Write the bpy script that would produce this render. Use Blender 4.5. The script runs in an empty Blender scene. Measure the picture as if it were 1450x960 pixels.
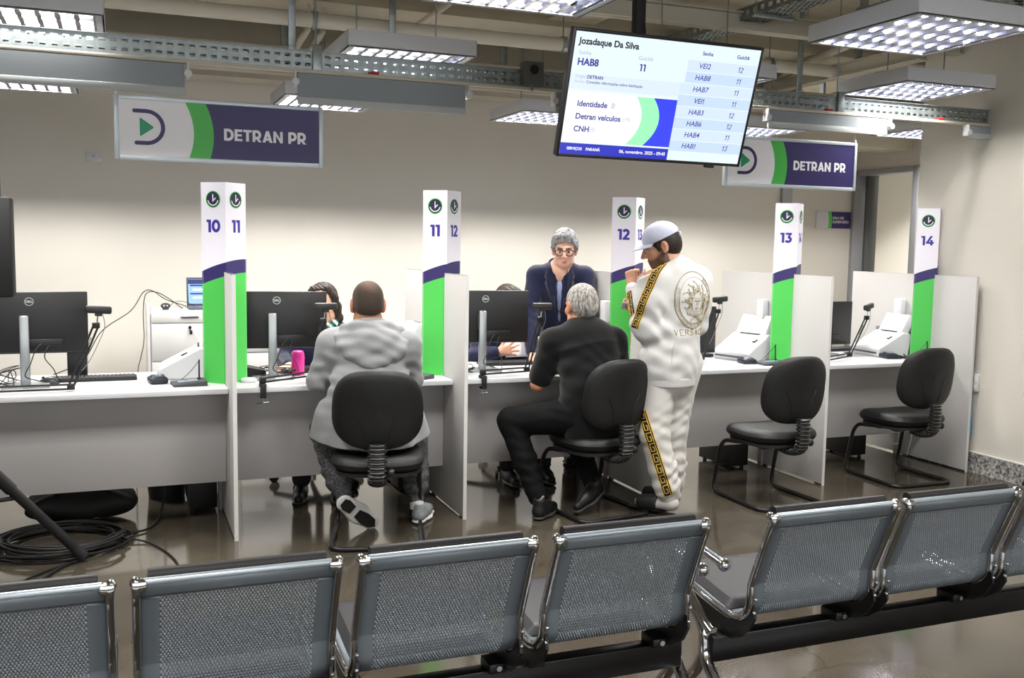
import bpy, bmesh, math, random
import numpy as np
from math import sin, cos, pi, radians, sqrt, atan2
from mathutils import Vector, Matrix, Euler
from mathutils.bvhtree import BVHTree

random.seed(7)
SC = bpy.context.scene
COL = SC.collection
V3 = Vector

# ------------------------------------------------------------------ camera
H, YAW, PITCH, ROLL, FPX = 1.5227, 0.3805, 0.0985, 0.0165, 1383.9
def make_camera():
    cy, sy, cp, sp = cos(YAW), sin(YAW), cos(PITCH), sin(PITCH)
    F = V3((sy*cp, cy*cp, -sp)); R = V3((cy, -sy, 0)); U = R.cross(F)
    R2 = cos(ROLL)*R + sin(ROLL)*U; U2 = -sin(ROLL)*R + cos(ROLL)*U
    cd = bpy.data.cameras.new('camera'); co = bpy.data.objects.new('camera', cd); COL.objects.link(co)
    cd.sensor_width = 36; cd.lens = FPX/1450*36; cd.clip_start = .05
    m = Matrix((R2, U2, -F)).transposed().to_4x4(); m.translation = (0, 0, H)
    co.matrix_world = m
    SC.camera = co
make_camera()

# ------------------------------------------------------------------ materials
def lin(c):
    def f(x):
        x /= 255.0
        return x/12.92 if x <= .04045 else ((x+.055)/1.055)**2.4
    return (f(c[0]), f(c[1]), f(c[2]), 1)
MATS = {}
def mat(name, rgb, rough=.5, metal=0, spec=.5, coat=0, noise=0, nscale=40, bump=0, bscale=200, emit=None, estr=0, sheen=0, attr=False):
    if name in MATS: return MATS[name]
    m = bpy.data.materials.new(name); m.use_nodes = True
    nt = m.node_tree; b = nt.nodes['Principled BSDF']
    b.inputs['Base Color'].default_value = lin(rgb)
    b.inputs['Roughness'].default_value = rough
    b.inputs['Metallic'].default_value = metal
    b.inputs['Specular IOR Level'].default_value = spec
    b.inputs['Coat Weight'].default_value = coat
    b.inputs['Sheen Weight'].default_value = sheen
    tc = None
    if noise or bump:
        tc = nt.nodes.new('ShaderNodeTexCoord')
    src = None
    if attr:
        a = nt.nodes.new('ShaderNodeAttribute'); a.attribute_name = 'Col'; src = a.outputs['Color']
        nt.links.new(src, b.inputs['Base Color'])
    if noise:
        n = nt.nodes.new('ShaderNodeTexNoise'); n.inputs['Scale'].default_value = nscale; n.inputs['Detail'].default_value = 4
        nt.links.new(tc.outputs['Object'], n.inputs['Vector'])
        mx = nt.nodes.new('ShaderNodeMix'); mx.data_type = 'RGBA'; mx.blend_type = 'MULTIPLY'
        mr = nt.nodes.new('ShaderNodeMapRange'); mr.inputs['To Min'].default_value = 1-noise; mr.inputs['To Max'].default_value = 1+noise
        mr.inputs['From Min'].default_value = .3; mr.inputs['From Max'].default_value = .7
        nt.links.new(n.outputs['Fac'], mr.inputs['Value'])
        mx.inputs[0].default_value = 1
        if src is not None: nt.links.new(src, mx.inputs[6])
        else: mx.inputs[6].default_value = lin(rgb)
        nt.links.new(mr.outputs['Result'], mx.inputs[7])
        nt.links.new(mx.outputs[2], b.inputs['Base Color'])
    if bump:
        n2 = nt.nodes.new('ShaderNodeTexNoise'); n2.inputs['Scale'].default_value = bscale; n2.inputs['Detail'].default_value = 3
        nt.links.new(tc.outputs['Object'], n2.inputs['Vector'])
        bp = nt.nodes.new('ShaderNodeBump'); bp.inputs['Strength'].default_value = bump; bp.inputs['Distance'].default_value = .004
        nt.links.new(n2.outputs['Fac'], bp.inputs['Height']); nt.links.new(bp.outputs['Normal'], b.inputs['Normal'])
    if emit:
        b.inputs['Emission Color'].default_value = lin(emit); b.inputs['Emission Strength'].default_value = estr
    MATS[name] = m
    return m

M_WALL = mat('wall_paint', (226, 222, 213), .75, spec=.25, noise=.012, nscale=3)
M_WALLG = mat('partition_paint', (212, 207, 198), .7, spec=.25)
M_CEIL = mat('ceiling_concrete', (188, 181, 162), .9, spec=.1, noise=.10, nscale=2.2)
M_GREYWOOD = mat('grey_laminate', (192, 190, 188), .45, spec=.4, noise=.012, nscale=60)
M_EDGE = mat('laminate_edge', (214, 213, 211), .5)
M_TOP = mat('worktop_laminate', (208, 208, 211), .38, spec=.45)
M_MODEST = mat('modesty_laminate', (166, 163, 162), .5, spec=.35, noise=.015, nscale=80)
M_BLACK = mat('black_plastic', (15, 15, 16), .45)
M_BLACKM = mat('matt_black', (16, 16, 17), .65)
M_LEATHER = mat('black_vinyl', (17, 17, 18), .52, spec=.45, bump=.12, bscale=500)
M_TUBE = mat('black_tube', (17, 17, 18), .35, spec=.5)
M_CHROME = mat('chrome', (205, 205, 208), .09, metal=1)
M_STEEL = mat('brushed_steel', (176, 178, 180), .32, metal=1)
M_GALV = mat('galvanised_steel', (150, 158, 158), .42, metal=.75, noise=.14, nscale=25)
M_PSTEEL = mat('grey_painted_steel', (116, 124, 131), .42, metal=.35, spec=.5)
M_WHITE = mat('white_plastic', (214, 215, 217), .4)
M_PWHITE = mat('print_white', (234, 231, 241), .45)
M_SIGNW = mat('sign_white', (252, 250, 255), .45)
M_NAVY = mat('print_navy', (50, 42, 98), .45)
M_NUM = mat('print_indigo', (58, 50, 150), .45)
M_GREEN = mat('print_green', (78, 196, 84), .45)
M_TEAL = mat('print_teal', (32, 160, 112), .45)
M_DARKC = mat('print_dark', (36, 34, 62), .45)
M_ALU = mat('aluminium_frame', (196, 206, 212), .4, metal=.3)
M_LUM = mat('luminaire_enamel', (214, 216, 222), .5)
M_PIPE = mat('cream_pipe_paint', (196, 190, 174), .6)
M_BLIND = mat('grey_blind_fabric', (150, 156, 160), .8, spec=.15, bump=.05, bscale=900)
M_BLINDBAR = mat('blind_bar', (182, 186, 186), .55)
M_DGREY = mat('dark_grey_plastic', (58, 60, 64), .5)
M_PINK = mat('pink_tumbler', (236, 40, 150), .4)
M_PAPER = mat('paper', (238, 238, 240), .7)
M_CABLE = mat('black_cable', (18, 18, 18), .5)
M_WCABLE = mat('white_cable', (220, 222, 222), .5)
M_GREYC = mat('grey_cabinet', (212, 211, 209), .5)
M_DOORM = mat('grey_door_metal', (160, 162, 166), .45, metal=.2)

# ------------------------------------------------------------------ mesh builder
class MB:
    def __init__(s): s.v = []; s.f = []; s.mi = []; s.sm = []; s.col = None
    def add(s, verts, faces, mi=0, smooth=False, M=None):
        o = len(s.v)
        if M is not None: verts = [M @ V3(p) for p in verts]
        s.v.extend([tuple(p) for p in verts])
        for f in faces:
            s.f.append([i+o for i in f]); s.mi.append(mi); s.sm.append(smooth)
        return s
    def box(s, c, d, bevel=0, mi=0, M=None, seg=2):
        bm = bmesh.new(); bmesh.ops.create_cube(bm, size=1)
        for v in bm.verts: v.co = V3((v.co.x*d[0], v.co.y*d[1], v.co.z*d[2]))
        if bevel: bmesh.ops.bevel(bm, geom=list(bm.edges), offset=bevel, segments=seg, affect='EDGES', profile=.5)
        bm.verts.index_update()
        vs = [tuple(V3(v.co)+V3(c)) for v in bm.verts]; fs = [[v.index for v in f.verts] for f in bm.faces]
        bm.free()
        return s.add(vs, fs, mi, bool(bevel), M)
    def tube(s, path, r, seg=10, mi=0, caps=True, closed=False, flat=None, M=None, up=None):
        P = [V3(p) for p in path]; n = len(P)
        R = r if isinstance(r, (list, tuple)) else [r]*n
        T = []
        for i in range(n):
            if closed: t = P[(i+1) % n]-P[(i-1) % n]
            else: t = P[min(i+1, n-1)]-P[max(i-1, 0)]
            T.append(t.normalized() if t.length > 1e-9 else V3((0, 0, 1)))
        ref = V3(up) if up else (V3((0, 0, 1)) if abs(T[0].z) < .9 else V3((1, 0, 0)))
        nrm = (ref - T[0]*ref.dot(T[0])).normalized()
        vs = []; fs = []
        for i in range(n):
            nrm = (nrm - T[i]*nrm.dot(T[i])).normalized(); b = T[i].cross(nrm)
            for k in range(seg):
                a = 2*pi*k/seg
                fx, fy = (1, 1) if flat is None else flat
                vs.append(P[i]+nrm*(cos(a)*R[i]*fx)+b*(sin(a)*R[i]*fy))
        m = n if closed else n-1
        for i in range(m):
            j = (i+1) % n
            for k in range(seg):
                k2 = (k+1) % seg
                fs.append([i*seg+k, j*seg+k, j*seg+k2, i*seg+k2])
        s.add(vs, fs, mi, True, M)
        if caps and not closed:
            s.add([vs[k] for k in range(seg)], [list(range(seg))], mi, False, M)
            s.add([vs[(n-1)*seg+k] for k in range(seg)], [list(range(seg))[::-1]], mi, False, M)
        return s
    def cyl(s, a, b, r, r2=None, seg=16, mi=0, M=None):
        return s.tube([a, b], [r, r if r2 is None else r2], seg, mi, True, False, None, M)
    def lathe(s, prof, seg=24, mi=0, M=None, smooth=True):
        vs = []; fs = []; n = len(prof)
        for (r, z) in prof:
            for k in range(seg):
                a = 2*pi*k/seg; vs.append((r*cos(a), r*sin(a), z))
        for i in range(n-1):
            for k in range(seg):
                k2 = (k+1) % seg; fs.append([i*seg+k, i*seg+k2, (i+1)*seg+k2, (i+1)*seg+k])
        s.add(vs, fs, mi, smooth, M)
        if prof[0][0] > 1e-6: s.add(vs[:seg], [list(range(seg))[::-1]], mi, False, M)
        if prof[-1][0] > 1e-6: s.add(vs[-seg:], [list(range(seg))], mi, False, M)
        return s
    def prism(s, poly, depth, mi=0, M=None, z0=0, smooth=False):
        n = len(poly)
        area = sum(poly[i][0]*poly[(i+1) % n][1]-poly[(i+1) % n][0]*poly[i][1] for i in range(n))
        if area < 0: poly = poly[::-1]
        vs = [(p[0], p[1], z0) for p in poly]+[(p[0], p[1], z0+depth) for p in poly]
        fs = [list(range(n))[::-1], list(range(n, 2*n))]
        for i in range(n):
            j = (i+1) % n; fs.append([i, j, n+j, n+i])
        return s.add(vs, fs, mi, smooth, M)
    def grid(s, fn, nu, nv, mi=0, smooth=True, M=None, flip=False):
        vs = [fn(i/nu, j/nv) for j in range(nv+1) for i in range(nu+1)]; fs = []
        for j in range(nv):
            for i in range(nu):
                a = j*(nu+1)+i; q = [a, a+1, a+nu+2, a+nu+1]
                fs.append(q[::-1] if flip else q)
        return s.add(vs, fs, mi, smooth, M)
    def sphere(s, c, r, seg=12, rings=8, mi=0, M=None):
        rr = r if isinstance(r, (list, tuple)) else (r, r, r)
        vs = [(c[0], c[1], c[2]+rr[2])]; fs = []
        for i in range(1, rings):
            a = pi*i/rings
            for k in range(seg):
                b = 2*pi*k/seg
                vs.append((c[0]+rr[0]*sin(a)*cos(b), c[1]+rr[1]*sin(a)*sin(b), c[2]+rr[2]*cos(a)))
        vs.append((c[0], c[1], c[2]-rr[2]))
        for k in range(seg):
            fs.append([0, 1+k, 1+(k+1) % seg])
            o = 1+(rings-2)*seg; fs.append([len(vs)-1, o+(k+1) % seg, o+k])
        for i in range(rings-2):
            for k in range(seg):
                a = 1+i*seg+k; b = 1+i*seg+(k+1) % seg
                fs.append([a, a+seg, b+seg, b])
        return s.add(vs, fs, mi, True, M)
    def mesh(s, name, mats, sharp=38):
        me = bpy.data.meshes.new(name); me.from_pydata(s.v, [], s.f)
        for m in (mats if isinstance(mats, (list, tuple)) else [mats]): me.materials.append(m)
        me.polygons.foreach_set('material_index', s.mi); me.polygons.foreach_set('use_smooth', s.sm)
        if s.col is not None:
            a = me.color_attributes.new('Col', 'FLOAT_COLOR', 'POINT'); a.data.foreach_set('color', np.asarray(s.col, dtype=np.float32).ravel())
        me.update()
        if any(s.sm) and sharp: me.set_sharp_from_angle(angle=radians(sharp))
        return me
    def build(s, name, mats, parent=None, loc=None, rot=None, sharp=38, clean=False):
        me = s.mesh(name, mats, sharp)
        if clean:
            bm = bmesh.new(); bm.from_mesh(me); bmesh.ops.recalc_face_normals(bm, faces=bm.faces); bm.to_mesh(me); bm.free()
        o = bpy.data.objects.new(name, me); COL.objects.link(o)
        if parent is not None: o.parent = parent
        if loc is not None: o.location = loc
        if rot is not None: o.rotation_euler = rot
        return o

def tag(o, label, cat, group=None, kind=None):
    o['label'] = label; o['category'] = cat
    if group: o['group'] = group
    if kind: o['kind'] = kind
    return o
def thing(name, label, cat, loc=(0, 0, 0), rz=0, group=None):
    o = bpy.data.objects.new(name, None); COL.objects.link(o); o.empty_display_size = .1
    o.location = loc; o.rotation_euler = (0, 0, rz)
    return tag(o, label, cat, group)
def struct(o, label=None):
    o['kind'] = 'structure'
    if label: o['label'] = label
    return o
KIDS = {}
def copy_tree(o, parent=None, linkdata=True):
    c = o.copy(); COL.objects.link(c)
    if parent is not None: c.parent = parent
    for ch in list(o.children): copy_tree(ch, c)
    return c
def dup(o, label, loc, rz=0, group=None):
    c = copy_tree(o); c['label'] = label; c.location = loc; c.rotation_euler = (0, 0, rz)
    if group: c['group'] = group
    return c

def arc(cx, cy, r, a0, a1, n, ry=None):
    ry = r if ry is None else ry
    return [(cx+r*cos(a0+(a1-a0)*i/n), cy+ry*sin(a0+(a1-a0)*i/n)) for i in range(n+1)]
def fillet(pts, r, n=6):
    """round the inner corners of a 3D polyline"""
    P = [V3(p) for p in pts]; out = [P[0]]
    for i in range(1, len(P)-1):
        a, b, c = P[i-1], P[i], P[i+1]
        d1 = (a-b); d2 = (c-b); rr = min(r, d1.length*.49, d2.length*.49)
        p = b+d1.normalized()*rr; q = b+d2.normalized()*rr
        for k in range(n+1):
            t = k/n; out.append(p*(1-t)**2+b*2*t*(1-t)+q*t*t)
    out.append(P[-1]); return out
def catmull(pts, n=8, closed=False):
    P = [V3(p) for p in pts]; out = []; m = len(P)
    rng = range(m) if closed else range(m-1)
    for i in rng:
        p0 = P[(i-1) % m] if closed or i > 0 else P[0]; p1 = P[i]; p2 = P[(i+1) % m]
        p3 = P[(i+2) % m] if closed or i+2 < m else P[-1]
        for k in range(n):
            t = k/n
            out.append(.5*((2*p1)+(p2-p0)*t+(2*p0-5*p1+4*p2-p3)*t*t+(3*p1-p0-3*p2+p3)*t**3))
    if not closed: out.append(P[-1])
    return out

_TX = {}
def text_geo(body, size, bold=0., align='CENTER', extrude=.0004, shear=0, spacing=1.0):
    key = (body, size, bold, align, extrude, shear, spacing)
    if key in _TX: return _TX[key]
    c = bpy.data.curves.new('lettering', 'FONT'); c.body = body; c.size = size; c.align_x = align; c.align_y = 'CENTER'
    c.extrude = extrude; c.offset = bold*size; c.shear = shear; c.resolution_u = 4; c.space_character = spacing
    o = bpy.data.objects.new('lettering', c); COL.objects.link(o)
    dg = bpy.context.evaluated_depsgraph_get()
    me = bpy.data.meshes.new_from_object(o.evaluated_get(dg))
    vs = [tuple(v.co) for v in me.vertices]; fs = [list(p.vertices) for p in me.polygons]
    bpy.data.objects.remove(o); bpy.data.curves.remove(c); bpy.data.meshes.remove(me)
    _TX[key] = (vs, fs); return vs, fs
# heavy geometric capitals and digits, drawn as thick strokes in a 0..1 high box
def _glyphs(w=.24):
    G = {}
    def ln(*p): return list(p)
    h = w/2; bt = w*.83
    G['1'] = (.42, [('p', [(.02, 1), (.42, 1), (.42, 0), (.42-w, 0), (.42-w, .80), (.02, .80)])]) if w > .2 else (.40, [('p', [(.40, 1), (.40, 0), (.40-w, 0), (.40-w, .80), (.12, .66), (.05, .76), (.30, 1)])])
    G['0'] = (.80, [('s', arc(.40, .5, .40-h, 0, 2*pi, 36, .5-h+.01))])
    G['2'] = (.68, [('s', arc(.31, .68, .24, radians(160), radians(-38), 14, .22)+[(.16, .10)]), ('p', [(.02, 0), (.68, 0), (.68, bt), (.02, bt)])])
    G['3'] = (.68, [('p', [(.05, 1), (.64, 1), (.64, 1-bt*.8), (.42, .58), (.26+.10*(.24-w)/.24, .58), (.26, .52), (.64-w*1.2, 1-bt), (.05, 1-bt)]), ('s', arc(.30, .33, .25, radians(98), radians(-152), 16, .225))])
    G['4'] = (.80, [('p', [(.42, 1), (.68, 1), (.30, .36), (.02, .36), (.02, .30)]), ('p', [(.02, .18), (.80, .18), (.80, .38), (.02, .38)]), ('p', [(.44, 0), (.67, 0), (.67, .58), (.44, .58)])])
    G['D'] = (.82, [('p', [(0, 0), (w, 0), (w, 1), (0, 1)]), ('s', [(w*.5, 1-h*.85)]+arc(.36, .5, .46-h, pi/2, -pi/2, 16, .5-h*.85)+[(w*.5, h*.85)])])
    G['E'] = (.66, [('p', [(0, 0), (w, 0), (w, 1), (0, 1)]), ('p', [(0, 0), (.66, 0), (.66, .2), (0, .2)]), ('p', [(0, .8), (.65, .8), (.65, 1), (0, 1)]), ('p', [(0, .41), (.60, .41), (.60, .60), (0, .60)])])
    G['T'] = (.72, [('p', [(0, .8), (.72, .8), (.72, 1), (0, 1)]), ('p', [(.36-h, 0), (.36+h, 0), (.36+h, 1), (.36-h, 1)])])
    G['P'] = (.74, [('p', [(0, 0), (w, 0), (w, 1), (0, 1)]), ('s', [(w*.5, 1-h*.85)]+arc(.38, .62, .36-h, pi/2, -pi/2, 14, .38-h*.85)+[(w*.5, .24+h*.85)])])
    G['R'] = (.78, G['P'][1]+[('p', [(.26, .34), (.50, .34), (.78, 0), (.50, 0)])])
    G['A'] = (.86, [('p', [(0, 0), (.25, 0), (.55, 1), (.31, 1)]), ('p', [(.86, 0), (.61, 0), (.31, 1), (.55, 1)]), ('p', [(.16, .17), (.70, .17), (.66, .36), (.20, .36)])])
    G['N'] = (.82, [('p', [(0, 0), (w, 0), (w, 1), (0, 1)]), ('p', [(.82-w, 0), (.82, 0), (.82, 1), (.82-w, 1)]), ('p', [(0, 1), (w*.85, 1), (.82, 0), (.82-w*.85, 0)])])
    G[' '] = (.34, [])
    return G, w
def heavy_text(mb, s, size, M, mi=0, depth=.0005, gap=.07, weight=.24):
    G, w = _glyphs(weight); nn = 0; tot = sum(G[c][0] for c in s)+gap*(len(s)-1); x = -tot/2
    def tr(p): return ((p[0]+x)*size, (p[1]-.5)*size)
    for c in s:
        for kind, pts in G[c][1]:
            nn += 1; dz = depth+(nn % 4)*.00007
            if kind == 'p': mb.prism([tr(p) for p in pts], dz, mi, M)
            else:
                P = [V3((p[0], p[1], 0)) for p in pts]; L = []; R = []
                closed = (P[0]-P[-1]).length < 1e-6
                for i in range(len(P)):
                    a = P[-2] if closed and i == 0 else P[max(i-1, 0)]; b = P[1] if closed and i == len(P)-1 else P[min(i+1, len(P)-1)]
                    t = (b-a).normalized(); n = V3((-t.y, t.x, 0)); L.append(P[i]+n*w/2); R.append(P[i]-n*w/2)
                for i in range(len(P)-1): mb.prism([tr(L[i]), tr(L[i+1]), tr(R[i+1]), tr(R[i])], dz, mi, M)
        x += G[c][0]+gap
    return mb
# frame taking XY drawing plane to the XZ wall plane facing -Y (towards the visitors)
FACE = Matrix(((1, 0, 0, 0), (0, 0, -1, 0), (0, 1, 0, 0), (0, 0, 0, 1)))
def T(x, y, z): return Matrix.Translation((x, y, z))
def RZ(a): return Matrix.Rotation(a, 4, 'Z')
def RX(a): return Matrix.Rotation(a, 4, 'X')
def RY(a): return Matrix.Rotation(a, 4, 'Y')

X0, Y0, SP, HP, YR, YW, PT = .4998, 4.9712, 1.2147, 1.3426, 6.1786, 5.1579, .0199
YM, ZM, RYG, PA, PB, ZT = 5.3312, .2237, 5.3322, .1138, .097, 1.8105
ZW = .75
def PX(i): return X0+SP*i
# ================================================================== the room shell
def floor_material():
    m = bpy.data.materials.new('polished_concrete'); m.use_nodes = True; nt = m.node_tree; b = nt.nodes['Principled BSDF']
    tc = nt.nodes.new('ShaderNodeTexCoord')
    def noise(sc, det=5, dist=0):
        n = nt.nodes.new('ShaderNodeTexNoise'); n.inputs['Scale'].default_value = sc; n.inputs['Detail'].default_value = det; n.inputs['Distortion'].default_value = dist
        nt.links.new(tc.outputs['Object'], n.inputs['Vector']); return n
    n1 = noise(1.3, 6, .6); n2 = noise(220, 2)
    r1 = nt.nodes.new('ShaderNodeValToRGB'); e = r1.color_ramp.elements
    e[0].position = .3; e[0].color = lin((65, 59, 50)); e[1].position = .7; e[1].color = lin((87, 80, 69))
    nt.links.new(n1.outputs['Fac'], r1.inputs['Fac'])
    r2 = nt.nodes.new('ShaderNodeValToRGB'); e = r2.color_ramp.elements
    e[0].position = .35; e[0].color = (.8, .8, .8, 1); e[1].position = .75; e[1].color = (1.12, 1.12, 1.12, 1)
    nt.links.new(n2.outputs['Fac'], r2.inputs['Fac'])
    mx = nt.nodes.new('ShaderNodeMix'); mx.data_type = 'RGBA'; mx.blend_type = 'MULTIPLY'; mx.inputs[0].default_value = 1
    nt.links.new(r1.outputs['Color'], mx.inputs[6]); nt.links.new(r2.outputs['Color'], mx.inputs[7])
    # thin wandering cracks
    vo = nt.nodes.new('ShaderNodeTexVoronoi'); vo.feature = 'DISTANCE_TO_EDGE'; vo.inputs['Scale'].default_value = .55
    mp = nt.nodes.new('ShaderNodeVectorMath'); mp.operation = 'ADD'
    nd = noise(3.0, 5); nt.links.new(tc.outputs['Object'], mp.inputs[0]); 
    sc = nt.nodes.new('ShaderNodeVectorMath'); sc.operation = 'SCALE'; sc.inputs['Scale'].default_value = .35
    nt.links.new(nd.outputs['Color'], sc.inputs[0]); nt.links.new(sc.outputs[0], mp.inputs[1]); nt.links.new(mp.outputs[0], vo.inputs['Vector'])
    cr = nt.nodes.new('ShaderNodeValToRGB'); e = cr.color_ramp.elements
    e[0].position = 0; e[0].color = (.6, .57, .55, 1); e[1].position = .006; e[1].color = (1, 1, 1, 1)
    nt.links.new(vo.outputs['Distance'], cr.inputs['Fac'])
    m2 = nt.nodes.new('ShaderNodeMix'); m2.data_type = 'RGBA'; m2.blend_type = 'MULTIPLY'; m2.inputs[0].default_value = .8
    nt.links.new(mx.outputs[2], m2.inputs[6]); nt.links.new(cr.outputs['Color'], m2.inputs[7])
    nt.links.new(m2.outputs[2], b.inputs['Base Color'])
    n3 = noise(6, 4); mr = nt.nodes.new('ShaderNodeMapRange'); mr.inputs['To Min'].default_value = .05; mr.inputs['To Max'].default_value = .16
    nt.links.new(n3.outputs['Fac'], mr.inputs['Value']); nt.links.new(mr.outputs['Result'], b.inputs['Roughness'])
    n4 = noise(5, 3); bp = nt.nodes.new('ShaderNodeBump'); bp.inputs['Strength'].default_value = .05; bp.inputs['Distance'].default_value = .01
    nt.links.new(n4.outputs['Fac'], bp.inputs['Height']); nt.links.new(bp.outputs['Normal'], b.inputs['Normal'])
    b.inputs['Specular IOR Level'].default_value = .6
    return m
def granite_material():
    m = bpy.data.materials.new('grey_granite'); m.use_nodes = True; nt = m.node_tree; b = nt.nodes['Principled BSDF']
    tc = nt.nodes.new('ShaderNodeTexCoord'); n = nt.nodes.new('ShaderNodeTexNoise'); n.inputs['Scale'].default_value = 55; n.inputs['Detail'].default_value = 6
    nt.links.new(tc.outputs['Object'], n.inputs['Vector']); r = nt.nodes.new('ShaderNodeValToRGB'); e = r.color_ramp.elements
    e[0].position = .38; e[0].color = lin((78, 76, 76)); e[1].position = .62; e[1].color = lin((196, 193, 190))
    nt.links.new(n.outputs['Fac'], r.inputs['Fac']); nt.links.new(r.outputs['Color'], b.inputs['Base Color']); b.inputs['Roughness'].default_value = .3
    return m
M_FLOOR = floor_material(); M_GRAN = granite_material()
ZC = 3.25
XR = 5.425           # face of the wall on the right
def slab(name, a, b, m, label=None):
    mb = MB(); c = [(a[i]+b[i])/2 for i in range(3)]; d = [abs(b[i]-a[i]) for i in range(3)]
    mb.box((0, 0, 0), d); o = mb.build(name, m, loc=c); return struct(o, label)
slab('floor', (-5, -4.2, -.1), (9.2, 11, 0), M_FLOOR)
slab('ceiling', (-5, -4.2, ZC), (9.2, 11, ZC+.15), M_CEIL)
slab('wall_back', (-5, 8.0, 0), (6.0, 8.15, ZC), M_WALL)
slab('wall_left', (-5.12, -4.2, 0), (-5, 8.15, ZC), M_WALL)
slab('wall_front', (-5, -4.35, 0), (9.2, -4.2, .9), M_WALL)
slab('wall_front_header', (-5, -4.35, 2.9), (9.2, -4.2, ZC), M_WALL)
for k in range(6):
    slab('fill_window_%d' % (k+1), (-5+2.8*k, -4.32, .9), (-4.92+2.8*k, -4.24, 2.9), M_DOORM)  # mullions of an added, unseen window opening that lets in frontal fill light
slab('wall_right', (XR, -4.2, 0), (5.72, 5.61, ZC), M_WALLG)
# recess beyond the right hand end of the back wall: metal post, partition with the room sign, door wall
slab('trim_1', (6.0, 7.96, 0), (6.115, 8.1, ZC), M_DOORM)
slab('wall_partition', (6.115, 8.03, 0), (6.96, 8.13, 2.62), M_WALLG)
slab('trim_2', (6.115, 8.03, 2.62), (6.96, 8.13, 2.67), M_DOORM)
slab('trim_3', (6.5, 8.05, 2.67), (6.53, 8.11, ZC), M_DOORM)
XD = 6.96
slab('wall_door_header', (XD, 5.4, 2.30), (XD+.12, 8.13, ZC), M_WALLG)
slab('wall_door_side', (XD, 5.4, 0), (XD+.12, 7.18, 2.30), M_WALLG)
slab('wall_corridor_end', (5.72, 5.3, 0), (9.2, 5.42, ZC), M_WALLG)
slab('wall_next_room', (9.05, 5.42, 0), (9.2, 11, ZC), M_WALL)
slab('wall_next_room_back', (6.0, 10.2, 0), (9.05, 10.35, ZC), M_WALL)
# door frame
fr = MB()
fr.box((XD+.04, 8.02, 1.15), (.20, .06, 2.30), .004); fr.box((XD+.05, 7.215, 1.15), (.16, .07, 2.30), .004)
jb = MB(); jb.box((XD+.145, 7.975, 1.14), (.14, .03, 2.24), .002)
fr.box((XD+.05, 7.6375, 2.275), (.16, .78, .05), .004)
d = fr.build('door_1', M_DOORM); jb.build('door_rebate', mat('dark_door_metal', (96, 98, 98), .4), d); struct(d, 'grey metal door frame standing open at the end of the right hand wall')
fr = MB(); fr.box((XD+.06, 7.06, 1.15), (.10, .22, 2.28), .004); struct(fr.build('trim_4', mat('door_side_panel', (196, 194, 192), .5)))
# beam over the back of the counter hall and other concrete ribs
slab('trim_5', (-5, 7.72, 2.72), (6.0, 8.0, 2.95), mat('beam_paint', (206, 200, 186), .7))
slab('trim_6', (-5, 6.2, 2.98), (9.0, 6.55, ZC), M_CEIL)
slab('trim_7', (2.7, 2.0, 3.02), (3.05, 6.2, ZC), M_CEIL)
slab('trim_8', (5.72, 7.3, 2.45), (6.96, 7.7, 2.62), mat('beam_paint', (206, 200, 186), .7))
# granite skirting on the right wall
slab('baseboard_right', (XR-.016, -4.2, 0), (XR, 5.61, .135), M_GRAN)
slab('trim_9', (XR-.017, -4.2, .135), (XR, 5.61, .143), M_EDGE)

# wall plate and socket, room sign
def wall_plate():
    t = thing('switch_plate', 'white rectangular switch plate high on the back wall left of the hanging sign', 'switch', (-.176, 8.0, 2.103))
    mb = MB(); mb.box((0, -.005, 0), (.119, .01, .073), .004); mb.build('cover', M_WHITE, t)
    mb = MB(); mb.box((0, -.012, .006), (.022, .006, .014), .002); mb.build('rocker', mat('rocker_grey', (180, 182, 186), .4), t)
    for sx in (-1, 1): mb = MB(); mb.cyl((sx*.045, -.0095, 0), (sx*.045, -.0115, 0), .004, seg=10); mb.build('screw', M_STEEL, t)
wall_plate()
def socket():
    t = thing('wall_socket', 'white socket box on the right wall behind the last divider panel', 'socket', (XR, 4.99, .62))
    mb = MB(); mb.box((-.013, 0, 0), (.026, .075, .118), .005); mb.build('cover', M_WHITE, t)
    for dz in (-.03, .03): mb = MB(); mb.box((-.028, 0, dz), (.006, .045, .028), .003); mb.build('outlet', mat('outlet_grey', (205, 206, 208), .4), t)
socket()
def blue_cloth():
    mb = MB()
    def fn(u, v):
        return (XR-.02-.012*sin(u*9)-.006*sin(v*7+u*5), 5.02+(u-.5)*(.05+.03*v), .50-v*.24)
    mb.grid(fn, 14, 12); o = mb.build('cleaning_cloth', mat('blue_cloth', (70, 150, 190), .8)); so = o.modifiers.new('thickness', 'SOLIDIFY'); so.thickness = .004
    tag(o, 'blue cloth hanging under the wall socket behind the last divider', 'cloth')
blue_cloth()

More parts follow.
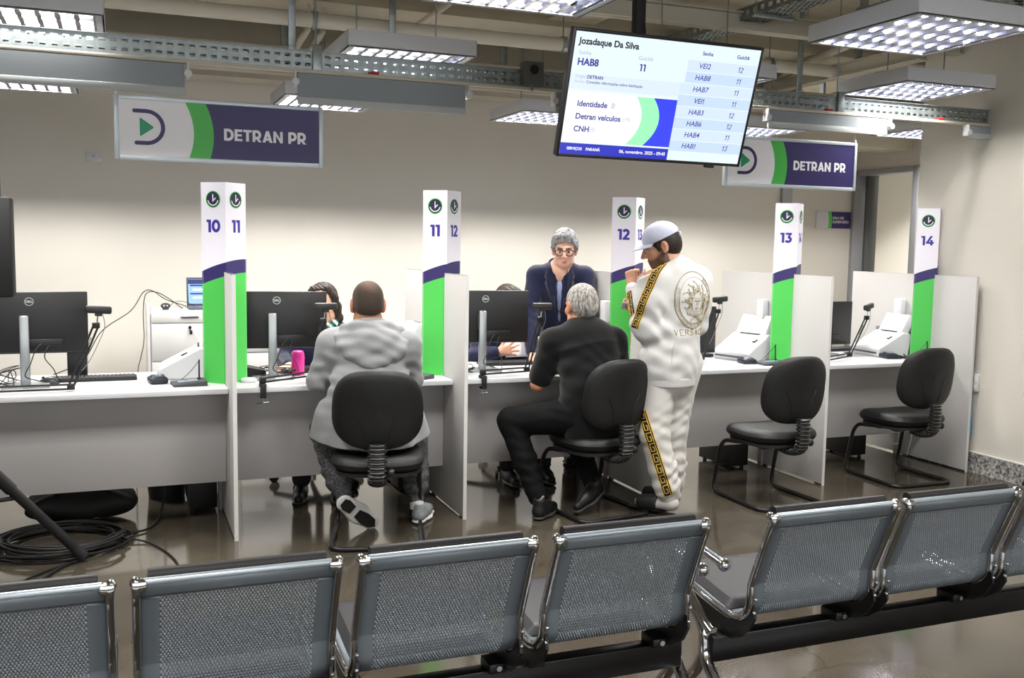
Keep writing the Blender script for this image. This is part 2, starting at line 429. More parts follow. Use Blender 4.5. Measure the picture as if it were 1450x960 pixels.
def detran_graphics(mb, w, h, logo=True, y=-.001):
    """white field, green crescent, navy field as adjoining thin plates on the -Y face; materials 0 white 1 green 2 navy"""
    def crv(top, mid, bot, n=14):
        out = []
        for i in range(n+1):
            t = i/n; a = 2*(t-.5)
            b = (1-a*a)*(mid-(top+bot)/2)+top*(1-t)+bot*t
            out.append(((b-.5)*w, (.5-t)*h))
        return out
    g0 = crv(.318, .358, .334); g1 = crv(.418, .456, .438)
    M = T(0, y, 0) @ FACE
    mb.prism([(-w/2, h/2)]+g0+[(-w/2, -h/2)], .002, 0, M)
    mb.prism(g0+g1[::-1], .002, 1, M)
    mb.prism(g1+[(w/2, -h/2), (w/2, h/2)], .002, 2, M)
def sign_logo(parent, cx, cz, s, y):
    mb = MB(); M = T(cx, y, cz) @ FACE
    pts = [(-.35*s, .5*s), (-.02*s, .5*s)]+arc(0, 0, .5*s, pi/2, -pi/2, 20)[1:]+[(-.30*s, -.5*s)]
    hw = .062*s
    P = [V3((p[0], p[1], 0)) for p in pts]; L = []; R = []
    for i, p in enumerate(P):
        t = (P[min(i+1, len(P)-1)]-P[max(i-1, 0)]).normalized(); n = V3((-t.y, t.x, 0)); L.append(p+n*hw); R.append(p-n*hw)
    c0 = [(P[0].x+hw*cos(a), P[0].y+hw*sin(a)) for a in [pi/2+pi*k/8 for k in range(9)]]
    c1 = [(P[-1].x+hw*cos(a), P[-1].y+hw*sin(a)) for a in [pi/2+pi*k/8 for k in range(9)]]
    for i in range(len(P)-1):
        mb.prism([(L[i].x, L[i].y), (L[i+1].x, L[i+1].y), (R[i+1].x, R[i+1].y), (R[i].x, R[i].y)], .0015, 0, M)
    mb.prism(c0, .0015, 0, M); mb.prism(c1, .0015, 0, M)
    mb.prism([(-.20*s, .27*s), (-.17*s, .285*s), (.20*s, .03*s), (.215*s, 0), (.20*s, -.03*s), (-.17*s, -.285*s), (-.20*s, -.27*s)], .0015, 1, M)
    return mb.build('logo', [M_NAVY, M_TEAL], parent)
def hanging_sign(x0, label):
    w, h = .972, .298
    t = thing('hanging_sign', label, 'sign', (x0+w/2, 5.0, 2.03), 0, 'hanging department signs over the counter')
    mb = MB(); mb.box((0, 0, 0), (w-.02, .016, h-.02)); b = .02
    mb2 = MB()
    for sx in (-1, 1): mb2.box((sx*(w/2-b/2), 0, 0), (b, .03, h), .003)
    for sz in (-1, 1): mb2.box((0, 0, sz*(h/2-b/2)), (w-2*b, .03, b), .003)
    mb2.build('frame', M_ALU, t)
    mb.build('backing_board', M_PWHITE, t)
    g = MB(); detran_graphics(g, w-2*b, h-2*b, y=-.0085); g.build('printed_face', [M_SIGNW, M_GREEN, M_NAVY], t)
    sign_logo(t, -.345, .005, .148, -.0108)
    l = MB(); heavy_text(l, 'DETRAN PR', .056, T(.205, -.0108, -.010) @ FACE); l.build('lettering', M_SIGNW, t)
    for sx in (-1, 1):
        c = MB(); c.cyl((sx*(w/2-.012), 0, h/2), (sx*(w/2-.012), 0, 2.372-2.03), .0018, seg=6); c.box((sx*(w/2-.012), 0, h/2+.008), (.012, .02, .02), .002); c.build('suspension_wire', M_WCABLE, t)
hanging_sign(-.018, 'hanging sign with D logo and white department lettering, complete, over station 10')
hanging_sign(3.338, 'hanging department sign partly covered by the television screen, over station 13')
def room_sign():
    w, h = .43, .17
    t = thing('room_sign', 'small white green and navy room sign on the partition beside the door', 'sign', (6.675, 8.03, 1.80))
    mb = MB(); mb.box((0, -.006, 0), (w, .012, h), .002); mb.build('plate', M_PWHITE, t)
    g = MB(); detran_graphics(g, w-.004, h-.004, y=-.0122); g.build('printed_face', [mat('print_grey', (205, 202, 208), .5), M_GREEN, M_NAVY], t)
    l = MB()
    for s, dz in (('SALA DE', .02), ('SUPERVISÃO', -.02)):
        vs, fs = text_geo(s, .036, .02, 'LEFT'); l.add(vs, fs, 0, False, T(-.012, -.0148, dz) @ FACE)
    l.build('lettering', M_PWHITE, t)
room_sign()
# ================================================================== partitions, desks, numbered posts
G_PANEL = 'divider panels between the service desks'
PLAB = ['tall grey divider panel between desks 10 and 11', 'tall grey divider panel between desks 11 and 12', 'tall grey divider panel between desks 12 and 13, behind the man in white',
        'tall grey divider panel between desks 13 and 14', 'last tall grey divider panel, against the right wall beside desk 14']
for i in range(5):
    x = PX(i); t = thing('divider_panel', PLAB[i], 'divider', (x+PT/2, Y0, 0), 0, G_PANEL)
    mb = MB(); mb.box((0, (YR-Y0)/2, HP/2+.006), (PT-.001, YR-Y0-.002, HP-.012), .0012); mb.build('board', M_GREYWOOD, t)
    mb = MB(); mb.box((0, -.0006, HP/2), (PT, .0018, HP), 0); mb.box((0, (YR-Y0)/2, HP-.001), (PT, YR-Y0, .002)); mb.build('edge_band', M_EDGE, t)
    for y in (.06, 1.1): mb = MB(); mb.cyl((0, y, 0), (0, y, .008), .009, seg=10); mb.build('levelling_foot', M_BLACK, t)
DLAB = ['long white desk at the far left under the post numbered 10', 'white service desk between the first and second divider panels, with the pink tumbler', 'white service desk in front of the man in black',
        'white service desk behind the empty chair, between the third and fourth dividers', 'last white service desk by the right wall, with the white bottle']
YB = 5.93
for i in range(5):
    a = (PX(i-1)+PT if i > 0 else PX(0)-2.3)+.002; b = PX(i)-.002; xc = (a+b)/2; w = b-a
    t = thing('service_desk', DLAB[i], 'desk', (xc, YW, 0), 0, 'service desks along the counter')
    mb = MB(); mb.box((0, (YB-YW)/2, ZW-.0135), (w, YB-YW, .027), .003); mb.build('worktop', M_TOP, t)
    mb = MB(); mb.box((0, YM+.009-YW, (ZM+ZW-.027)/2), (w, .018, ZW-.027-ZM), .001); mb.build('modesty_panel', M_MODEST, t)
    for sx in (-1, 1): mb = MB(); mb.box((sx*(w/2-.009), .45, (ZW-.027)/2+.0), (.018, .04, ZW-.027), .001); mb.build('support_batten', M_MODEST, t)
    # rubber cable grommet at the back
    mb = MB(); mb.lathe([(.0, .0), (.032, 0), (.034, .003), (.026, .004), (.0, .002)], 20, 0, T(w*.2, .62, ZW)); mb.build('cable_grommet', M_BLACK, t)

def z_of(s, lo, mid, hi):           # quadratic through s=0,.5,1
    c = lo; a = 2*hi+2*lo-4*mid; b = hi-lo-a
    return a*s*s+b*s+c
NUMS = [('10', '11'), ('11', '12'), ('12', '13'), ('13', '14'), ('14', '')]
def clock_symbol(mb, M, s):
    n = 28
    mb.prism(arc(0, 0, .60*s, 0, 2*pi, n)[:-1], .0008, 0, M)                       # green ring
    mb.prism(arc(0, 0, .535*s, 0, 2*pi, n)[:-1], .0014, 1, M)                      # dark disc
    mb.prism(arc(0, 0, .455*s, pi*1.06, pi*1.94, 18)+arc(0, 0, .375*s, pi*1.94, pi*1.06, 18), .0021, 2, M)   # smile arc
    mb.prism([(-.035*s, -.20*s), (-.045*s, .36*s), (.035*s, .36*s), (.045*s, -.02*s)], .0021, 2, M)
    mb.prism([(-.035*s, -.20*s), (.045*s, -.02*s), (.20*s, .13*s), (.25*s, .06*s)], .0022, 2, M)
POLAB = ['tall post numbered 10 and 11 on the first divider panel', 'tall post numbered 11 and 12 on the second divider panel', 'tall post numbered 12 and 13 next to the man in the cap',
         'tall post numbered 13 on the divider behind the nearer empty chair', 'tall post numbered 14 on the last divider by the right wall']
L = sqrt(PA**2+PB**2)
for i in range(5):
    t = thing('numbered_post', POLAB[i], 'post', (PX(i)+PT/2, RYG, 0), 0, 'numbered triangular posts on the counter')
    for side in (0, 1):
        # s along the unrolled print: 0 = left end, .5 = ridge, 1 = right end
        sgn = -1 if side == 0 else 1
        def P(s, z): return (abs(s-.5)*2*L, z)      # distance from the ridge
        s0, s1 = (.0, .5) if side == 0 else (.5, 1.)
        ss = [s0+(s1-s0)*k/12 for k in range(13)]
        zt = [z_of(s, 1.344, 1.394, 1.41) for s in ss]; zb = [z_of(s, 1.275, 1.321, 1.338) for s in ss]
        e = .5*(PT+.002)/2/L*1.4   # keep clear of the divider below its top
        def clip(s):
            return min(s, .5-e) if side == 0 else max(s, .5+e)
        # plane frame: u from ridge outwards, v up, normal outwards
        ux = V3((sgn*PA/L, PB/L, 0)); nz = V3((sgn*PB/L, -PA/L, 0))
        u2 = ux if side == 1 else -ux           # draw left to right as seen from outside
        M = Matrix(((u2.x, 0, nz.x, 0), (u2.y, 0, nz.y, 0), (0, 1, 0, 0), (0, 0, 0, 1)))
        def q(s, z): return ((s-.5)*2*L, z)
        mb = MB()
        mb.prism([q(s, z) for s, z in zip(ss, zt)]+[q(s1, ZT), q(s0, ZT)], .004, 0, M, -.004)
        mb.prism([q(s, z) for s, z in zip(ss, zb)]+[q(s, z) for s, z in zip(ss, zt)][::-1], .004, 1, M, -.004)
        mb.prism([q(clip(s0), ZW+.001), q(clip(s1), ZW+.001)]+[q(clip(s), min(z, z)) for s, z in list(zip(ss, zb))[::-1]], .004, 2, M, -.004)
        cm = [M_PWHITE, M_NAVY, M_GREEN]
        if i == 4 and side == 1: pass
        face = mb.build('printed_face', cm, t)
        if NUMS[i][side]:
            c = MB(); clock_symbol(c, M @ T((-.25 if side == 0 else .25)*2*L, 1.722, .0002), .074); c.build('clock_symbol', [M_GREEN, M_DARKC, M_PWHITE], face)
            n = MB(); heavy_text(n, NUMS[i][side], .066, M @ T((-.25 if side == 0 else .25)*2*L, 1.583, .0004)); n.build('number', M_NUM, face)
    mb = MB(); mb.prism([(-PA+.002, PB-.001), (0, .003), (PA-.002, PB-.001)], .004, 0, None, ZT-.005); mb.build('top_cap', M_PWHITE, t)
    for sg in (-1, 1): mb = MB(); mb.box((sg*(PA/2+.006), PB-.002, (ZW+ZT)/2), (PA-.020, .004, ZT-ZW-.01)); mb.build('rear_panel', M_PWHITE, t)

# white soap-dispenser-like plastic boxes on the dividers
for i, lab in ((2, 'white plastic box on the divider beside the woman in the blazer'), (3, 'white plastic box on the divider above the white scanner of desk 13'), (4, 'white plastic box on the last divider above the white bottle')):
    t = thing('wall_box', lab, 'box', (PX(i)-.002, 5.63, 1.09), 0, 'white plastic boxes on the dividers')
    mb = MB(); mb.box((-.026, 0, 0), (.05, .075, .135), .008); mb.build('body', M_WHITE, t)
    mb = MB(); mb.box((-.026, 0, -.074), (.03, .03, .016), .004); mb.build('outlet', mat('outlet_grey', (205, 206, 208), .4), t)
# ================================================================== luminaires and everything overhead
M_LOUV = mat('louvre_metal', (210, 210, 222), .10, metal=1)
M_TUBE_L = mat('fluorescent_tube', (255, 255, 255), .4, emit=(236, 240, 255), estr=6)
M_TUBE_OFF = mat('unlit_tube', (240, 240, 245), .3, emit=(236, 240, 255), estr=.35)
LZ = 2.5
def luminaire(label, x0, x1, y0, y1, power, z=LZ, rods=True):
    cx, cy, w, d, h = (x0+x1)/2, (y0+y1)/2, x1-x0, y1-y0, .085
    t = thing('ceiling_luminaire', label, 'ceiling light', (cx, cy, z), 0, 'four tube ceiling luminaires')
    mb = MB(); b = .035
    for sx in (-1, 1): mb.box((sx*(w/2-.004), 0, h/2), (.008, d, h), .001)
    for sy in (-1, 1): mb.box((0, sy*(d/2-.004), h/2), (w-.016, .008, h), .001)
    for sx in (-1, 1): mb.box((sx*(w/2-b/2), 0, .003), (b, d, .006), .001)
    for sy in (-1, 1): mb.box((0, sy*(d/2-b/2), .003), (w-2*b, b, .006), .001)
    mb.box((0, 0, h-.004), (w-.016, d-.016, .008)); mb.build('housing', M_LUM, t)
    wi, di = w-2*b, d-2*b
    lv = MB(); n = 4; m = 8; bh = .030
    for k in range(n+1): lv.box((0, -di/2+di*k/n, .006+bh/2), (wi, .006, bh))
    for k in range(n):
        yc = -di/2+di*(k+.5)/n
        for j in range(m+1):
            x = -wi/2+wi*j/m
            lv.add([(x-.011, yc-di/n/2, .006), (x+.011, yc-di/n/2, .006), (x, yc-di/n/2, .006+bh*.8), (x-.011, yc+di/n/2, .006), (x+.011, yc+di/n/2, .006), (x, yc+di/n/2, .006+bh*.8)],
                   [[0, 1, 2], [3, 5, 4], [0, 3, 4, 1], [0, 2, 5, 3], [1, 4, 5, 2]], 0)
    lv.build('louvre', M_LOUV, t)
    for k in range(n):
        yc = -di/2+di*(k+.5)/n
        tb = MB(); tb.cyl((-wi/2+.02, yc, .058), (wi/2-.02, yc, .058), .008, seg=10); tb.build('tube', M_TUBE_L if power else M_TUBE_OFF, t)
    if rods:
        for sx in (-1, 1):
            r = MB(); r.cyl((sx*(w/2-.12), 0, h), (sx*(w/2-.12), 0, ZC-z), .004, seg=6); r.build('suspension_rod', M_GALV, t)
    if power:
        for k in range(n):
            l = bpy.data.lights.new('fluorescent_light', 'AREA'); l.shape = 'RECTANGLE'; l.size = wi*.94; l.size_y = .024; l.energy = power/n; l.color = (1, .975, .935)
            o = bpy.data.objects.new('fluorescent_light', l); COL.objects.link(o); o.parent = t; o.location = (0, -di/2+di*(k+.5)/n, .0485)
P = 80
LUMS = [('ceiling luminaire cut off by the top left corner of the photo', -.76, -.05, 4.85, 5.55, P*.6),
        ('ceiling luminaire above the perforated tray, second post from the left', 1.09, 1.78, 5.02, 5.72, P*.7),
        ('ceiling luminaire at the top edge of the photo, left of the television pole', 1.16, 1.87, 3.26, 3.97, P*.85),
        ('ceiling luminaire just behind the right edge of the television', 2.90, 3.60, 4.88, 5.58, P*.7),
        ('large unlit looking ceiling luminaire at the top right corner', 3.10, 3.82, 3.26, 3.97, P*.85),
        ('bright ceiling luminaire over desk 14 near the right wall', 4.29, 4.98, 4.57, 5.17, P*.5),
        ('ceiling luminaire deep behind the long blind at the far left', -.87, -.23, 6.30, 6.95, P*.92, 2.42),
        ('ceiling luminaire partly hidden behind the second blind', .97, 1.61, 6.30, 6.95, P*.92, 2.42),
        ('ceiling luminaire left of the television, near the back wall', 2.57, 3.21, 6.30, 6.95, P*.92, 2.42),
        ('ceiling luminaire behind the second hanging sign near the back wall', 4.33, 4.97, 6.30, 6.95, P*.92, 2.42)]
for a in LUMS: luminaire(*a)

luminaire('ceiling luminaire above the tripod, just outside the top of the photo', -.80, -.08, 3.26, 3.97, P*.85)
# corridor beyond the door and the waiting hall behind the benches are lit by luminaires of their own
luminaire('ceiling luminaire in the room beyond the door', 7.5, 8.2, 7.9, 8.6, P*2.2)
luminaire('small ceiling luminaire high in the recess beside the door', 6.1, 6.8, 6.3, 6.9, P*.5)
luminaire('ceiling luminaire over the waiting benches, first of the front row', -.3, .4, .4, 1.1, P*.6)
luminaire('ceiling luminaire over the waiting benches, second of the front row', 3.1, 3.8, .4, 1.1, P*.6)

# perforated cable tray along the counter
def perforated(name, label, x0, x1, y, z0, z1, n, loc_y=None):
    """slotted U channel running along X, open side up"""
    t = thing(name, label, 'cable tray', (x0, y, z0))
    h = z1-z0; w = .05; ln = x1-x0; mb = MB()
    rows = [(.28*h, .18*h), (.72*h, .18*h)]
    step = .05; nx = int(ln/step)
    ztop = [0, rows[0][0]-rows[0][1]/2, rows[0][0]+rows[0][1]/2, rows[1][0]-rows[1][1]/2, rows[1][0]+rows[1][1]/2, h]
    for yy in (0, w):
        mb.box((ln/2, yy, ztop[1]/2), (ln, .002, ztop[1])); mb.box((ln/2, yy, (ztop[2]+ztop[3])/2), (ln, .002, ztop[3]-ztop[2])); mb.box((ln/2, yy, (ztop[4]+h)/2), (ln, .002, h-ztop[4]))
        for k in range(nx+1):
            for a, b in ((1, 2), (3, 4)):
                mb.box((min(k*step+.011, ln-.011), yy, (ztop[a]+ztop[b])/2), (.022, .002, ztop[b]-ztop[a]))
    mb.box((ln/2, w/2, .001), (ln, w, .002))
    mb.build('channel', M_GALV, t)
    lips = MB()
    for yy in (-.006, w+.006): lips.box((ln/2, yy, h), (ln, .012, .003))
    lips.build('lip', M_GALV, t)
    for hx in (.95, 2.75, 4.2):
        hg = MB(); hg.box((x0*0+hx-x0-.02, -.012, h*.5), (.045, .02, h+.06), .004); hg.cyl((hx-x0-.02, .025, h), (hx-x0-.02, .025, ZC-z0), .0045, seg=8); hg.box((hx-x0-.02, .02, h+.03), (.05, .07, .006), .002); hg.build('hanger', M_GALV, t)
    return t
perforated('cable_tray', 'slotted galvanised cable tray running the whole length above the counter', -2.6, 5.42, 5.02, 2.365, 2.455, 0)
rail = MB(); rail.box((1.4, 5.0, 2.352), (8.0, .035, .018), .003); tag(rail.build('mounting_rail', M_PIPE), 'thin cream rail under the slotted cable tray carrying the blinds', 'rail')
# roller blinds under the tray
BL = [('long grey roller blind at the top left corner', -2.0, .30, 2.192), ('grey roller blind between the first hanging sign and the television', .827, 1.708, 2.187),
      ('grey roller blind mostly hidden behind the television', 2.226, 3.10, 2.23), ('grey roller blind right of the television above the second sign', 3.624, 4.535, 2.235), ('grey roller blind on the right, against the right wall', 5.21, 5.415, 2.255)]
for lab, x0, x1, zb in BL:
    t = thing('roller_blind', lab, 'blind', ((x0+x1)/2, 4.985, 2.343), 0, 'grey roller blinds under the cable tray')
    w = x1-x0; mb = MB()
    mb.box((0, 0, (zb-2.343)/2+.012), (w-.004, .004, 2.343-zb-.03)); mb.build('fabric', M_BLIND, t)
    mb = MB(); mb.box((0, -.001, zb-2.343+.020), (w, .014, .036), .004); mb.build('bottom_bar', M_BLINDBAR, t)
    mb = MB(); mb.cyl((-w/2, .03, -.022), (w/2, .03, -.022), .02, seg=14); mb.build('roller', M_BLIND, t)
    for sx in (-1, 1):
        if x1 > 5.3 and sx > 0: continue
        mb = MB(); xx = sx*(w/2+.012)
        mb.box((xx, .0, -.035), (.012, .05, .075), .005); mb.lathe([(0, .0), (.018, .0), (.018, .01), (.008, .012), (0, .012)], 14, 0, T(xx, -.025, -.05) @ RX(pi/2)); mb.build('bracket', M_WHITE, t)
    if x0 > 3 and x1 < 5:
        mb = MB(); mb.cyl((-w/2-.0, -.01, -.075), (-w/2, -.01, -.125), .004, seg=8); mb.build('pull_cord', M_WHITE, t)
# small loudspeaker box on the tray
t = thing('tray_speaker', 'small dark square box with a round hole fixed on the cable tray', 'speaker', (2.085, 4.984, 2.43))
mb = MB(); mb.box((0, 0, 0), (.115, .06, .125), .003); mb.build('body', mat('speaker_grey', (86, 88, 86), .6), t)
mb = MB(); mb.lathe([(.026, 0), (.026, .004), (.021, .004), (.018, .001), (0, .001)], 20, 0, T(0, -.030, .02) @ RX(pi/2)); mb.build('cone', M_BLACKM, t)
mb = MB(); mb.box((0, .012, -.075), (.02, .03, .03), .003); mb.build('bracket', M_GALV, t)
# red and orange cable ends seen through the tray
for lab, x in (('red cable connector in the tray right of the television', 4.08), ('red cable joint in the tray near the right wall', 4.98), ('orange cable connector in the tray above the second blind', 1.22)):
    mb = MB(); mb.cyl((-.02, 0, 0), (.02, 0, 0), .009, seg=10); mb.cyl((-.035, 0, 0), (-.02, 0, 0), .005, seg=8); tag(mb.build('cable_connector', mat('red_plastic', (170, 40, 36), .5), loc=(x, 4.99, 2.368)), lab, 'connector')

# pipes and conduits along the counter direction
def pipe(name, label, a, b, r, m=M_PIPE, clips=True, cat='pipe'):
    t = thing(name, label, cat, a); d = V3(b)-V3(a); mb = MB(); mb.cyl((0, 0, 0), d, r, seg=14); mb.build('tube', m, t)
    n = max(2, int(d.length/1.6)); u = d.normalized()
    for k in range(n):
        mb = MB(); p = d*((k+.5)/n); mb.cyl(p-u*.015, p+u*.015, r*1.25, seg=14)
        if clips: mb.cyl(p, p+V3((0, 0, ZC-a[2]-p.z)), .004, seg=6)
        mb.build('clamp', M_GALV, t)
pipe('ceiling_pipe', 'thick cream pipe crossing the top of the photo, nearest to the ceiling', (-3, 6.05, 2.83), (8.5, 6.05, 2.83), .045)
pipe('ceiling_pipe', 'cream pipe under the thick one, seen just above the cable tray at the left', (-3, 6.75, 2.76), (8.5, 6.75, 2.76), .038)
pipe('ceiling_pipe', 'cream conduit close to the back wall beam', (-3, 7.5, 2.82), (5.9, 7.5, 2.82), .022)
pipe('ceiling_pipe', 'cream conduit running from the viewer towards the back wall left of the television pole', (1.9, 1.0, 2.98), (1.9, 7.7, 2.98), .025)
pipe('ceiling_pipe', 'cream pipe sloping across the ceiling right of the television', (4.2, 3.4, 2.95), (5.3, 7.6, 2.95), .03)
pipe('ceiling_pipe', 'thin cream conduit over the right hand luminaires', (3.9, 6.45, 2.62), (6.9, 6.45, 2.62), .02)
pipe('ceiling_pipe', 'thin conduit passing behind the top left luminaire', (-3, 5.85, 3.02), (5.4, 5.85, 3.02), .016)
# steel channels and perforated trays under the slab
def channel(label, a, b, w, h, m=M_PIPE, name='steel_beam', cat='beam'):
    t = thing(name, label, cat, a); d = V3(b)-V3(a); ang = atan2(d.y, d.x); R = RZ(ang); ln = d.length; mb = MB()
    mb.box((ln/2, 0, h/2), (ln, .012, h), 0, 0, R); mb.box((ln/2, 0, .005), (ln, w, .010), 0, 0, R); mb.box((ln/2, 0, h-.005), (ln, w, .010), 0, 0, R); mb.build('profile', m, t)
    n = max(2, int(ln/1.5))
    for k in range(n):
        mb = MB(); p = R @ V3((ln*(k+.5)/n, 0, h)); mb.box((p.x, p.y, (h+ZC-a[2])/2), (.05, .03, max(.02, ZC-a[2]-h)), .003); mb.build('hanger', M_GALV, t)
channel('cream steel beam along the counter, above the television', (-3, 5.3, 2.86), (5.42, 5.3, 2.86), .09, .11)
channel('cream steel beam near the back wall behind the blinds', (-3, 7.05, 2.66), (6.8, 7.05, 2.66), .10, .12)
channel('short cream beam running towards the back wall over desk 14', (5.0, 5.2, 2.78), (5.0, 7.7, 2.78), .09, .10)
def ytray(label, x0, y0, y1, z, w=.30):
    t = thing('perforated_tray', label, 'cable tray', (x0, y0, z)); mb = MB(); ln = y1-y0; st = .075; n = int(ln/st)
    cols = 5; cw = w/cols
    for c in range(cols+1): mb.box((c*cw, ln/2, 0), (cw*.55, ln, .002))
    for k in range(n+1): mb.box((w/2, k*st, 0), (w+cw*.5, st*.45, .002))
    for xx in (-cw*.27, w+cw*.27):
        mb.box((xx, ln/2, .012), (.002, ln, .024)); mb.box((xx, ln/2, .062), (.002, ln, .022))
        for k in range(n+1): mb.box((xx, k*st, .037), (.002, st*.5, .03))
    mb.build('channel', M_GALV, t)
    for k in range(3):
        mb = MB()
        for xx in (-.05, w+.05): mb.cyl((xx, ln*(k+.3)/3, 0), (xx, ln*(k+.3)/3, ZC-z), .004, seg=6)
        mb.box((w/2, ln*(k+.3)/3, -.012), (w+.14, .03, .02), .002); mb.build('hanger', M_GALV, t)
ytray('wide perforated cable tray running away from the viewer right of the television', 3.62, 3.6, 7.0, 2.92, .16)
ytray('perforated cable tray at the top right corner above the large luminaire', 3.95, 2.2, 4.6, 2.80, .6)
# thick suspension straps hanging from slab to tray level
for lab, x, y, z0 in (('dark steel strap hanging above the second luminaire', 1.55, 5.9, 2.62), ('dark steel strap above the left tray end', .95, 5.9, 2.62), ('dark steel strap left of the large right luminaire', 4.55, 5.9, 2.62), ('dark steel strap at the top right over the large luminaire', 3.62, 3.9, 2.6)):
    mb = MB(); mb.box((0, 0, (ZC-z0)/2), (.042, .012, ZC-z0), .002); mb.box((0, -.012, .02), (.042, .03, .006), .001); tag(mb.build('hanging_strap', M_GALV, loc=(x, y, z0)), lab, 'strap')
# black hooks with cream braces near the left
t = thing('pipe_brace', 'pair of cream braces with black rubber ends hanging near the upper left', 'brace', (1.0, 6.3, 2.62))
for dx, dy in ((0, 0), (.10, .06)):
    mb = MB(); mb.cyl((dx, dy, .02), (dx+.12, dy, .22), .02, seg=10); mb.cyl((dx+.12, dy, .2), (dx+.12, dy, ZC-2.62), .012, seg=8); mb.build('rod', M_PIPE, t)
    mb = MB(); mb.box((dx-.02, dy, 0), (.06, .05, .09), .008); mb.build('rubber_end', M_BLACKM, t)

# ------------------------------------------------------------------ television on its pole
def television():
    w, h, d = .98, .5684, .035
    t = thing('television', 'ceiling hung television showing the queue numbers, tilted down on a black pole', 'television', (2.344, 4.043, 2.187))
    R = RZ(-.023) @ RX(.299) @ RY(.009)
    mb = MB(); mb.box((0, d/2+.002, 0), (w, d, h), .004); mb.box((0, d+.02, -.05), (w*.6, .05, h*.55), .015); mb.build('casing', M_BLACK, t).matrix_local = R
    fr = MB(); b = .014
    for sx in (-1, 1): fr.box((sx*(w/2-b/2), -.001, 0), (b, .008, h), .002)
    for sz in (-1, 1): fr.box((0, -.001, sz*(h/2-b/2)), (w-2*b, .008, b), .002)
    fr.box((.35*w-.02, .004, -h/2-.006), (.05, .02, .014), .003)
    fr.build('bezel', M_BLACK, t).matrix_local = R
    W2, H2 = w-2*b, h-2*b
    def em(n, c, s=1.0): return mat('screen_'+n, c, .35, emit=c, estr=s, spec=.3)
    S = 1.0
    E = {k: em(k, c, S) for k, c in dict(bg=(226, 242, 250), row=(200, 220, 250), row2=(212, 228, 252), white=(250, 254, 255), green=(160, 255, 188), blue=(56, 68, 250), bar=(40, 48, 190), ink=(60, 52, 150), grey=(176, 186, 214), black=(28, 24, 40), band=(218, 232, 246)).items()}
    for m in E.values(): m.node_tree.nodes['Principled BSDF'].inputs['Base Color'].default_value = (0.02, .02, .02, 1)
    keys = list(E); sc = MB()
    def UV(u, v): return ((u-.5)*W2, (.5-v)*H2)
    def rect(u0, v0, u1, v1, k, l):
        sc.prism([UV(u0, v0), UV(u1, v0), UV(u1, v1), UV(u0, v1)], .0003, keys.index(k), FACE, l*.0003)
    rect(0, 0, 1, 1, 'bg', 0)
    for k in range(8): rect(.605 if k < 2 else .585, .135+k*.0985, 1, .135+k*.0985+.0915, 'row' if k % 2 else 'row2', 1)
    rect(0, .335, .585, .455, 'band', 1)
    rect(.0, .475, .585, .898, 'white', 2)
    rect(0, .905, .585, 1, 'bar', 2)
    def crv(u0, u1, um, n=14): return [UV(u0*(1-i/n)+u1*(i/n)+(um-(u0+u1)/2)*(1-(2*i/n-1)**2), .48+.41*i/n) for i in range(n+1)]
    a = crv(.362, .342, .405); b2 = crv(.455, .435, .502)
    sc.prism(a+b2[::-1], .0003, keys.index('green'), FACE, .0009); sc.prism(b2+[UV(.585, .89), UV(.585, .48)], .0003, keys.index('blue'), FACE, .0009)
    scr = sc.build('screen', [E[k] for k in keys], t); scr.matrix_local = R @ T(0, -.004, 0)
    tx = MB()
    def txt(s, u, v, size, k, bold=.008, al='LEFT', shear=0):
        vs, fs = text_geo(s, size*H2, bold, al, .0001, shear); p = UV(u, v)
        tx.add(vs, fs, keys.index(k), False, FACE @ T(p[0], p[1], .0016))
    def num(s, u, v, size, k, w, shear=0):
        p = UV(u, v); S = Matrix(((1, shear, 0, 0), (0, 1, 0, 0), (0, 0, 1, 0), (0, 0, 0, 1)))
        heavy_text(tx, s, size*H2*.70, FACE @ T(p[0], p[1], .0014) @ S, keys.index(k), .0002, .14, w)
    txt('Jozadaque Da Silva', .02, .075, .072, 'black', .032)
    txt('Senha', .025, .165, .048, 'grey'); txt('HAB8', .025, .24, .078, 'ink', .035); txt('Guichê', .335, .165, .048, 'grey'); num('11', .365, .24, .082, 'ink', .22)
    txt('Orgão:', .025, .355, .036, 'grey'); txt('DETRAN', .085, .355, .038, 'ink', .028); txt('Serviço:', .025, .395, .03, 'grey'); txt('Consultar informações sobre habilitação', .085, .395, .032, 'ink', .01)
    txt('Identidade', .055, .575, .066, 'ink', .028); txt('0', .235, .575, .062, 'grey', .03); txt('Detran veículos', .055, .68, .066, 'ink', .028); txt('(19)', .305, .68, .045, 'grey'); txt('CNH', .055, .785, .066, 'ink', .028); txt('(0)', .14, .785, .045, 'grey')
    txt('PARANÁ', .135, .952, .034, 'white', .03); txt('SERVIÇOS', .035, .952, .032, 'white', .03); txt('06, novembro. 2025 - 09:45', .315, .952, .040, 'white', .018)
    txt('Senha', .705, .075, .044, 'ink', .022, 'CENTER'); txt('Guichê', .905, .075, .044, 'ink', .022, 'CENTER')
    for k, (a1, b1) in enumerate((('VEI2', '12'), ('HAB8', '11'), ('HAB7', '11'), ('VEI1', '11'), ('HAB3', '12'), ('HAB6', '12'), ('HAB4', '11'), ('HAB1', '13'))):
        num(b1, .905, .18+k*.0985, .066, 'ink', .13, .15)
        if a1[-1] == '1': txt(a1[:-1], .722, .18+k*.0985, .062, 'ink', .010, 'RIGHT', .15); num('1', .727, .18+k*.0985, .066, 'ink', .13, .15)
        else: txt(a1, .70, .18+k*.0985, .062, 'ink', .010, 'CENTER', .15)
    tx.build('lettering', [E[k] for k in keys], scr)
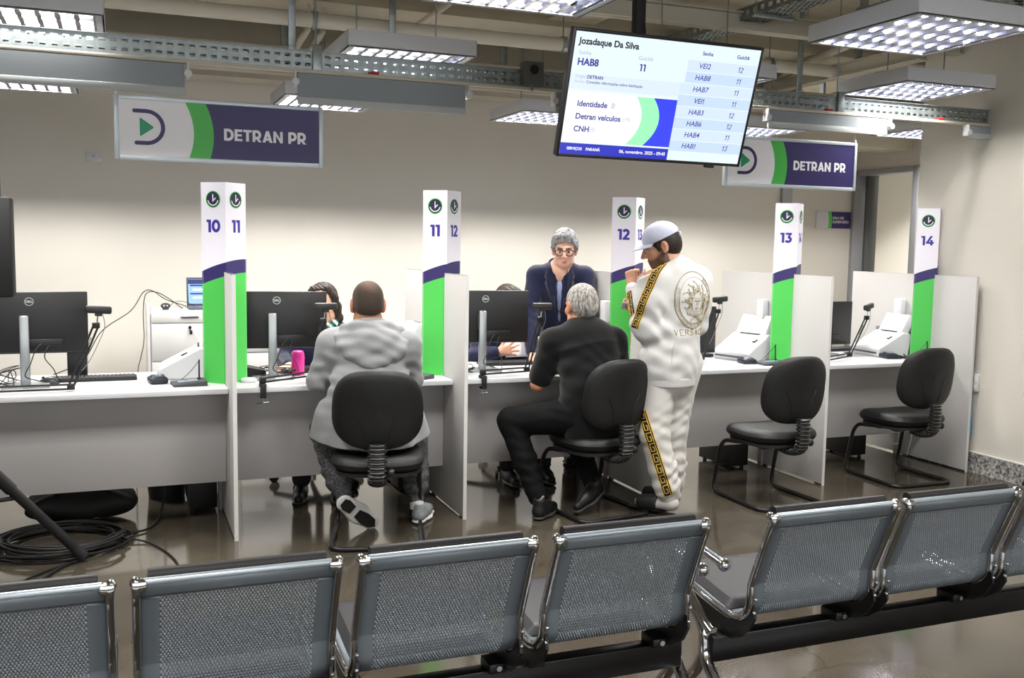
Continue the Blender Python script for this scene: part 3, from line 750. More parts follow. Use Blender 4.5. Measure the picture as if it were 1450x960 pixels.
    mb = MB(); mb.box((-.06, .13, .62), (.05, .05, .9), .004); mb.box((-.06, .10, .19), (.10, .06, .18), .006); mb.box((-.06, .06, .05), (.30, .02, .30), .004, 0, RX(.299)); mb.build('mounting_pole', M_BLACKM, t)
    mb = MB(); mb.tube(catmull([(-.035, .14, .75), (-.02, .15, .62), (-.01, .15, .52), (-.03, .14, .44), (-.025, .13, .34), (-.03, .10, .24)]), .005, 8); mb.tube(catmull([(-.03, .14, .9), (.02, .15, .72), (.0, .15, .66), (-.03, .14, .58)]), .004, 8); mb.build('cable', M_CABLE, t)
television()
# ================================================================== cantilever visitor chairs
def rr_outline(w, h, n=40, pw=2.8, taper=0., bot=1.0):
    """super-ellipse outline, wider at the bottom when taper > 0"""
    out = []
    for k in range(n):
        a = 2*pi*k/n; c, s = cos(a), sin(a)
        x = abs(c)**(2/pw)*(1 if c >= 0 else -1); y = abs(s)**(2/pw)*(1 if s >= 0 else -1)
        out.append((x*w/2*(1-taper*y), y*h/2))
    return out
def pad(mb, outline, depth_fn, n_r=5, mi=0, M=None):
    """puffed cushion between two faces; depth_fn(x,y,edge)->(front,back)"""
    n = len(outline); rings = []
    prof = [(0.0, 0.), (.45, 0.), (.75, .02), (.9, .10), (.97, .28), (1.0, .5)]
    vs = []; fs = []
    for side in (0, 1):
        base = len(vs)
        for (r, e) in prof:
            for (x, y) in outline:
                f, b = depth_fn(x*r, y*r, r)
                z = f+(b-f)*(e if side == 0 else 1-e)
                vs.append((x*r, y*r, z))
        for i in range(len(prof)-1):
            for k in range(n):
                k2 = (k+1) % n; a = base+i*n; q = [a+k, a+k2, a+n+k2, a+n+k]
                fs.append(q if side == 1 else q[::-1])
    # weld rims: front outer ring to back outer ring
    m = len(prof)
    o1 = (m-1)*n; o2 = m*n+(m-1)*n
    for k in range(n):
        k2 = (k+1) % n; fs.append([o1+k2, o1+k, o2+k, o2+k2])
    mb.add(vs, fs, mi, True, M)
def make_chair(label):
    t = thing('visitor_chair', label, 'chair', (0, 0, 0), 0, 'black visitor chairs in front of the counter')
    # seat: drawing plane XY, up = z
    mb = MB(); o = rr_outline(.47, .46, 40, 3.2)
    def df(x, y, r):
        wf = max(0, (y-.10)/.13); lip = -.035*wf*wf
        dish = .012*((x/.23)**2)-.010*max(0, 1-(y/.2)**2)
        return (.375+lip*.6, .462+dish+lip)
    pad(mb, o, df); mb.build('seat', M_LEATHER, t, clean=True)
    mb = MB(); o = rr_outline(.43, .42, 32, 3.2); mb.prism(o, .018, 0, T(0, -.005, .362)); mb.build('seat_shell', M_BLACKM, t)
    # backrest: outline in XZ, thickness along y, leaning back
    mb = MB(); o = rr_outline(.445, .405, 44, 2.75, .045)
    def db(x, y, r): 
        c = .055*(x/.22)**2
        return (-.030+c, .034+c*.9)
    # plane (x, z) -> world: x, z up, normal forward
    B = T(0, -.245, .702) @ RX(radians(8)) @ Matrix(((1, 0, 0, 0), (0, 0, 1, 0), (0, 1, 0, 0), (0, 0, 0, 1)))
    pad(mb, o, db, M=B); bk = mb.build('backrest', M_LEATHER, t, clean=True)
    mb = MB()
    for sx in (-1, 1):
        pts = []
        for k in range(9):
            a = k/8; x = sx*(.055+.05*a*a); y = -.155+.155*a
            pts.append(B @ V3((x, y, -.0305+.055*(x/.22)**2)))
        mb.tube(pts, .0022, 6)
    mb.build('seam', M_BLACK, bk)
    # corrugated boot from backrest down under the seat
    path = catmull([(0, -.285, .545), (0, -.292, .50), (0, -.292, .44), (0, -.285, .385), (0, -.25, .35), (0, -.19, .338), (0, -.13, .345)], 10)
    rad = []; m = len(path)
    for k in range(m):
        ph = (k % 4); rad.append(.034 if ph in (0, 1) else .026)
    mb = MB(); mb.tube(path, rad, 14, flat=(.75, 1.45), up=(0, 1, 0)); mb.build('corrugated_boot', M_BLACK, t, sharp=25)
    hi = MB()
    for k in range(2, m-12, 4):
        p = path[k]; hi.tube([p+V3((-.034, -.020, .002)), p+V3((0, -.0285, .002)), p+V3((.034, -.020, .002))], .0024, 5)
    hi.build('boot_highlight', M_STEEL, t)  # pale steel strips stand in for gloss highlights on the black boot
    mb = MB(); mb.lathe([(0, 0), (.018, .0), (.022, .006), (.022, .022), (.016, .03), (0, .03)], 16, 0, T(.052, -.275, .40) @ RY(pi/2)); mb.build('height_knob', M_BLACK, t)
    # frame
    w = .215
    pts = [(-.09, -.02, .352), (-w+.02, .10, .352), (-w, .155, .352), (-w, .205, .30), (-w-.005, .265, .013), (-w-.015, -.24, .013), (w+.015, -.24, .013), (w+.005, .265, .013), (w, .205, .30), (w, .155, .352), (w-.02, .10, .352), (.09, -.02, .352)]
    mb = MB(); mb.tube(fillet(pts, .07, 6), .0125, 10); mb.build('frame', M_TUBE, t)
    mb = MB(); mb.box((0, .03, .352), (.34, .05, .02), .003); mb.box((0, -.10, .352), (.30, .05, .018), .003); mb.build('seat_bracket', M_BLACKM, t)
    for (x, y) in ((-w-.01, .18), (w+.01, .18), (-w-.012, -.17), (w+.012, -.17)):
        mb = MB(); mb.cyl((x, y, .0), (x, y, .014), .014, seg=12); mb.build('floor_glide', M_BLACK, t)
    return t
ch = make_chair('black visitor chair holding the man in the grey hooded top')
ch.location = (1.200, 4.815, 0); ch.rotation_euler.z = radians(-15)
dup(ch, 'black visitor chair holding the man in black', (2.490, 4.925, 0), radians(9))
dup(ch, 'empty black visitor chair at desk 13, the nearer of the two empty ones', (3.605, 4.80, 0), radians(1))
dup(ch, 'empty black visitor chair at desk 14, nearest the right wall', (4.785, 4.985, 0), radians(-1))

# ================================================================== perforated steel waiting benches
SEATW = .447
def seat_profile():
    P = [V3((0, y, z)) for y, z in ((-.215, .790), (-.222, .772), (-.205, .735), (-.165, .645), (-.135, .565), (-.133, .53), (-.125, .488), (-.085, .452), (-.035, .442), (.06, .447), (.18, .462), (.28, .468), (.315, .455), (.325, .43))]
    k = 3
    head = catmull(P[:k], 5)[:-1]
    return head+[P[2]+(P[4]-P[2])*t/5 for t in range(6)]+catmull(P[4:], 6)[1:]
PROF = seat_profile()
PL = [0]
for i in range(1, len(PROF)): PL.append(PL[-1]+(PROF[i]-PROF[i-1]).length)
def prof_at(s):
    s = max(0, min(PL[-1], s))
    for i in range(1, len(PL)):
        if PL[i] >= s:
            t = (s-PL[i-1])/(PL[i]-PL[i-1]+1e-9); p = PROF[i-1].lerp(PROF[i], t); d = (PROF[i]-PROF[i-1]).normalized(); return p, d
    return PROF[-1], V3((0, 1, 0))
def perforated_shell():
    """sheet steel with real round-ish holes in staggered rows"""
    mb = MB(); ln = PL[-1]; w = SEATW-.012
    px = .0076; rows = int(ln/px); cols = int(w/px); pxx = w/cols
    m0, m1 = 6, cols-6
    def blocked(j, i):
        s = (j+.5)*px
        return not (m0 <= i < m1 and ((.045 < s < .40) or (.47 < s < .70)))
    def P(x, s):
        p, d = prof_at(s); return (x, p.y, p.z)
    # solid bands: build coarse where no holes
    for j in range(rows):
        s0, s1 = j*px, (j+1)*px
        row_free = all(blocked(j, i) for i in range(cols))
        if row_free:
            n = 1
            mb.add([P(-w/2, s0), P(w/2, s0), P(w/2, s1), P(-w/2, s1)], [[0, 1, 2, 3]], 0, True); continue
        xa, xb = -w/2+m0*pxx, -w/2+m1*pxx
        mb.add([P(-w/2, s0), P(xa, s0), P(xa, s1), P(-w/2, s1)], [[0, 1, 2, 3]], 0, True)
        mb.add([P(xb, s0), P(w/2, s0), P(w/2, s1), P(xb, s1)], [[0, 1, 2, 3]], 0, True)
        off = .5 if j % 2 else 0
        i0 = m0; edges = [xa]
        cells = []
        if off: mb.add([P(xa, s0), P(xa+pxx*.5, s0), P(xa+pxx*.5, s1), P(xa, s1)], [[0, 1, 2, 3]], 0, True); mb.add([P(xb-pxx*.5, s0), P(xb, s0), P(xb, s1), P(xb-pxx*.5, s1)], [[0, 1, 2, 3]], 0, True)
        nc = m1-m0-(1 if off else 0)
        for i in range(nc):
            a = xa+(i+off)*pxx; cx = a+pxx/2; cs = (s0+s1)/2; r = px*.31
            vs = [P(a, s0), P(a+pxx, s0), P(a+pxx, s1), P(a, s1)]
            for k in range(8):
                an = -3*pi/4+k*pi/4; vs.append(P(cx+r*cos(an), cs+r*sin(an)))
            # ring: corners 0..3 at angles -135,-45,45,135
            mb.add(vs, [[0, 1, 6, 5, 4], [1, 2, 8, 7, 6], [2, 3, 10, 9, 8], [3, 0, 4, 11, 10]], 0, True)
    me = mb.mesh('seat_shell', M_PSTEEL, sharp=0)
    bm = bmesh.new(); bm.from_mesh(me); bmesh.ops.remove_doubles(bm, verts=bm.verts, dist=1e-5); bm.to_mesh(me); bm.free()
    return me
SHELL = perforated_shell()
SHELL.set_sharp_from_angle(angle=radians(11))
def make_seat(parent, x, first=None):
    """one seat of a bench with its own sub-parts"""
    if first is not None:
        s = copy_tree(first, parent); s.location = (x, 0, 0); return s
    s = bpy.data.objects.new('seat', SHELL); COL.objects.link(s); s.parent = parent; s.location = (x, 0, 0)
    so = s.modifiers.new('sheet', 'SOLIDIFY'); so.thickness = .0016; so.offset = 0
    w = SEATW
    for sx in (-1, 1):
        mb = MB(); pts = [V3((sx*(w/2-.006), p.y, p.z)) for p in PROF[4:-3]]
        mb.tube(pts, .013, 12, flat=(.75, 1.0)); mb.sphere((sx*(w/2-.004), -.214, .784), (.012, .017, .014)); mb.sphere(tuple(pts[-1]), .0125)
        mb.box((sx*(w/2-.012), -.217, .779), (.034, .03, .026), .009)
        mb.build('side_rail', M_CHROME, s)
        for (y, z) in ((-.158, .528), (-.153, .487)): mb = MB(); mb.sphere((sx*(w/2-.008), y, z), .006, 8, 6); mb.build('bolt', M_CHROME, s)
        # black bracket plate
        mb = MB(); pl = [(-.150, .505), (-.158, .47), (-.13, .425), (-.085, .392), (-.03, .375), (.06, .375), (.10, .40), (.16, .445), (.05, .432), (-.03, .425), (-.08, .44), (-.112, .475), (-.12, .505)]
        Mx = T(sx*(w/2-.010)-.004, 0, 0) @ Matrix(((0, 0, 1, 0), (1, 0, 0, 0), (0, 1, 0, 0), (0, 0, 0, 1)))
        mb.prism(pl, .008, 0, Mx)
        mb.build('bracket', M_BLACK, s)
    # rolled steel top lip and soft black head pad on the front side
    mb = MB(); mb.cyl((-w/2+.022, -.216, .785), (w/2-.022, -.217, .786), .0085, seg=12); mb.build('top_roll', mat('light_steel_edge', (176, 186, 194), .28, metal=.45), s)
    mb = MB()
    def back_pad(u, v, th):
        sA = .004+.43*v; p, d = prof_at(sA); n = V3((0, -d.z, d.y)); n = n if n.y > 0 else -n
        e = min(u, 1-u)*w; f = min(1, e/.02)**.5 if e > 0 else 0; g = min(1, min(v, 1-v)*.43/.02)**.5 if 0 < v < 1 else 0
        q = p+n*(.003+th*f*g); return ((u-.5)*(w-.075), q.y, q.z+(.030 if v < .06 else .0)*(1-v/.06)*f*(1 if th else .9))
    mb.cyl((-w/2+.030, -.190, .789), (w/2-.030, -.190, .789), .0165, seg=14); mb.build('head_pad', M_LEATHER, s)
    mb = MB()
    def seat_pad(u, v):
        sA = .455+.335*v; p, d = prof_at(sA); n = V3((0, -d.z, d.y)); n = n if n.z > 0 else -n
        e = min(u, 1-u); f = min(1, e/.06)**.5; g = min(1, min(v, 1-v)/.08)**.5
        q = p+n*(.004+.022*f*g); return ((u-.5)*(w-.055), q.y, q.z)
    mb.grid(seat_pad, 20, 20); mb.build('seat_pad', mat('dark_grey_vinyl', (40, 39, 42), .5, bump=.08, bscale=600), s)
    return s
SEAT0 = None
def bench(label, xs, y, arms, legs, xr, loc0, ady=0, adz=0):
    global SEAT0
    t = thing('waiting_bench', label, 'bench', (loc0, y, 0), 0, 'perforated steel waiting benches')
    for x in xs:
        s = make_seat(t, x-loc0, SEAT0)
        if SEAT0 is None: SEAT0 = s
    mb = MB(); mb.box(((xr[0]+xr[1])/2-loc0, .0, .333), (xr[1]-xr[0], .05, .078), .004); mb.build('beam', mat('black_enamel', (15, 15, 16), .3), t)
    for x in xs:
        for sx in (-1, 1):
            mb = MB(); mb.box((x+sx*(SEATW/2-.03)-loc0, -.01, .384), (.05, .075, .028), .004); cl = mb.build('clamp', M_BLACK, t)
            mb = MB(); mb.cyl((x+sx*(SEATW/2-.03)-loc0, -.046, .388), (x+sx*(SEATW/2-.03)-loc0, -.056, .388), .008, seg=8); mb.build('bolt', M_CHROME, cl)
    for x in arms:     # chrome loop: leaves the bracket, climbs forward, returns level as the arm rest
        X = x-loc0; mb = MB()
        pts = fillet([(X, -.02, .385), (X, .02, .40), (X, .20, .515), (X, .275, .58), (X, .25, .625), (X, .10, .622), (X, -.060, .606)], .05, 7)
        pts = [V3((p.x, p.y+ady*min(1, max(0, (p.z-.45)/.1)), p.z+adz*min(1, max(0, (p.z-.45)/.1)))) for p in pts]
        mb.tube(pts, .0145, 12); mb.sphere((X, -.064+ady, .6055+adz), .0205, 14, 10); mb.build('armrest', M_CHROME, t)
    for x in legs:
        X = x-loc0; mb = MB()
        pts = fillet([(X, .16, .47), (X, .09, .43), (X, .02, .385), (X, .02, .295), (X, -.06, .235), (X, -.20, .055), (X, -.27, .022)], .05, 6)
        mb.tube(pts, .0185, 12); mb.cyl((X, .02, .318), (X, .02, .323), .0198, seg=14)
        pts = fillet([(X, .02, .31), (X, .05, .25), (X, .22, .055), (X, .29, .022)], .05, 6); mb.tube(pts, .0175, 12)
        mb.build('leg', M_CHROME, t)
        for yy in (-.27, .29): mb = MB(); mb.cyl((X, yy, 0), (X, yy, .022), .022, seg=14); mb.build('foot', M_BLACK, t)
    return t
BY = 2.415
bench('waiting bench at the lower left with four perforated seats, nearest the camera', [-.255, .232, .722, 1.222], BY-.02, [1.497], [-.53, 1.505], (-.56, 1.50), .5, -.055, .012)
bench('waiting bench at the lower right reaching past the edge of the photo', [1.862, 2.338, 2.82], BY-.03, [1.600], [1.600, 3.42], (1.600, 3.44), 2.34)
# ================================================================== monitors, camera arms and the rest of the desk equipment
def brand_disc(mb, M, r):
    n = 28
    for k in range(n):
        a0, a1 = 2*pi*k/n, 2*pi*(k+1)/n
        mb.prism([(r*cos(a0), r*sin(a0)), (r*cos(a1), r*sin(a1)), (.86*r*cos(a1), .86*r*sin(a1)), (.86*r*cos(a0), .86*r*sin(a0))], .0006, 0, M)
    vs, fs = text_geo('DELL', r*.72, .03, spacing=.85); mb.add(vs, fs, 0, False, M @ T(0, 0, .0004))
def make_monitor(label):
    """screen faces +Y (the clerk); its back faces the visitors"""
    t = thing('monitor', label, 'monitor', (0, 0, ZW), 0, 'black monitors seen from behind')
    w, h, zc = .535, .315, .325
    hs = MB(); hs.box((0, .02, zc), (w, .022, h), .004); hs.box((.055, .006, zc-.105), (.19, .012, .045), .005); hs.box((0, .0095, zc-.152), (w*.9, .010, .008), .003); hs.build('housing', M_BLACK, t)
    s = MB(); s.box((0, .0315, zc), (w-.016, .001, h-.02)); s.build('screen', mat('screen_lit', (40, 60, 90), .2, emit=(120, 150, 200), estr=.5), t)
    c = MB(); c.box((-.03, -.018, .185), (.046, .026, .36), .008); c.box((-.03, .001, zc-.03), (.044, .022, .09), .003)
    c.build('stand_column', mat('satin_silver', (168, 172, 174), .35, metal=.8), t)
    b = MB(); b.box((-.03, .01, .006), (.22, .18, .012), .004); b.build('stand_base', mat('satin_silver', (168, 172, 174), .35, metal=.8), t)
    d = MB(); brand_disc(d, T(-.005, .0086, zc+.108) @ FACE, .021); d.build('maker_badge', mat('badge_silver', (190, 196, 196), .4), t)
    k = MB(); k.tube(catmull([(.05, -.008, .22), (.02, -.03, .19), (-.005, -.05, .12), (-.03, -.05, .06), (.02, .0, .03), (.09, .05, .006)]), .0028, 6); k.tube(catmull([(.08, .0, .21), (.06, -.02, .15), (.1, .02, .08), (.12, .06, .006)]), .0028, 6); k.build('cable', M_CABLE, t)
    return t
m0 = make_monitor('black monitor seen from behind on the long desk at the far left'); m0.location = (-.435, 5.50, ZW); m0.rotation_euler.z = radians(2)
dup(m0, 'black monitor seen from behind in front of the woman clerk with the pink tumbler', (.795, 5.47, ZW), radians(-5))
dup(m0, 'black monitor seen from behind hiding the clerk who holds paper', (2.03, 5.49, ZW), radians(-4))
for lab, loc, dz in (('black monitor mostly hidden behind the man in white', (3.485, 5.62, ZW), -.12), ('black monitor at desk 14 half hidden by the divider panel', (4.725, 5.72, ZW), -.10)):
    c = dup(m0, lab, loc, radians(3))
    for k in c.children:
        if k.name.split('.')[0] in ('housing', 'screen', 'maker_badge'): k.location.z += dz
        if k.name.startswith('stand_column'): k.location.z += dz*.35; k.scale.z = .80; k.location.z += .0

def make_arm(label, base, elbow, top, cam_yaw, cam_tilt=0):
    """desk clamp with scissor arm (two bars per link) carrying a camera; all points in world space"""
    t = thing('camera_arm', label, 'camera arm', base, 0, 'black scissor arms with cameras')
    B = V3(base); e = V3(elbow)-B; p = V3(top)-B
    # clamp on the worktop edge
    c = MB(); c.box((0, .0, .010), (.034, .055, .016), .003); c.box((0, -.024, -.022), (.03, .012, .07), .003); c.box((0, .0, -.052), (.028, .04, .010), .002); c.build('clamp', M_BLACKM, t)
    s = MB(); s.cyl((0, .005, -.085), (0, .005, -.05), .0045, seg=8); s.cyl((-.032, .002, -.088), (.032, .008, -.083), .0035, seg=8); s.build('clamp_screw', M_STEEL, t)
    def link(a, b, name):
        a = V3(a); b = V3(b); d = (b-a).normalized(); n = d.cross(V3((0, 1, 0))).normalized()
        mb = MB()
        for sg in (-1, 1): mb.tube([a+n*sg*.011, b+n*sg*.011], .0052, 8, up=(0, 1, 0))
        mb.build(name, M_BLACKM, t)
        sp = MB(); L = (b-a).length; m = 40
        pts = [a+d*(L*(.55+.25*k/m))+n*.0+V3((cos(k*1.25)*.005, sin(k*1.25)*.005, 0)) for k in range(m+1)]
        sp.tube(pts, .0014, 5); sp.build('spring', M_BLACK, t)
    for q in (V3((0, 0, .035)), e, p):
        j = MB(); j.box(tuple(q), (.036, .022, .03), .005); j.cyl(q+V3((0, -.016, .006)), q+V3((0, .016, .006)), .006, seg=10); j.cyl(q+V3((0, -.016, -.008)), q+V3((0, .016, -.008)), .005, seg=10); j.build('joint', M_BLACK, t)
    link((0, 0, .035), e, 'lower_link'); link(e, p, 'upper_link')
    q = p+V3((.01, 0, .052)); mb = MB(); mb.cyl(p+V3((.005, 0, .01)), q, .0035, seg=8); mb.build('camera_post', M_STEEL, t)
    R = T(*(q+V3((.004, 0, .026)))) @ RZ(cam_yaw) @ RY(cam_tilt)
    cm = MB(); cm.box((0, 0, 0), (.122, .030, .038), .009, 0, R); cm.box((0, .002, -.023), (.034, .022, .018), .004, 0, R); cm.build('camera', M_DGREY if False else mat('camera_black', (34, 35, 37), .5), t)
    ln = MB(); ln.lathe([(0, 0), (.010, 0), (.010, .003), (.007, .003), (.006, .001), (0, .001)], 14, 0, R @ T(0, .0125, 0) @ RX(-pi/2)); ln.lathe([(0, 0), (.004, 0), (.003, .0015), (0, .0015)], 10, 0, R @ T(0, -.0128, 0) @ RX(pi/2)); ln.build('lens', mat('lens_glass', (60, 62, 70), .1), t)
    w = MB(); w.tube(catmull([q+V3((.02, .005, .01)), q+V3((.03, .01, -.06)), q+V3((.0, .01, -.14)), (p+e)/2+V3((.03, .01, -.02)), (p*.25+e*.75)+V3((.02, .01, 0))]), .002, 6); w.build('camera_cable', mat('grey_cable', (120, 122, 122), .5), t)
make_arm('camera on a black scissor arm at the far left desk', (-.72, 5.19, ZW), (-.245, 5.26, .775), (-.125, 5.30, 1.075), radians(2), radians(4))
make_arm('camera on a black scissor arm in front of the woman clerk', (.672, 5.175, ZW), (.962, 5.27, .80), (1.005, 5.26, 1.085), radians(0), radians(0))
make_arm('camera on a black scissor arm before the woman in the navy blazer', (1.895, 5.175, ZW), (2.190, 5.235, .785), (2.278, 5.26, 1.075), radians(-4), radians(0))
make_arm('camera on a black scissor arm to the right of the man in white', (3.20, 5.18, ZW), (3.53, 5.46, .79), (3.640, 5.46, 1.095), radians(12), radians(-3))
make_arm('camera on a black scissor arm at desk 14 near the white bottle', (4.26, 5.18, ZW), (4.690, 5.40, .785), (4.875, 5.46, 1.035), radians(24), radians(-8))

def make_keyboard(label):
    t = thing('keyboard', label, 'keyboard', (0, 0, ZW), 0, 'black desk keyboards')
    mb = MB(); mb.box((0, 0, .009), (.44, .13, .016), .004); mb.build('case', M_BLACK, t)
    mb = MB()
    for r in range(5):
        n = 20
        for k in range(n): mb.box((-.21+.42*(k+.5)/n, -.052+.026*r, .0185), (.0175, .021, .006), .0015, seg=1)
    mb.build('keys', mat('key_black', (30, 31, 33), .55), t); return t
k0 = make_keyboard('black keyboard on the far left desk'); k0.location = (-.155, 5.665, ZW)
dup(k0, 'black keyboard before the hands of the clerk with paper', (2.30, 5.74, ZW), radians(-2))
dup(k0, 'black keyboard behind the man in white at desk 13', (3.62, 5.83, ZW), radians(3))
dup(k0, 'black keyboard at desk 14 behind the monitor', (5.02, 5.92, ZW), radians(2))
dup(k0, 'black keyboard between the pink tumbler and the woman clerk', (1.17, 5.76, ZW), radians(-3))

def make_mouse(label, name='mouse'):
    t = thing(name, label, 'mouse', (0, 0, ZW), 0, 'dark computer mice'); mb = MB()
    def fn(u, v):
        a = 2*pi*u; r = sin(pi*v/2); return (.031*r*cos(a), .055*r*sin(a), .036*cos(pi*v/2)*(1-.25*r*sin(a))+.0)
    mb.grid(fn, 24, 8); mb.build('shell', mat('mouse_grey', (58, 60, 63), .4), t, clean=True)
    mb = MB(); mb.cyl((-.004, .028, .030), (.004, .028, .030), .007, seg=12); mb.build('wheel', M_BLACK, t)
    mb = MB(); mb.tube(catmull([(0, .055, .008), (.01, .09, .004), (-.02, .13, .003), (-.06, .15, .003)]), .0022, 6); mb.build('cable', M_CABLE, t); return t
a0 = make_mouse('dark mouse beside the monitor stand on the far left desk'); a0.location = (-.365, 5.585, ZW); a0.rotation_euler.z = radians(70)

def make_scanner(label):
    """white sheet-feed document scanner; front (output tray) towards -X"""
    t = thing('document_scanner', label, 'scanner', (0, 0, ZW), 0, 'white document scanners')
    w = .30
    side = [(-.16, .0), (.10, .0), (.12, .11), (.115, .165), (.055, .175), (-.165, .060)]
    Mx = T(0, w/2, 0) @ RX(pi/2)
    mb = MB(); mb.prism(side, w, 0, Mx); o = mb.build('body', M_WHITE, t)
    bv = o.modifiers.new('edge', 'BEVEL'); bv.width = .012; bv.segments = 3; bv.limit_method = 'ANGLE'
    tr = MB(); tr.prism([(.045, .168), (.115, .160), (.175, .285), (.120, .300)], w*.82, 0, T(0, w*.41, 0) @ RX(pi/2)); o = tr.build('feed_tray', M_WHITE, t)
    bv = o.modifiers.new('edge', 'BEVEL'); bv.width = .008; bv.segments = 2; bv.limit_method = 'ANGLE'
    d = MB(); d.box((-.163, 0, .030), (.012, w*.86, .010), .002); d.box((.045, 0, .176), (.012, w*.55, .006), .002, 0, None); d.box((.147, 0, .293), (.012, w*.35, .010), .002); d.build('slot', mat('scanner_slot', (70, 72, 76), .5), t)
    R = T(-.03, -w*.33, .1345) @ RY(radians(-27.5))
    b = MB(); b.box((0, 0, .0), (.035, .022, .006), .001, 0, R); b.build('display', M_BLACK, t)
    b = MB()
    for k in range(2): b.box((-.005+.012*k, 0, .0035), (.007, .012, .002), 0, 0, R)
    b.build('button', M_WHITE, t)
    return t
s0 = make_scanner('white document scanner leaning beside the post numbered 10'); s0.location = (.345, 5.70, ZW); s0.rotation_euler.z = radians(-4)
dup(s0, 'white document scanner half hidden behind the hooded man, beside the second post', (1.47, 5.56, ZW), radians(0))
dup(s0, 'white document scanner in plain view at desk 13', (3.98, 5.62, ZW), radians(18))
dup(s0, 'white document scanner in front of the white bottle at desk 14', (5.165, 5.60, ZW), radians(-3))

def make_pad(label):
    t = thing('signature_pad', label, 'signature pad', (0, 0, ZW), 0, 'grey signature pads with a pen')
    mb = MB(); mb.prism([(-.085, .0), (.085, .0), (.085, .026), (-.085, .014)], .15, 0, T(0, .075, 0) @ RX(pi/2) @ T(0, 0, 0)); o = mb.build('case', M_DGREY, t)
    bv = o.modifiers.new('edge', 'BEVEL'); bv.width = .005; bv.segments = 2
    R = T(0, 0, .0205) @ RY(radians(-4))
    d = MB(); d.box((-.005, 0, .001), (.10, .075, .002), 0, 0, R); d.build('display', mat('pad_display', (120, 132, 150), .15), t)
    p = MB(); p.cyl((.06, .045, .022), (.062, .055, .125), .0045, .004, 10); p.cyl((.06, .045, .018), (.06, .045, .03), .010, seg=12); p.build('pen', M_BLACK, t)
    c = MB(); c.tube(catmull([(.062, .055, .12), (.02, .075, .06), (-.03, .085, .01), (.0, .10, .004), (.07, .09, .004), (.095, .05, .01)]), .0016, 6); c.build('pen_cord', M_CABLE, t)
    return t
p0 = make_pad('grey signature pad before the white scanner at the post numbered 10'); p0.location = (.315, 5.355, ZW); p0.rotation_euler.z = radians(4)
dup(p0, 'grey signature pad by the right elbow of the hooded man', (1.52, 5.265, ZW), radians(30))
dup(p0, 'grey signature pad on desk 13 at the foot of the numbered post', (3.965, 5.31, ZW), radians(-6))
dup(p0, 'grey signature pad on desk 14 at the foot of the last post', (5.225, 5.265, ZW), radians(-8))
def make_reader(label):
    t = thing('fingerprint_reader', label, 'fingerprint reader', (0, 0, ZW), 0, 'black fingerprint readers')
    mb = MB(); mb.box((0, 0, .017), (.09, .12, .034), .010); mb.box((0, -.01, .036), (.07, .075, .014), .006, 0, RX(radians(6))); mb.build('case', mat('reader_blue_black', (26, 30, 40), .4), t)
    mb = MB(); mb.box((0, -.012, .0435), (.035, .045, .002), .0008, 0, RX(radians(6))); mb.build('glass', mat('reader_glass', (90, 110, 130), .08), t)
    mb = MB(); mb.tube(catmull([(.0, .06, .015), (.03, .11, .02), (.12, .16, .03), (.2, .12, .006), (.24, .16, .004)]), .0022, 6); mb.build('cable', M_CABLE, t); return t
r0 = make_reader('black fingerprint reader beside the signature pad on the far left desk'); r0.location = (.165, 5.46, ZW); r0.rotation_euler.z = radians(8)
dup(r0, 'black fingerprint reader left of the signature pad on desk 13', (3.84, 5.40, ZW), radians(-10))
dup(r0, 'black fingerprint reader on desk 14 by the scanner cable', (5.035, 5.40, ZW), radians(-10))

# loose objects on the desks
t = thing('tumbler', 'bright pink tumbler standing on the desk in front of the woman clerk', 'tumbler', (.925, 5.60, ZW))
mb = MB(); mb.lathe([(.0, 0), (.032, 0), (.035, .004), (.037, .08), (.038, .105), (.034, .112), (.0, .113)], 28); mb.build('body', M_PINK, t)
mb = MB(); mb.lathe([(.036, .112), (.037, .118), (.030, .135), (.024, .138), (.0, .138)], 24); mb.build('lid', mat('pink_lid', (226, 60, 150), .35), t)
t = thing('bottle', 'white bottle with a grey cap standing at the back of desk 14', 'bottle', (5.312, 5.815, ZW))
mb = MB(); mb.lathe([(0, 0), (.033, 0), (.036, .004), (.036, .12), (.033, .135), (.020, .152), (.018, .165), (0, .165)], 24); mb.build('body', M_WHITE, t)
mb = MB(); mb.lathe([(.019, .165), (.021, .167), (.021, .188), (.018, .192), (0, .192)], 20); mb.build('cap', mat('cap_grey', (120, 122, 124), .5), t)
t = thing('cable_hub', 'flat white round puck with a cord beside the first divider on desk 11', 'hub', (.625, 5.375, ZW))
mb = MB(); mb.lathe([(0, 0), (.040, 0), (.044, .006), (.042, .016), (.034, .022), (0, .024)], 26); mb.build('body', M_WHITE, t)
mb = MB(); mb.tube(catmull([(-.035, .02, .012), (-.06, .06, .05), (-.078, .10, .12), (-.078, .11, .20), (-.085, .10, .28)]), .0028, 8); mb.build('cord', M_WCABLE, t)
t = thing('card_holder', 'black wedge shaped holder fixed behind the first post above desk 11', 'holder', (.575, 5.46, .96))
mb = MB(); mb.prism([(-.02, 0), (.02, .0), (.03, .18), (-.03, .18)], .03, 0, FACE); mb.build('pocket', M_BLACKM, t)
mb = MB(); mb.box((0, -.012, .182), (.075, .05, .006), .002); mb.build('rim', M_BLACK, t)
t = thing('telephone', 'black desk telephone between the first divider and the monitor of desk 11', 'telephone', (.66, 5.62, ZW))
mb = MB(); mb.prism([(-.08, 0), (.08, 0), (.08, .035), (-.08, .07)], .15, 0, T(0, .075, 0) @ RX(pi/2)); mb.build('base', M_BLACKM, t)
mb = MB(); mb.tube([(-.06, -.08, .085), (-.06, -.06, .09), (-.06, .06, .09), (-.06, .08, .085)], [.022, .015, .015, .022], 12); mb.build('handset', M_BLACK, t)
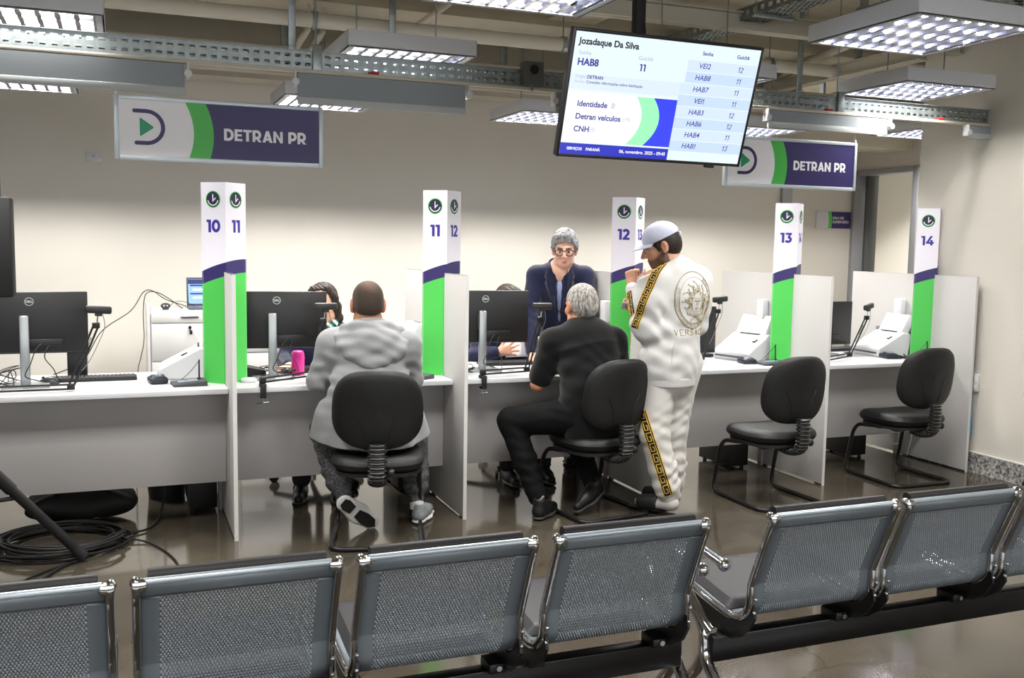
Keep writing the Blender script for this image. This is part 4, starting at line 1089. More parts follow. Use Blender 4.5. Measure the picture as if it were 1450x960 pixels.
t = thing('power_adapter', 'small black adapter on the desk at the foot of the post numbered 10', 'adapter', (.455, 5.52, ZW))
mb = MB(); mb.box((0, 0, .017), (.04, .07, .034), .006); mb.build('case', M_BLACK, t)
mb = MB(); mb.tube(catmull([(0, .035, .02), (.0, .06, .05), (-.02, .10, .06), (-.06, .12, .02), (-.10, .10, .004)]), .003, 6); mb.build('cable', M_CABLE, t)
# cable tangles on the desks, one object per bundle
def tangle(label, c, w, d, n, h=.05, seed=1, m=M_CABLE, r=.0026):
    rnd = random.Random(seed); mb = MB()
    for k in range(n):
        pts = [(rnd.uniform(-w, w), rnd.uniform(-d, d), rnd.uniform(.003, h)) for _ in range(5)]
        pts[0] = (pts[0][0], pts[0][1], .004); pts[-1] = (pts[-1][0], pts[-1][1], .004)
        mb.tube(catmull(pts, 8), r, 6)
    tag(mb.build('cable_tangle', m, loc=c), label, 'cables')
tangle('tangle of black cables at the left edge of the far left desk', (-.62, 5.55, ZW), .13, .16, 7, .09, 3)
tangle('few black cables on the desk behind the monitor stand, before the pink tumbler', (.80, 5.56, ZW), .10, .08, 5, .06, 5)
tangle('black cables beside the monitor stand next to the second divider', (1.86, 5.50, ZW), .07, .12, 6, .06, 9)
tangle('thin black cables around the fingerprint reader of desk 14', (5.12, 5.36, ZW), .06, .05, 4, .03, 11)

# ================================================================== behind the counter
def filing_cabinet(name, label, loc, w, d, h, rz=0, key=False):
    t = thing(name, label, 'cabinet', loc, rz, 'pale grey office cabinets behind the counter')
    mb = MB(); mb.box((0, d/2, h/2), (w, d, h), .003); mb.box((-w/2-.012, d/2, h/2+.02), (.024, d+.02, h+.04), .010); mb.build('body', M_GREYC, t)
    zs = [(.0, .10), (.105, .30), (.33, .235), (.57, .235), (.81, h-.82)]
    z = h-.012; hs = [.075, .27, .195, .195, .195]
    for k, hh in enumerate(hs):
        if z-hh < .02: break
        f = MB(); f.box((0, -.009, z-hh/2), (w-.012, .018, hh-.006), .002); fo = f.build('drawer', M_GREYC, t)
        if k != 1:
            g = MB(); g.box((0, -.022, z-.03), (.12, .010, .012), .003); g.box((-.055, -.016, z-.03), (.008, .016, .010)); g.box((.055, -.016, z-.03), (.008, .016, .010)); g.build('handle', M_STEEL, fo)
        elif key:
            g = MB(); g.cyl((0, -.018, z-.03), (0, -.026, z-.03), .011, seg=14); g.box((.006, -.030, z-.065), (.018, .006, .03), .003); g.box((.0, -.028, z-.045), (.008, .004, .03)); g.build('lock_and_key', M_BLACK, fo)
        z -= hh
    return t
filing_cabinet('filing_cabinet', 'pale grey cabinet with a hanging key behind the far left desk, a laptop on top', (.44, 7.25, 0), .52, .45, 1.005, 0, True)
filing_cabinet('filing_cabinet', 'pale grey drawer unit visible under the monitor of desk 11', (.99, 7.1, 0), .46, .45, .80, 0)
def laptop():
    t = thing('laptop', 'open laptop showing a blue page on the grey cabinet behind the first post', 'laptop', (.60, 7.42, 1.005))
    mb = MB(); mb.box((0, 0, .010), (.32, .22, .018), .004); mb.build('base', mat('laptop_grey', (82, 84, 88), .4), t)
    R = T(0, .11, .018) @ RX(radians(-14))
    mb = MB(); mb.box((0, .004, .105), (.32, .008, .21), .003, 0, R); mb.build('lid', mat('laptop_dark', (52, 54, 60), .4), t)
    sc = MB(); sc.box((0, -.0005, .105), (.295, .001, .185), 0, 0, R)
    sc.box((0, -.0012, .178), (.295, .001, .035), 0, 1, R)
    for k, z in enumerate((.150, .118, .088, .058)): sc.box((-.05+.02*(k % 2), -.0012, z), (.17, .001, .012), 0, 2 if k % 2 else 1, R)
    sc.build('screen', [mat('page_blue', (110, 140, 215), .3, emit=(120, 150, 225), estr=.7), mat('page_navy', (30, 42, 84), .3, emit=(30, 42, 90), estr=.5), mat('page_white', (230, 236, 250), .3, emit=(230, 236, 250), estr=.7)], t)
laptop()
t = thing('webcam', 'small dark round webcam on the left end of the grey cabinet', 'webcam', (.285, 7.36, 1.005))
mb = MB(); mb.sphere((0, 0, .028), (.034, .026, .022), 18, 12); mb.cyl((0, 0, 0), (0, 0, .012), .022, seg=16); mb.build('body', M_DGREY, t)
for sx in (-1, 1):
    mb = MB(); mb.cyl((sx*.011, -.022, .03), (sx*.011, -.027, .03), .005, seg=10); mb.build('lens', mat('lens_white', (210, 215, 220), .3), t)
def run_cable(label, pts, r=.0032, m=M_CABLE, name='cable'):
    P = catmull(pts, 10); o = P[0].copy(); mb = MB(); mb.tube([p-o for p in P], r, 7); tag(mb.build(name, m, loc=o), label, 'cable')
run_cable('long black cable looping up from the far left desk over the grey cabinet', [(-.36, 5.90, .755), (-.216, 6.1, .808), (-.118, 6.5, .941), (.05, 6.9, 1.033), (.135, 7.15, 1.141), (.196, 7.2, 1.148), (.286, 7.3, 1.082), (.42, 7.40, 1.03), (.47, 7.42, 1.012)])
run_cable('black cable hanging down the left side of the grey cabinet', [(.40, 7.36, 1.012), (.31, 7.3, 1.085), (.223, 7.2, 1.138), (.153, 7.15, 1.131), (.132, 7.1, 1.018), (.131, 7.0, .835), (.107, 6.8, .739), (.08, 6.5, .66), (.06, 6.3, .30), (.06, 6.3, .01)])
run_cable('thin black cable arching over the top of the grey cabinet', [(.30, 7.42, 1.01), (.36, 7.42, 1.06), (.44, 7.42, 1.05), (.50, 7.40, 1.012)], .002)
def printer():
    t = thing('printer', 'black and white printer on a pale stand behind the clerk holding paper', 'printer', (2.72, 6.95, 0))
    mb = MB(); mb.box((0, 0, .40), (.5, .45, .80), .004); mb.build('stand', M_GREYC, t)
    mb = MB(); mb.box((0, 0, .855), (.44, .38, .11), .012); mb.box((0, 0, 1.035), (.44, .38, .05), .010); mb.build('body', M_WHITE, t)
    mb = MB(); mb.box((0, .01, .962), (.42, .36, .10), .004); mb.box((0, -.19, .87), (.3, .012, .03), .003); mb.box((.1, -.186, 1.03), (.1, .01, .02), .002); mb.build('paper_slot', M_BLACK, t)
    mb = MB(); mb.box((0, -.05, .925), (.24, .26, .006)); mb.build('output_tray', M_PAPER, t)
printer()
# dark folder stack / white plate behind the far left monitor (computer speaker)
t = thing('desktop_speaker', 'black upright box behind the far left monitor stand', 'speaker', (-.235, 5.82, ZW))
mb = MB(); mb.box((0, 0, .085), (.10, .09, .17), .006); mb.build('cabinet', M_BLACK, t)
mb = MB(); mb.box((0, .046, .085), (.08, .004, .14), .001); mb.build('grille', M_BLACKM, t)

# computers on the floor under the desks
def tower(name, label, loc):
    t = thing(name, label, 'computer', loc, 0, 'black computer towers under the desks')
    mb = MB(); mb.box((0, 0, .20), (.15, .36, .36), .006); mb.build('case', M_BLACK, t)
    mb = MB(); mb.box((-.03, -.183, .32), (.012, .006, .03), .001); mb.box((.02, -.182, .25), (.09, .004, .012), .001); mb.build('front_port', mat('port_silver', (170, 172, 174), .4), t)
    for sx in (-1, 1):
        for y in (-.14, .14): mb = MB(); mb.cyl((sx*.05, y, 0), (sx*.05, y, .022), .014, seg=10); mb.build('foot', M_BLACKM, t)
    return t
tw = tower('computer_tower', 'black computer tower on the floor left of the first divider', (.395, 5.75, 0))
dup(tw, 'black computer tower on the floor left of the second divider', (1.61, 5.85, 0))
dup(tw, 'black computer tower on the floor behind the nearer empty chair', (3.90, 5.72, 0), radians(4))
dup(tw, 'black computer tower on the floor behind the chair of desk 14', (4.95, 5.75, 0), radians(3))
t = thing('waste_bin', 'dark round waste bin on the floor under the desk beside the first computer tower', 'bin', (.22, 5.98, 0))
mb = MB(); mb.lathe([(0, 0), (.10, 0), (.125, .27), (.118, .27), (.095, .01), (0, .01)], 24); mb.build('bucket', M_BLACKM, t)
mb = MB(); mb.lathe([(.128, .262), (.131, .268), (.128, .276), (.122, .268), (.128, .262)], 24); mb.build('rim', M_BLACK, t)
run_cable('white cable hanging in a loop under desk 14 beside the last divider', [(5.02, 5.33, .42), (5.05, 5.36, .22), (5.12, 5.38, .13), (5.19, 5.37, .2), (5.2, 5.34, .4), (5.25, 5.36, .2), (5.30, 5.45, .02)], .0028, M_WCABLE)

# swivel chairs of the clerks
def office_chair(label):
    t = thing('office_chair', label, 'chair', (0, 0, 0), 0, 'black swivel chairs behind the counter')
    mb = MB(); pad(mb, rr_outline(.48, .46, 32, 3), lambda x, y, r: (.43, .50)); mb.build('seat', M_LEATHER, t, clean=True)
    B = T(0, .24, .78) @ RX(radians(-6)) @ Matrix(((1, 0, 0, 0), (0, 0, 1, 0), (0, 1, 0, 0), (0, 0, 0, 1)))
    mb = MB(); pad(mb, rr_outline(.43, .46, 32, 2.8), lambda x, y, r: (-.025-.04*(x/.2)**2, .03-.04*(x/.2)**2), M=B); mb.build('backrest', M_LEATHER, t, clean=True)
    mb = MB(); mb.tube(catmull([(0, .0, .42), (0, .18, .41), (0, .275, .48), (0, .27, .62)]), .02, 8, flat=(.5, 1.4)); mb.build('back_bracket', M_BLACK, t)
    mb = MB(); mb.cyl((0, 0, .10), (0, 0, .42), .026, seg=14); mb.build('gas_column', M_BLACK, t)
    for k in range(5):
        a = 2*pi*k/5+.3; mb = MB(); mb.tube([(0, 0, .115), (.15*cos(a), .15*sin(a), .10), (.28*cos(a), .28*sin(a), .075)], [.026, .02, .015], 8); lg = mb.build('leg', M_BLACK, t)
        c = MB(); p = V3((.28*cos(a), .28*sin(a), .03))
        for s in (-1, 1): c.cyl(p+V3((-sin(a), cos(a), 0))*s*.006, p+V3((-sin(a), cos(a), 0))*s*.022, .029, seg=14)
        c.cyl(p+V3((0, 0, .02)), p+V3((0, 0, .055)), .008, seg=8); c.build('caster', M_BLACKM, lg)
    return t
oc = office_chair('black swivel chair of the woman clerk, its castors visible under desk 11'); oc.location = (1.13, 6.05, 0)
dup(oc, 'black swivel chair of the clerk holding paper, castors visible under desk 12', (2.36, 6.02, 0), radians(10))

# ================================================================== things at the lower left: tripod, cable coil, bag, dark lamp head
def tripod():
    c = V3((-.94, 4.58, 0)); t = thing('tripod_stand', 'black lighting tripod at the left edge with one leg reaching to the cable coil', 'tripod', c)
    tip = V3((-.19, 4.88, .02)) - c; hub = V3((0, 0, 1.0))
    mb = MB(); mb.cyl((0, 0, .25), (0, 0, 1.75), .016, seg=12); mb.cyl((0, 0, 1.0), (0, 0, 1.1), .03, seg=12); mb.build('column', M_BLACKM, t)
    for tp in (tip, V3((-.75, .7, .02)), V3((-.6, -.8, .02))):
        mb = MB(); u = (tp-hub).normalized(); L = (tp-hub).length
        mb.tube([hub, hub+u*L*.62, hub+u*L*.62, hub+u*L*.80, hub+u*L*.97], [.028, .028, .0225, .0225, .0225], 12); lg = mb.build('leg', M_BLACKM, t)
        f = MB(); f.tube([hub+u*L*.93, hub+u*L*.99], [.021, .027], 14); f.build('rubber_foot', mat('rubber', (30, 30, 32), .7), lg)
        s = MB(); p = hub+u*L*.66; s.tube([V3((0, 0, .36)), p], .010, 8); s.sphere(tuple(p), .022); s.build('spreader', M_BLACKM, lg)
tripod()
def lamp_head():
    """dark equipment case seen at the left edge, carried by a stand of its own"""
    t = thing('floodlight', 'black lamp head on a stand cut off by the left edge of the photo', 'lamp', (-.62, 4.0, 0))
    mb = MB(); mb.box((.155, 0, 1.475), (.20, .12, .36), .008); mb.box((.13, 0, 1.75), (.17, .10, .20), .006); mb.build('head', M_BLACKM, t)
    mb = MB(); mb.box((.06, 0, 1.88), (.06, .05, .08), .006); mb.box((.03, 0, 1.6), (.02, .16, .5), .004); mb.build('yoke', M_BLACK, t)
    mb = MB(); mb.cyl((.0, 0, .02), (.0, 0, 1.62), .016, seg=10); mb.build('pole', M_BLACKM, t)
    mb = MB(); mb.lathe([(0, 0), (.2, 0), (.2, .012), (.03, .022), (0, .022)], 24); mb.build('base', M_BLACKM, t)
lamp_head()
def coil():
    mb = MB(); c = (-.31, 5.17, 0); rnd = random.Random(4)
    pts = []
    for k in range(13*24):
        a = 2*pi*k/24; lap = k//24; rr = 1+.10*sin(lap*2.1)+.05*sin(a*2+lap); ox, oy = .03*sin(lap*1.7), .03*cos(lap*2.3)
        pts.append((.27*rr*cos(a)+ox, .23*rr*sin(a)+oy, .008+.012*(lap % 5)+.004*sin(a*3+lap)))
    mb.tube(pts, .0065, 7)
    mb.tube(catmull([(.26, .05, .02), (.40, .12, .01), (.47, .28, .03), (.50, .36, .14), (.50, .40, .30)]), .006, 7)
    mb.tube(catmull([(.24, -.02, .03), (.40, -.10, .008), (.50, -.35, .006), (.53, -.62, .006), (.52, -1.1, .006)]), .0045, 7)
    mb.tube(catmull([(.12, -.28, .01), (-.05, -.42, .008), (-.2, -.6, .008), (-.5, -.72, .008)]), .0065, 7)
    mb.tube(catmull([(.15, -.22, .01), (.02, -.38, .008), (-.15, -.7, .008), (-.5, -.92, .008)]), .0075, 7)
    mb.tube(catmull([(-.2, .12, .02), (-.35, .0, .01), (-.6, -.2, .01), (-.9, -.3, .01)]), .0065, 7)
    tag(mb.build('cable_coil', M_CABLE, loc=c), 'coil of black power cable lying on the floor at the lower left', 'cable')
coil()
def bag():
    t = thing('equipment_bag', 'black soft equipment bag on the floor under the far left desk', 'bag', (-.22, 5.62, 0)); mb = MB()
    def fn(u, v):
        a = 2*pi*u; s = sin(pi*v)**.5; x = .30*cos(a); y = .16*sin(a); x = max(-.27, min(.27, x*1.15)); y = max(-.14, min(.14, y*1.15))
        return (x*s*(1+.03*sin(7*a+4*v)), y*s, .005+.18*v+.015*sin(5*a)*s)
    mb.grid(fn, 36, 14); mb.build('body', mat('bag_nylon', (14, 14, 15), .7, bump=.2, bscale=300), t, clean=True)
    mb = MB(); mb.tube(catmull([(-.12, -.10, .16), (-.08, -.14, .22), (.08, -.14, .21), (.14, -.10, .15)]), .010, 8, flat=(.5, 1.6)); mb.build('handle', M_BLACK, t)
    mb = MB(); mb.tube(catmull([(-.24, -.02, .172), (0, -.03, .19), (.24, -.02, .172)]), .003, 6); mb.build('zip', M_STEEL, t)
bag()
# ================================================================== implicit surfaces for bodies and clothing
def npv(p): return np.array([p[0], p[1], p[2]], dtype=np.float32)
class Field:
    def __init__(s): s.ops = []; s.post = []
    def cone(s, a, b, ra, rb, k=.02, flat=None, fx=1., mode='u'):
        """tapered capsule; flat = axis along which the section is multiplied by fx"""
        s.ops.append(('c', npv(a), npv(b), ra, rb, k, None if flat is None else npv(V3(flat).normalized()), fx, mode)); return s
    def chain(s, pts, rs, k=.02, flat=None, fx=1., mode='u'):
        for i in range(len(pts)-1): s.cone(pts[i], pts[i+1], rs[i], rs[i+1], k, flat, fx, mode)
        return s
    def ell(s, c, r, R=None, k=.02, mode='u'):
        R = np.eye(3, dtype=np.float32) if R is None else np.array([[R[i][j] for j in range(3)] for i in range(3)], dtype=np.float32)
        s.ops.append(('e', npv(c), np.array(r, dtype=np.float32), R, k, mode)); return s
    def cut(s, c, n, k=.0):
        """remove everything on the side the normal points to"""
        s.ops.append(('p', npv(c), npv(V3(n).normalized()), k)); return s
    def mesh(s, h, disp=None, lo=None, hi=None):
        L, Hh = [], []
        for o in s.ops:
            if o[0] == 'c' and o[8] == 'u':
                r = max(o[3], o[4])*max(1, o[7]); L += [np.minimum(o[1], o[2])-r]; Hh += [np.maximum(o[1], o[2])+r]
            elif o[0] == 'e' and o[5] == 'u':
                r = o[2].max(); L += [o[1]-r]; Hh += [o[1]+r]
        lo = np.min(L, 0)-.04 if lo is None else npv(lo); hi = np.max(Hh, 0)+.04 if hi is None else npv(hi)
        n = np.ceil((hi-lo)/h).astype(int)+1
        F = np.full(n, 1.0, dtype=np.float32)
        ax = [lo[i]+h*np.arange(n[i], dtype=np.float32) for i in range(3)]
        for o in s.ops:
            if o[0] == 'p':
                g = (ax[0]-o[1][0])[:, None, None]*o[2][0]+(ax[1]-o[1][1])[None, :, None]*o[2][1]+(ax[2]-o[1][2])[None, None, :]*o[2][2]
                if o[3] > 0:
                    q = np.maximum(o[3]-np.abs(F-g), 0)/o[3]; F = np.maximum(F, g)+q*q*o[3]*.25
                else: F = np.maximum(F, g)
                continue
            if o[0] == 'c':
                k = o[5]; r = max(o[3], o[4])*max(1, o[7]); bl = np.minimum(o[1], o[2])-r-k-2*h; bh = np.maximum(o[1], o[2])+r+k+2*h; mode = o[8]
            else:
                k = o[4]; r = o[2].max(); bl = o[1]-r-k-2*h; bh = o[1]+r+k+2*h; mode = o[5]
            i0 = np.clip(((bl-lo)/h).astype(int), 0, n-1); i1 = np.clip(((bh-lo)/h).astype(int)+2, 0, n)
            if np.any(i1 <= i0): continue
            sl = tuple(slice(i0[i], i1[i]) for i in range(3))
            X = ax[0][sl[0]][:, None, None]; Y = ax[1][sl[1]][None, :, None]; Z = ax[2][sl[2]][None, None, :]
            if o[0] == 'c':
                a, b = o[1], o[2]; ab = b-a; l2 = float(ab@ab)+1e-12
                px, py, pz = X-a[0], Y-a[1], Z-a[2]
                t = np.clip((px*ab[0]+py*ab[1]+pz*ab[2])/l2, 0, 1)
                dx, dy, dz = px-t*ab[0], py-t*ab[1], pz-t*ab[2]
                if o[6] is not None:
                    w = o[6]; c = (dx*w[0]+dy*w[1]+dz*w[2])*(1/o[7]-1)
                    dx, dy, dz = dx+c*w[0], dy+c*w[1], dz+c*w[2]
                d = np.sqrt(dx*dx+dy*dy+dz*dz)-(o[3]+(o[4]-o[3])*t)
                if o[6] is not None: d = d*min(1, o[7])**.5
            else:
                px, py, pz = X-o[1][0], Y-o[1][1], Z-o[1][2]; R = o[3]
                q = [px*R[0][i]+py*R[1][i]+pz*R[2][i] for i in range(3)]; r = o[2]
                k0 = np.sqrt((q[0]/r[0])**2+(q[1]/r[1])**2+(q[2]/r[2])**2); k1 = np.sqrt((q[0]/r[0]**2)**2+(q[1]/r[1]**2)**2+(q[2]/r[2]**2)**2)+1e-6
                d = k0*(k0-1)/k1
            f = F[sl]
            if mode == 'u':
                q = np.maximum(k-np.abs(f-d), 0)/k; F[sl] = np.minimum(f, d)-q*q*k*.25
            else:
                d = -d; q = np.maximum(k-np.abs(f-d), 0)/k; F[sl] = np.maximum(f, d)+q*q*k*.25
        if disp is not None:
            F = F+disp(ax[0][:, None, None], ax[1][None, :, None], ax[2][None, None, :]).astype(np.float32)
        F[0] = F[-1] = 1; F[:, 0] = F[:, -1] = 1; F[:, :, 0] = F[:, :, -1] = 1
        return surface_nets(F, lo, h)
def surface_nets(F, lo, h):
    S = F < 0
    c = np.zeros(tuple(np.array(F.shape)-1), dtype=np.int8)
    for i in (0, 1):
        for j in (0, 1):
            for k in (0, 1):
                c += S[i:F.shape[0]-1+i, j:F.shape[1]-1+j, k:F.shape[2]-1+k]
    mix = (c > 0) & (c < 8); I = np.argwhere(mix); n = len(I)
    idx = np.full(mix.shape, -1, dtype=np.int32); idx[mix] = np.arange(n)
    corn = np.array([[i, j, k] for i in (0, 1) for j in (0, 1) for k in (0, 1)])
    val = np.stack([F[I[:, 0]+q[0], I[:, 1]+q[1], I[:, 2]+q[2]] for q in corn], 1)
    P = np.zeros((n, 3)); cnt = np.zeros(n)
    for a in range(8):
        for b in range(a+1, 8):
            if np.abs(corn[a]-corn[b]).sum() != 1: continue
            va, vb = val[:, a], val[:, b]; m = (va < 0) != (vb < 0)
            t = np.where(m, va/(va-vb+1e-20), 0)
            P[m] += (corn[a][None]+t[:, None]*(corn[b]-corn[a])[None])[m]; cnt[m] += 1
    P = lo+(I+P/np.maximum(cnt, 1)[:, None])*h
    faces = []
    for ax in range(3):
        o1, o2 = [(1, 2), (2, 0), (0, 1)][ax]
        sh = [slice(None)]*3; sh[ax] = slice(0, F.shape[ax]-1); A = S[tuple(sh)]
        sh[ax] = slice(1, F.shape[ax]); B = S[tuple(sh)]
        E = np.argwhere(A != B)
        E = E[(E[:, o1] > 0) & (E[:, o2] > 0) & (E[:, o1] < F.shape[o1]-1) & (E[:, o2] < F.shape[o2]-1)]
        if len(E) == 0: continue
        def at(d1, d2):
            q = E.copy(); q[:, o1] -= d1; q[:, o2] -= d2; return idx[q[:, 0], q[:, 1], q[:, 2]]
        Q = np.stack([at(1, 1), at(0, 1), at(0, 0), at(1, 0)], 1)
        s = A[E[:, 0], E[:, 1], E[:, 2]]
        Q[~s] = Q[~s][:, ::-1]; faces.append(Q)
    return P, np.concatenate(faces)
def smooth_np(P, Fc, it=1, lam=.5):
    for _ in range(it):
        acc = np.zeros_like(P); cn = np.zeros(len(P))
        for a, b in ((0, 1), (1, 2), (2, 3), (3, 0)):
            np.add.at(acc, Fc[:, a], P[Fc[:, b]]); np.add.at(cn, Fc[:, a], 1)
            np.add.at(acc, Fc[:, b], P[Fc[:, a]]); np.add.at(cn, Fc[:, b], 1)
        P = P+lam*(acc/np.maximum(cn, 1)[:, None]-P)
    return P
def obj_from(P, Fc, name, m, parent, origin, color=None, smooth=1):
    if smooth: P = smooth_np(P, Fc, smooth)
    me = bpy.data.meshes.new(name); Q = P-np.array(origin)[None]
    me.vertices.add(len(Q)); me.vertices.foreach_set('co', Q.astype(np.float32).ravel())
    me.loops.add(len(Fc)*4); me.loops.foreach_set('vertex_index', Fc.astype(np.int32).ravel())
    me.polygons.add(len(Fc)); me.polygons.foreach_set('loop_start', np.arange(0, len(Fc)*4, 4, dtype=np.int32))
    me.polygons.foreach_set('use_smooth', np.ones(len(Fc), dtype=bool))
    me.materials.append(m); me.update(calc_edges=True); me.validate()
    if color is not None:
        a = me.color_attributes.new('Col', 'FLOAT_COLOR', 'POINT'); c = np.ones((len(Q), 4), dtype=np.float32); c[:, :3] = color(P); a.data.foreach_set('color', c.ravel())
    o = bpy.data.objects.new(name, me); COL.objects.link(o); o.parent = parent
    return o, BVHTree.FromPolygons([tuple(p) for p in P], [list(map(int, f)) for f in Fc])
def folds(amp, items):
    """soft cloth folds: items = [(direction, wavelength, wobble direction, wobble wavelength)]"""
    def f(X, Y, Z):
        r = 0
        for i, (d, l, w, wl) in enumerate(items):
            ph = 2*pi*(X*w[0]+Y*w[1]+Z*w[2])/wl
            r = r+np.sin(2*pi*(X*d[0]+Y*d[1]+Z*d[2])/l+1.6*np.sin(ph)+i*1.7)
        return amp*r/len(items)
    return f
def masked(f, spots):
    """limit folds to soft balls (centre, radius, gain)"""
    def g(X, Y, Z):
        m = 0
        for c, r, a in spots: m = m+a*np.exp(-((X-c[0])**2+(Y-c[1])**2+(Z-c[2])**2)/(r*r))
        return f(X, Y, Z)*np.minimum(m, 1.5)
    return g
def addf(*fs):
    def g(X, Y, Z):
        r = 0
        for f in fs: r = r+f(X, Y, Z)
        return r
    return g
def LC(rgb): return np.array(lin(rgb)[:3])

def frame(f, up=(0, 0, 1)):
    f = V3(f).normalized(); r = f.cross(V3(up)).normalized(); u = r.cross(f)
    return Matrix((r, f, u)).transposed()         # columns: right, forward, up
class Head:
    """head local axes: x right, y forward, z up; origin between the ears"""
    def __init__(s, c, f, up=(0, 0, 1), sc=1., slim=1.): s.c = V3(c); s.R = frame(f, up); s.s = sc; s.slim = slim
    def p(s, x, y, z): return s.c+s.R @ V3((x*s.s*s.slim, y*s.s, z*s.s))
    def loc(s, P):
        R = np.array([[s.R[i][j] for j in range(3)] for i in range(3)]); q = (P-np.array(s.c)[None]) @ R / s.s; q[:, 0] /= s.slim; return q
    def build(s, F, ears=True, nose=1., jaw=1.):
        S = s.s; e = lambda c, r, k=.02, mode='u', R=None: F.ell(s.p(*c), (r[0]*S*s.slim, r[1]*S, r[2]*S), s.R if R is None else R, k, mode)
        e((0, -.014, .036), (.076, .096, .084)); e((0, .028, -.030), (.060, .066, .082), .03); e((0, .066, -.094), (.024*jaw, .022, .020), .03)
        for sx in (-1, 1):
            e((sx*.040*jaw, .010, -.072), (.026, .034, .028), .03); e((sx*.040, .062, -.022), (.024, .020, .018), .03)
            F.cone(s.p(sx*.010, .088, .022), s.p(sx*.044, .076, .022), .010*S, .009*S, .016)
            e((sx*.031, .103, .001), (.017, .016, .011), .012, 's'); e((sx*.031, .0795, .0), (.0128, .0128, .0125), .003)
            F.cone(s.p(sx*.020, .090, .0085), s.p(sx*.044, .081, .0075), .0035*S, .003*S, .004)
            if ears:
                e((sx*.081, -.012, -.002), (.012, .021, .034), .010); e((sx*.091, -.002, .002), (.006, .010, .017), .006, 's'); e((sx*.078, -.004, -.031), (.009, .010, .011), .010)
        F.cone(s.p(0, .094, .012), s.p(0, .114*nose if nose > 1 else .113, -.030), .0075*S, .0115*S, .012)
        for sx in (-1, 1): e((sx*.011, .102, -.034), (.0085, .011, .0075), .008)
        F.cone(s.p(-.018, .085, -.0635), s.p(.018, .085, -.0635), .0065*S, .0065*S, .008); F.cone(s.p(0, .092, -.0625), s.p(0, .0915, -.0625), .005*S, .005*S, .010)
        F.cone(s.p(-.015, .086, -.0745), s.p(.015, .086, -.0745), .0075*S, .0075*S, .008)
        F.cone(s.p(-.021, .095, -.0690), s.p(.021, .095, -.0690), .0022*S, .0022*S, .004, mode='s')
    def paint(s, P, col, lips=(176, 104, 96), brow=(70, 58, 50), eyes=True, beard=None, iris=(60, 40, 28)):
        q = s.loc(P); x, y, z = q[:, 0], q[:, 1], q[:, 2]
        front = y > .05
        # soft redness of cheeks, nose and ears is skin colour
        m = front & (np.abs(x) < .020) & (z < -.060) & (z > -.080+.35*np.abs(x)) & (y > .083); col[m] = LC(lips)*.75+col[m]*.25
        if brow is not None:
            b = front & (np.abs(x) > .011) & (np.abs(x) < .05) & (np.abs(z-(.023+.05*(np.abs(x)-.01)-1.3*(np.abs(x)-.03)**2*3)) < .0042) & (y > .06); col[b] = LC(brow)
        if eyes:
            for sx in (-1, 1):
                d = np.sqrt((x-sx*.031)**2+(y-.0795)**2+(z)**2); m = (d < .0150) & (y > .084) & (np.abs(z) < .0045) & (np.abs(x-sx*.031) < .0125); col[m] = LC((226, 220, 214))
                m = m & (np.sqrt((x-sx*.031)**2+(z+.0005)**2) < .0062); col[m] = LC(iris)
                l = (d < .0175) & (y > .078) & (np.abs(z-.0078) < .0022) & (np.abs(x-sx*.031) < .015); col[l] = col[l]*.35
        if beard is not None:
            c, a = beard
            w = np.clip((-.045-z+.35*np.maximum(0, .05-y)*0)/.02, 0, 1)*np.clip((y+.012)/.02, 0, 1)
            mo = np.exp(-((z+.052)/.008)**2)*(np.abs(x) < .028)*(y > .07); w2 = np.clip((.02-np.abs(y-.012))/.015, 0, 1)*np.clip((.02-z)/.03, 0, 1)
            jl = np.clip((-.028-z-.55*(y-.03))/.02, 0, 1)*(y > -.02)
            w = np.maximum(np.maximum(w, mo), np.maximum(w2*.9, jl)); w[(np.abs(x) < .02) & (z < -.058) & (z > -.08) & (y > .083)] *= .3
            w = w*np.clip((.12+z)/.012+1, 0, 1)*(np.abs(x) < .085)*(y < .125)
            col[:] = col*(1-a*w[:, None])+LC(c)[None]*(a*w[:, None])
        return col
def hand(F, W, d, n, ts, curls, thumb=(.5, .6), sc=1., spread=.05):
    """W wrist, d finger direction, n palm normal (fingers curl towards it), ts = +1/-1 side of the thumb along d x n"""
    W = V3(W); d = V3(d).normalized(); n = V3(n); n = (n-d*n.dot(d)).normalized(); l = d.cross(n)
    offs = [ts*.030, ts*.0105, -ts*.0095, -ts*.028]; lens = [.070, .078, .073, .057]
    for i in range(4):
        o = offs[i]*sc; kn = W+d*(.088-.004*abs(i-1.2))*sc+l*o
        F.cone(W+l*o*.55+d*.012*sc, kn, .0135*sc, .0110*sc, .012)
        dd = (d+l*(offs[i]/.03)*spread).normalized(); p = kn; a = 0
        for j, (fr, rr) in enumerate(((.44, .0088), (.31, .0080), (.25, .0072))):
            a += curls[i]*(.9 if j == 0 else 1.1)
            q = p+(dd*cos(a)+n*sin(a))*lens[i]*fr*sc; F.cone(p, q, rr*1.06*sc, rr*.97*sc, .003); p = q
    b = W+d*.022*sc+l*ts*.022*sc+n*.006*sc
    t1 = b+(d*.62+l*ts*.72+n*.32*thumb[0]).normalized()*.044*sc; F.cone(b, t1, .0150*sc, .0112*sc, .010)
    u = (d*(.85)+l*ts*(.55-thumb[1])+n*.45*thumb[0]).normalized(); t2 = t1+u*.032*sc; F.cone(t1, t2, .0105*sc, .0094*sc, .004)
    u = (d*(.9)+l*ts*(.35-thumb[1]*1.3)+n*.55*thumb[0]).normalized(); t3 = t2+u*.026*sc; F.cone(t2, t3, .0093*sc, .0078*sc, .004)
    F.cone(W-d*.02*sc, W+d*.02*sc, .0235*sc, .022*sc, .014, n, .72)
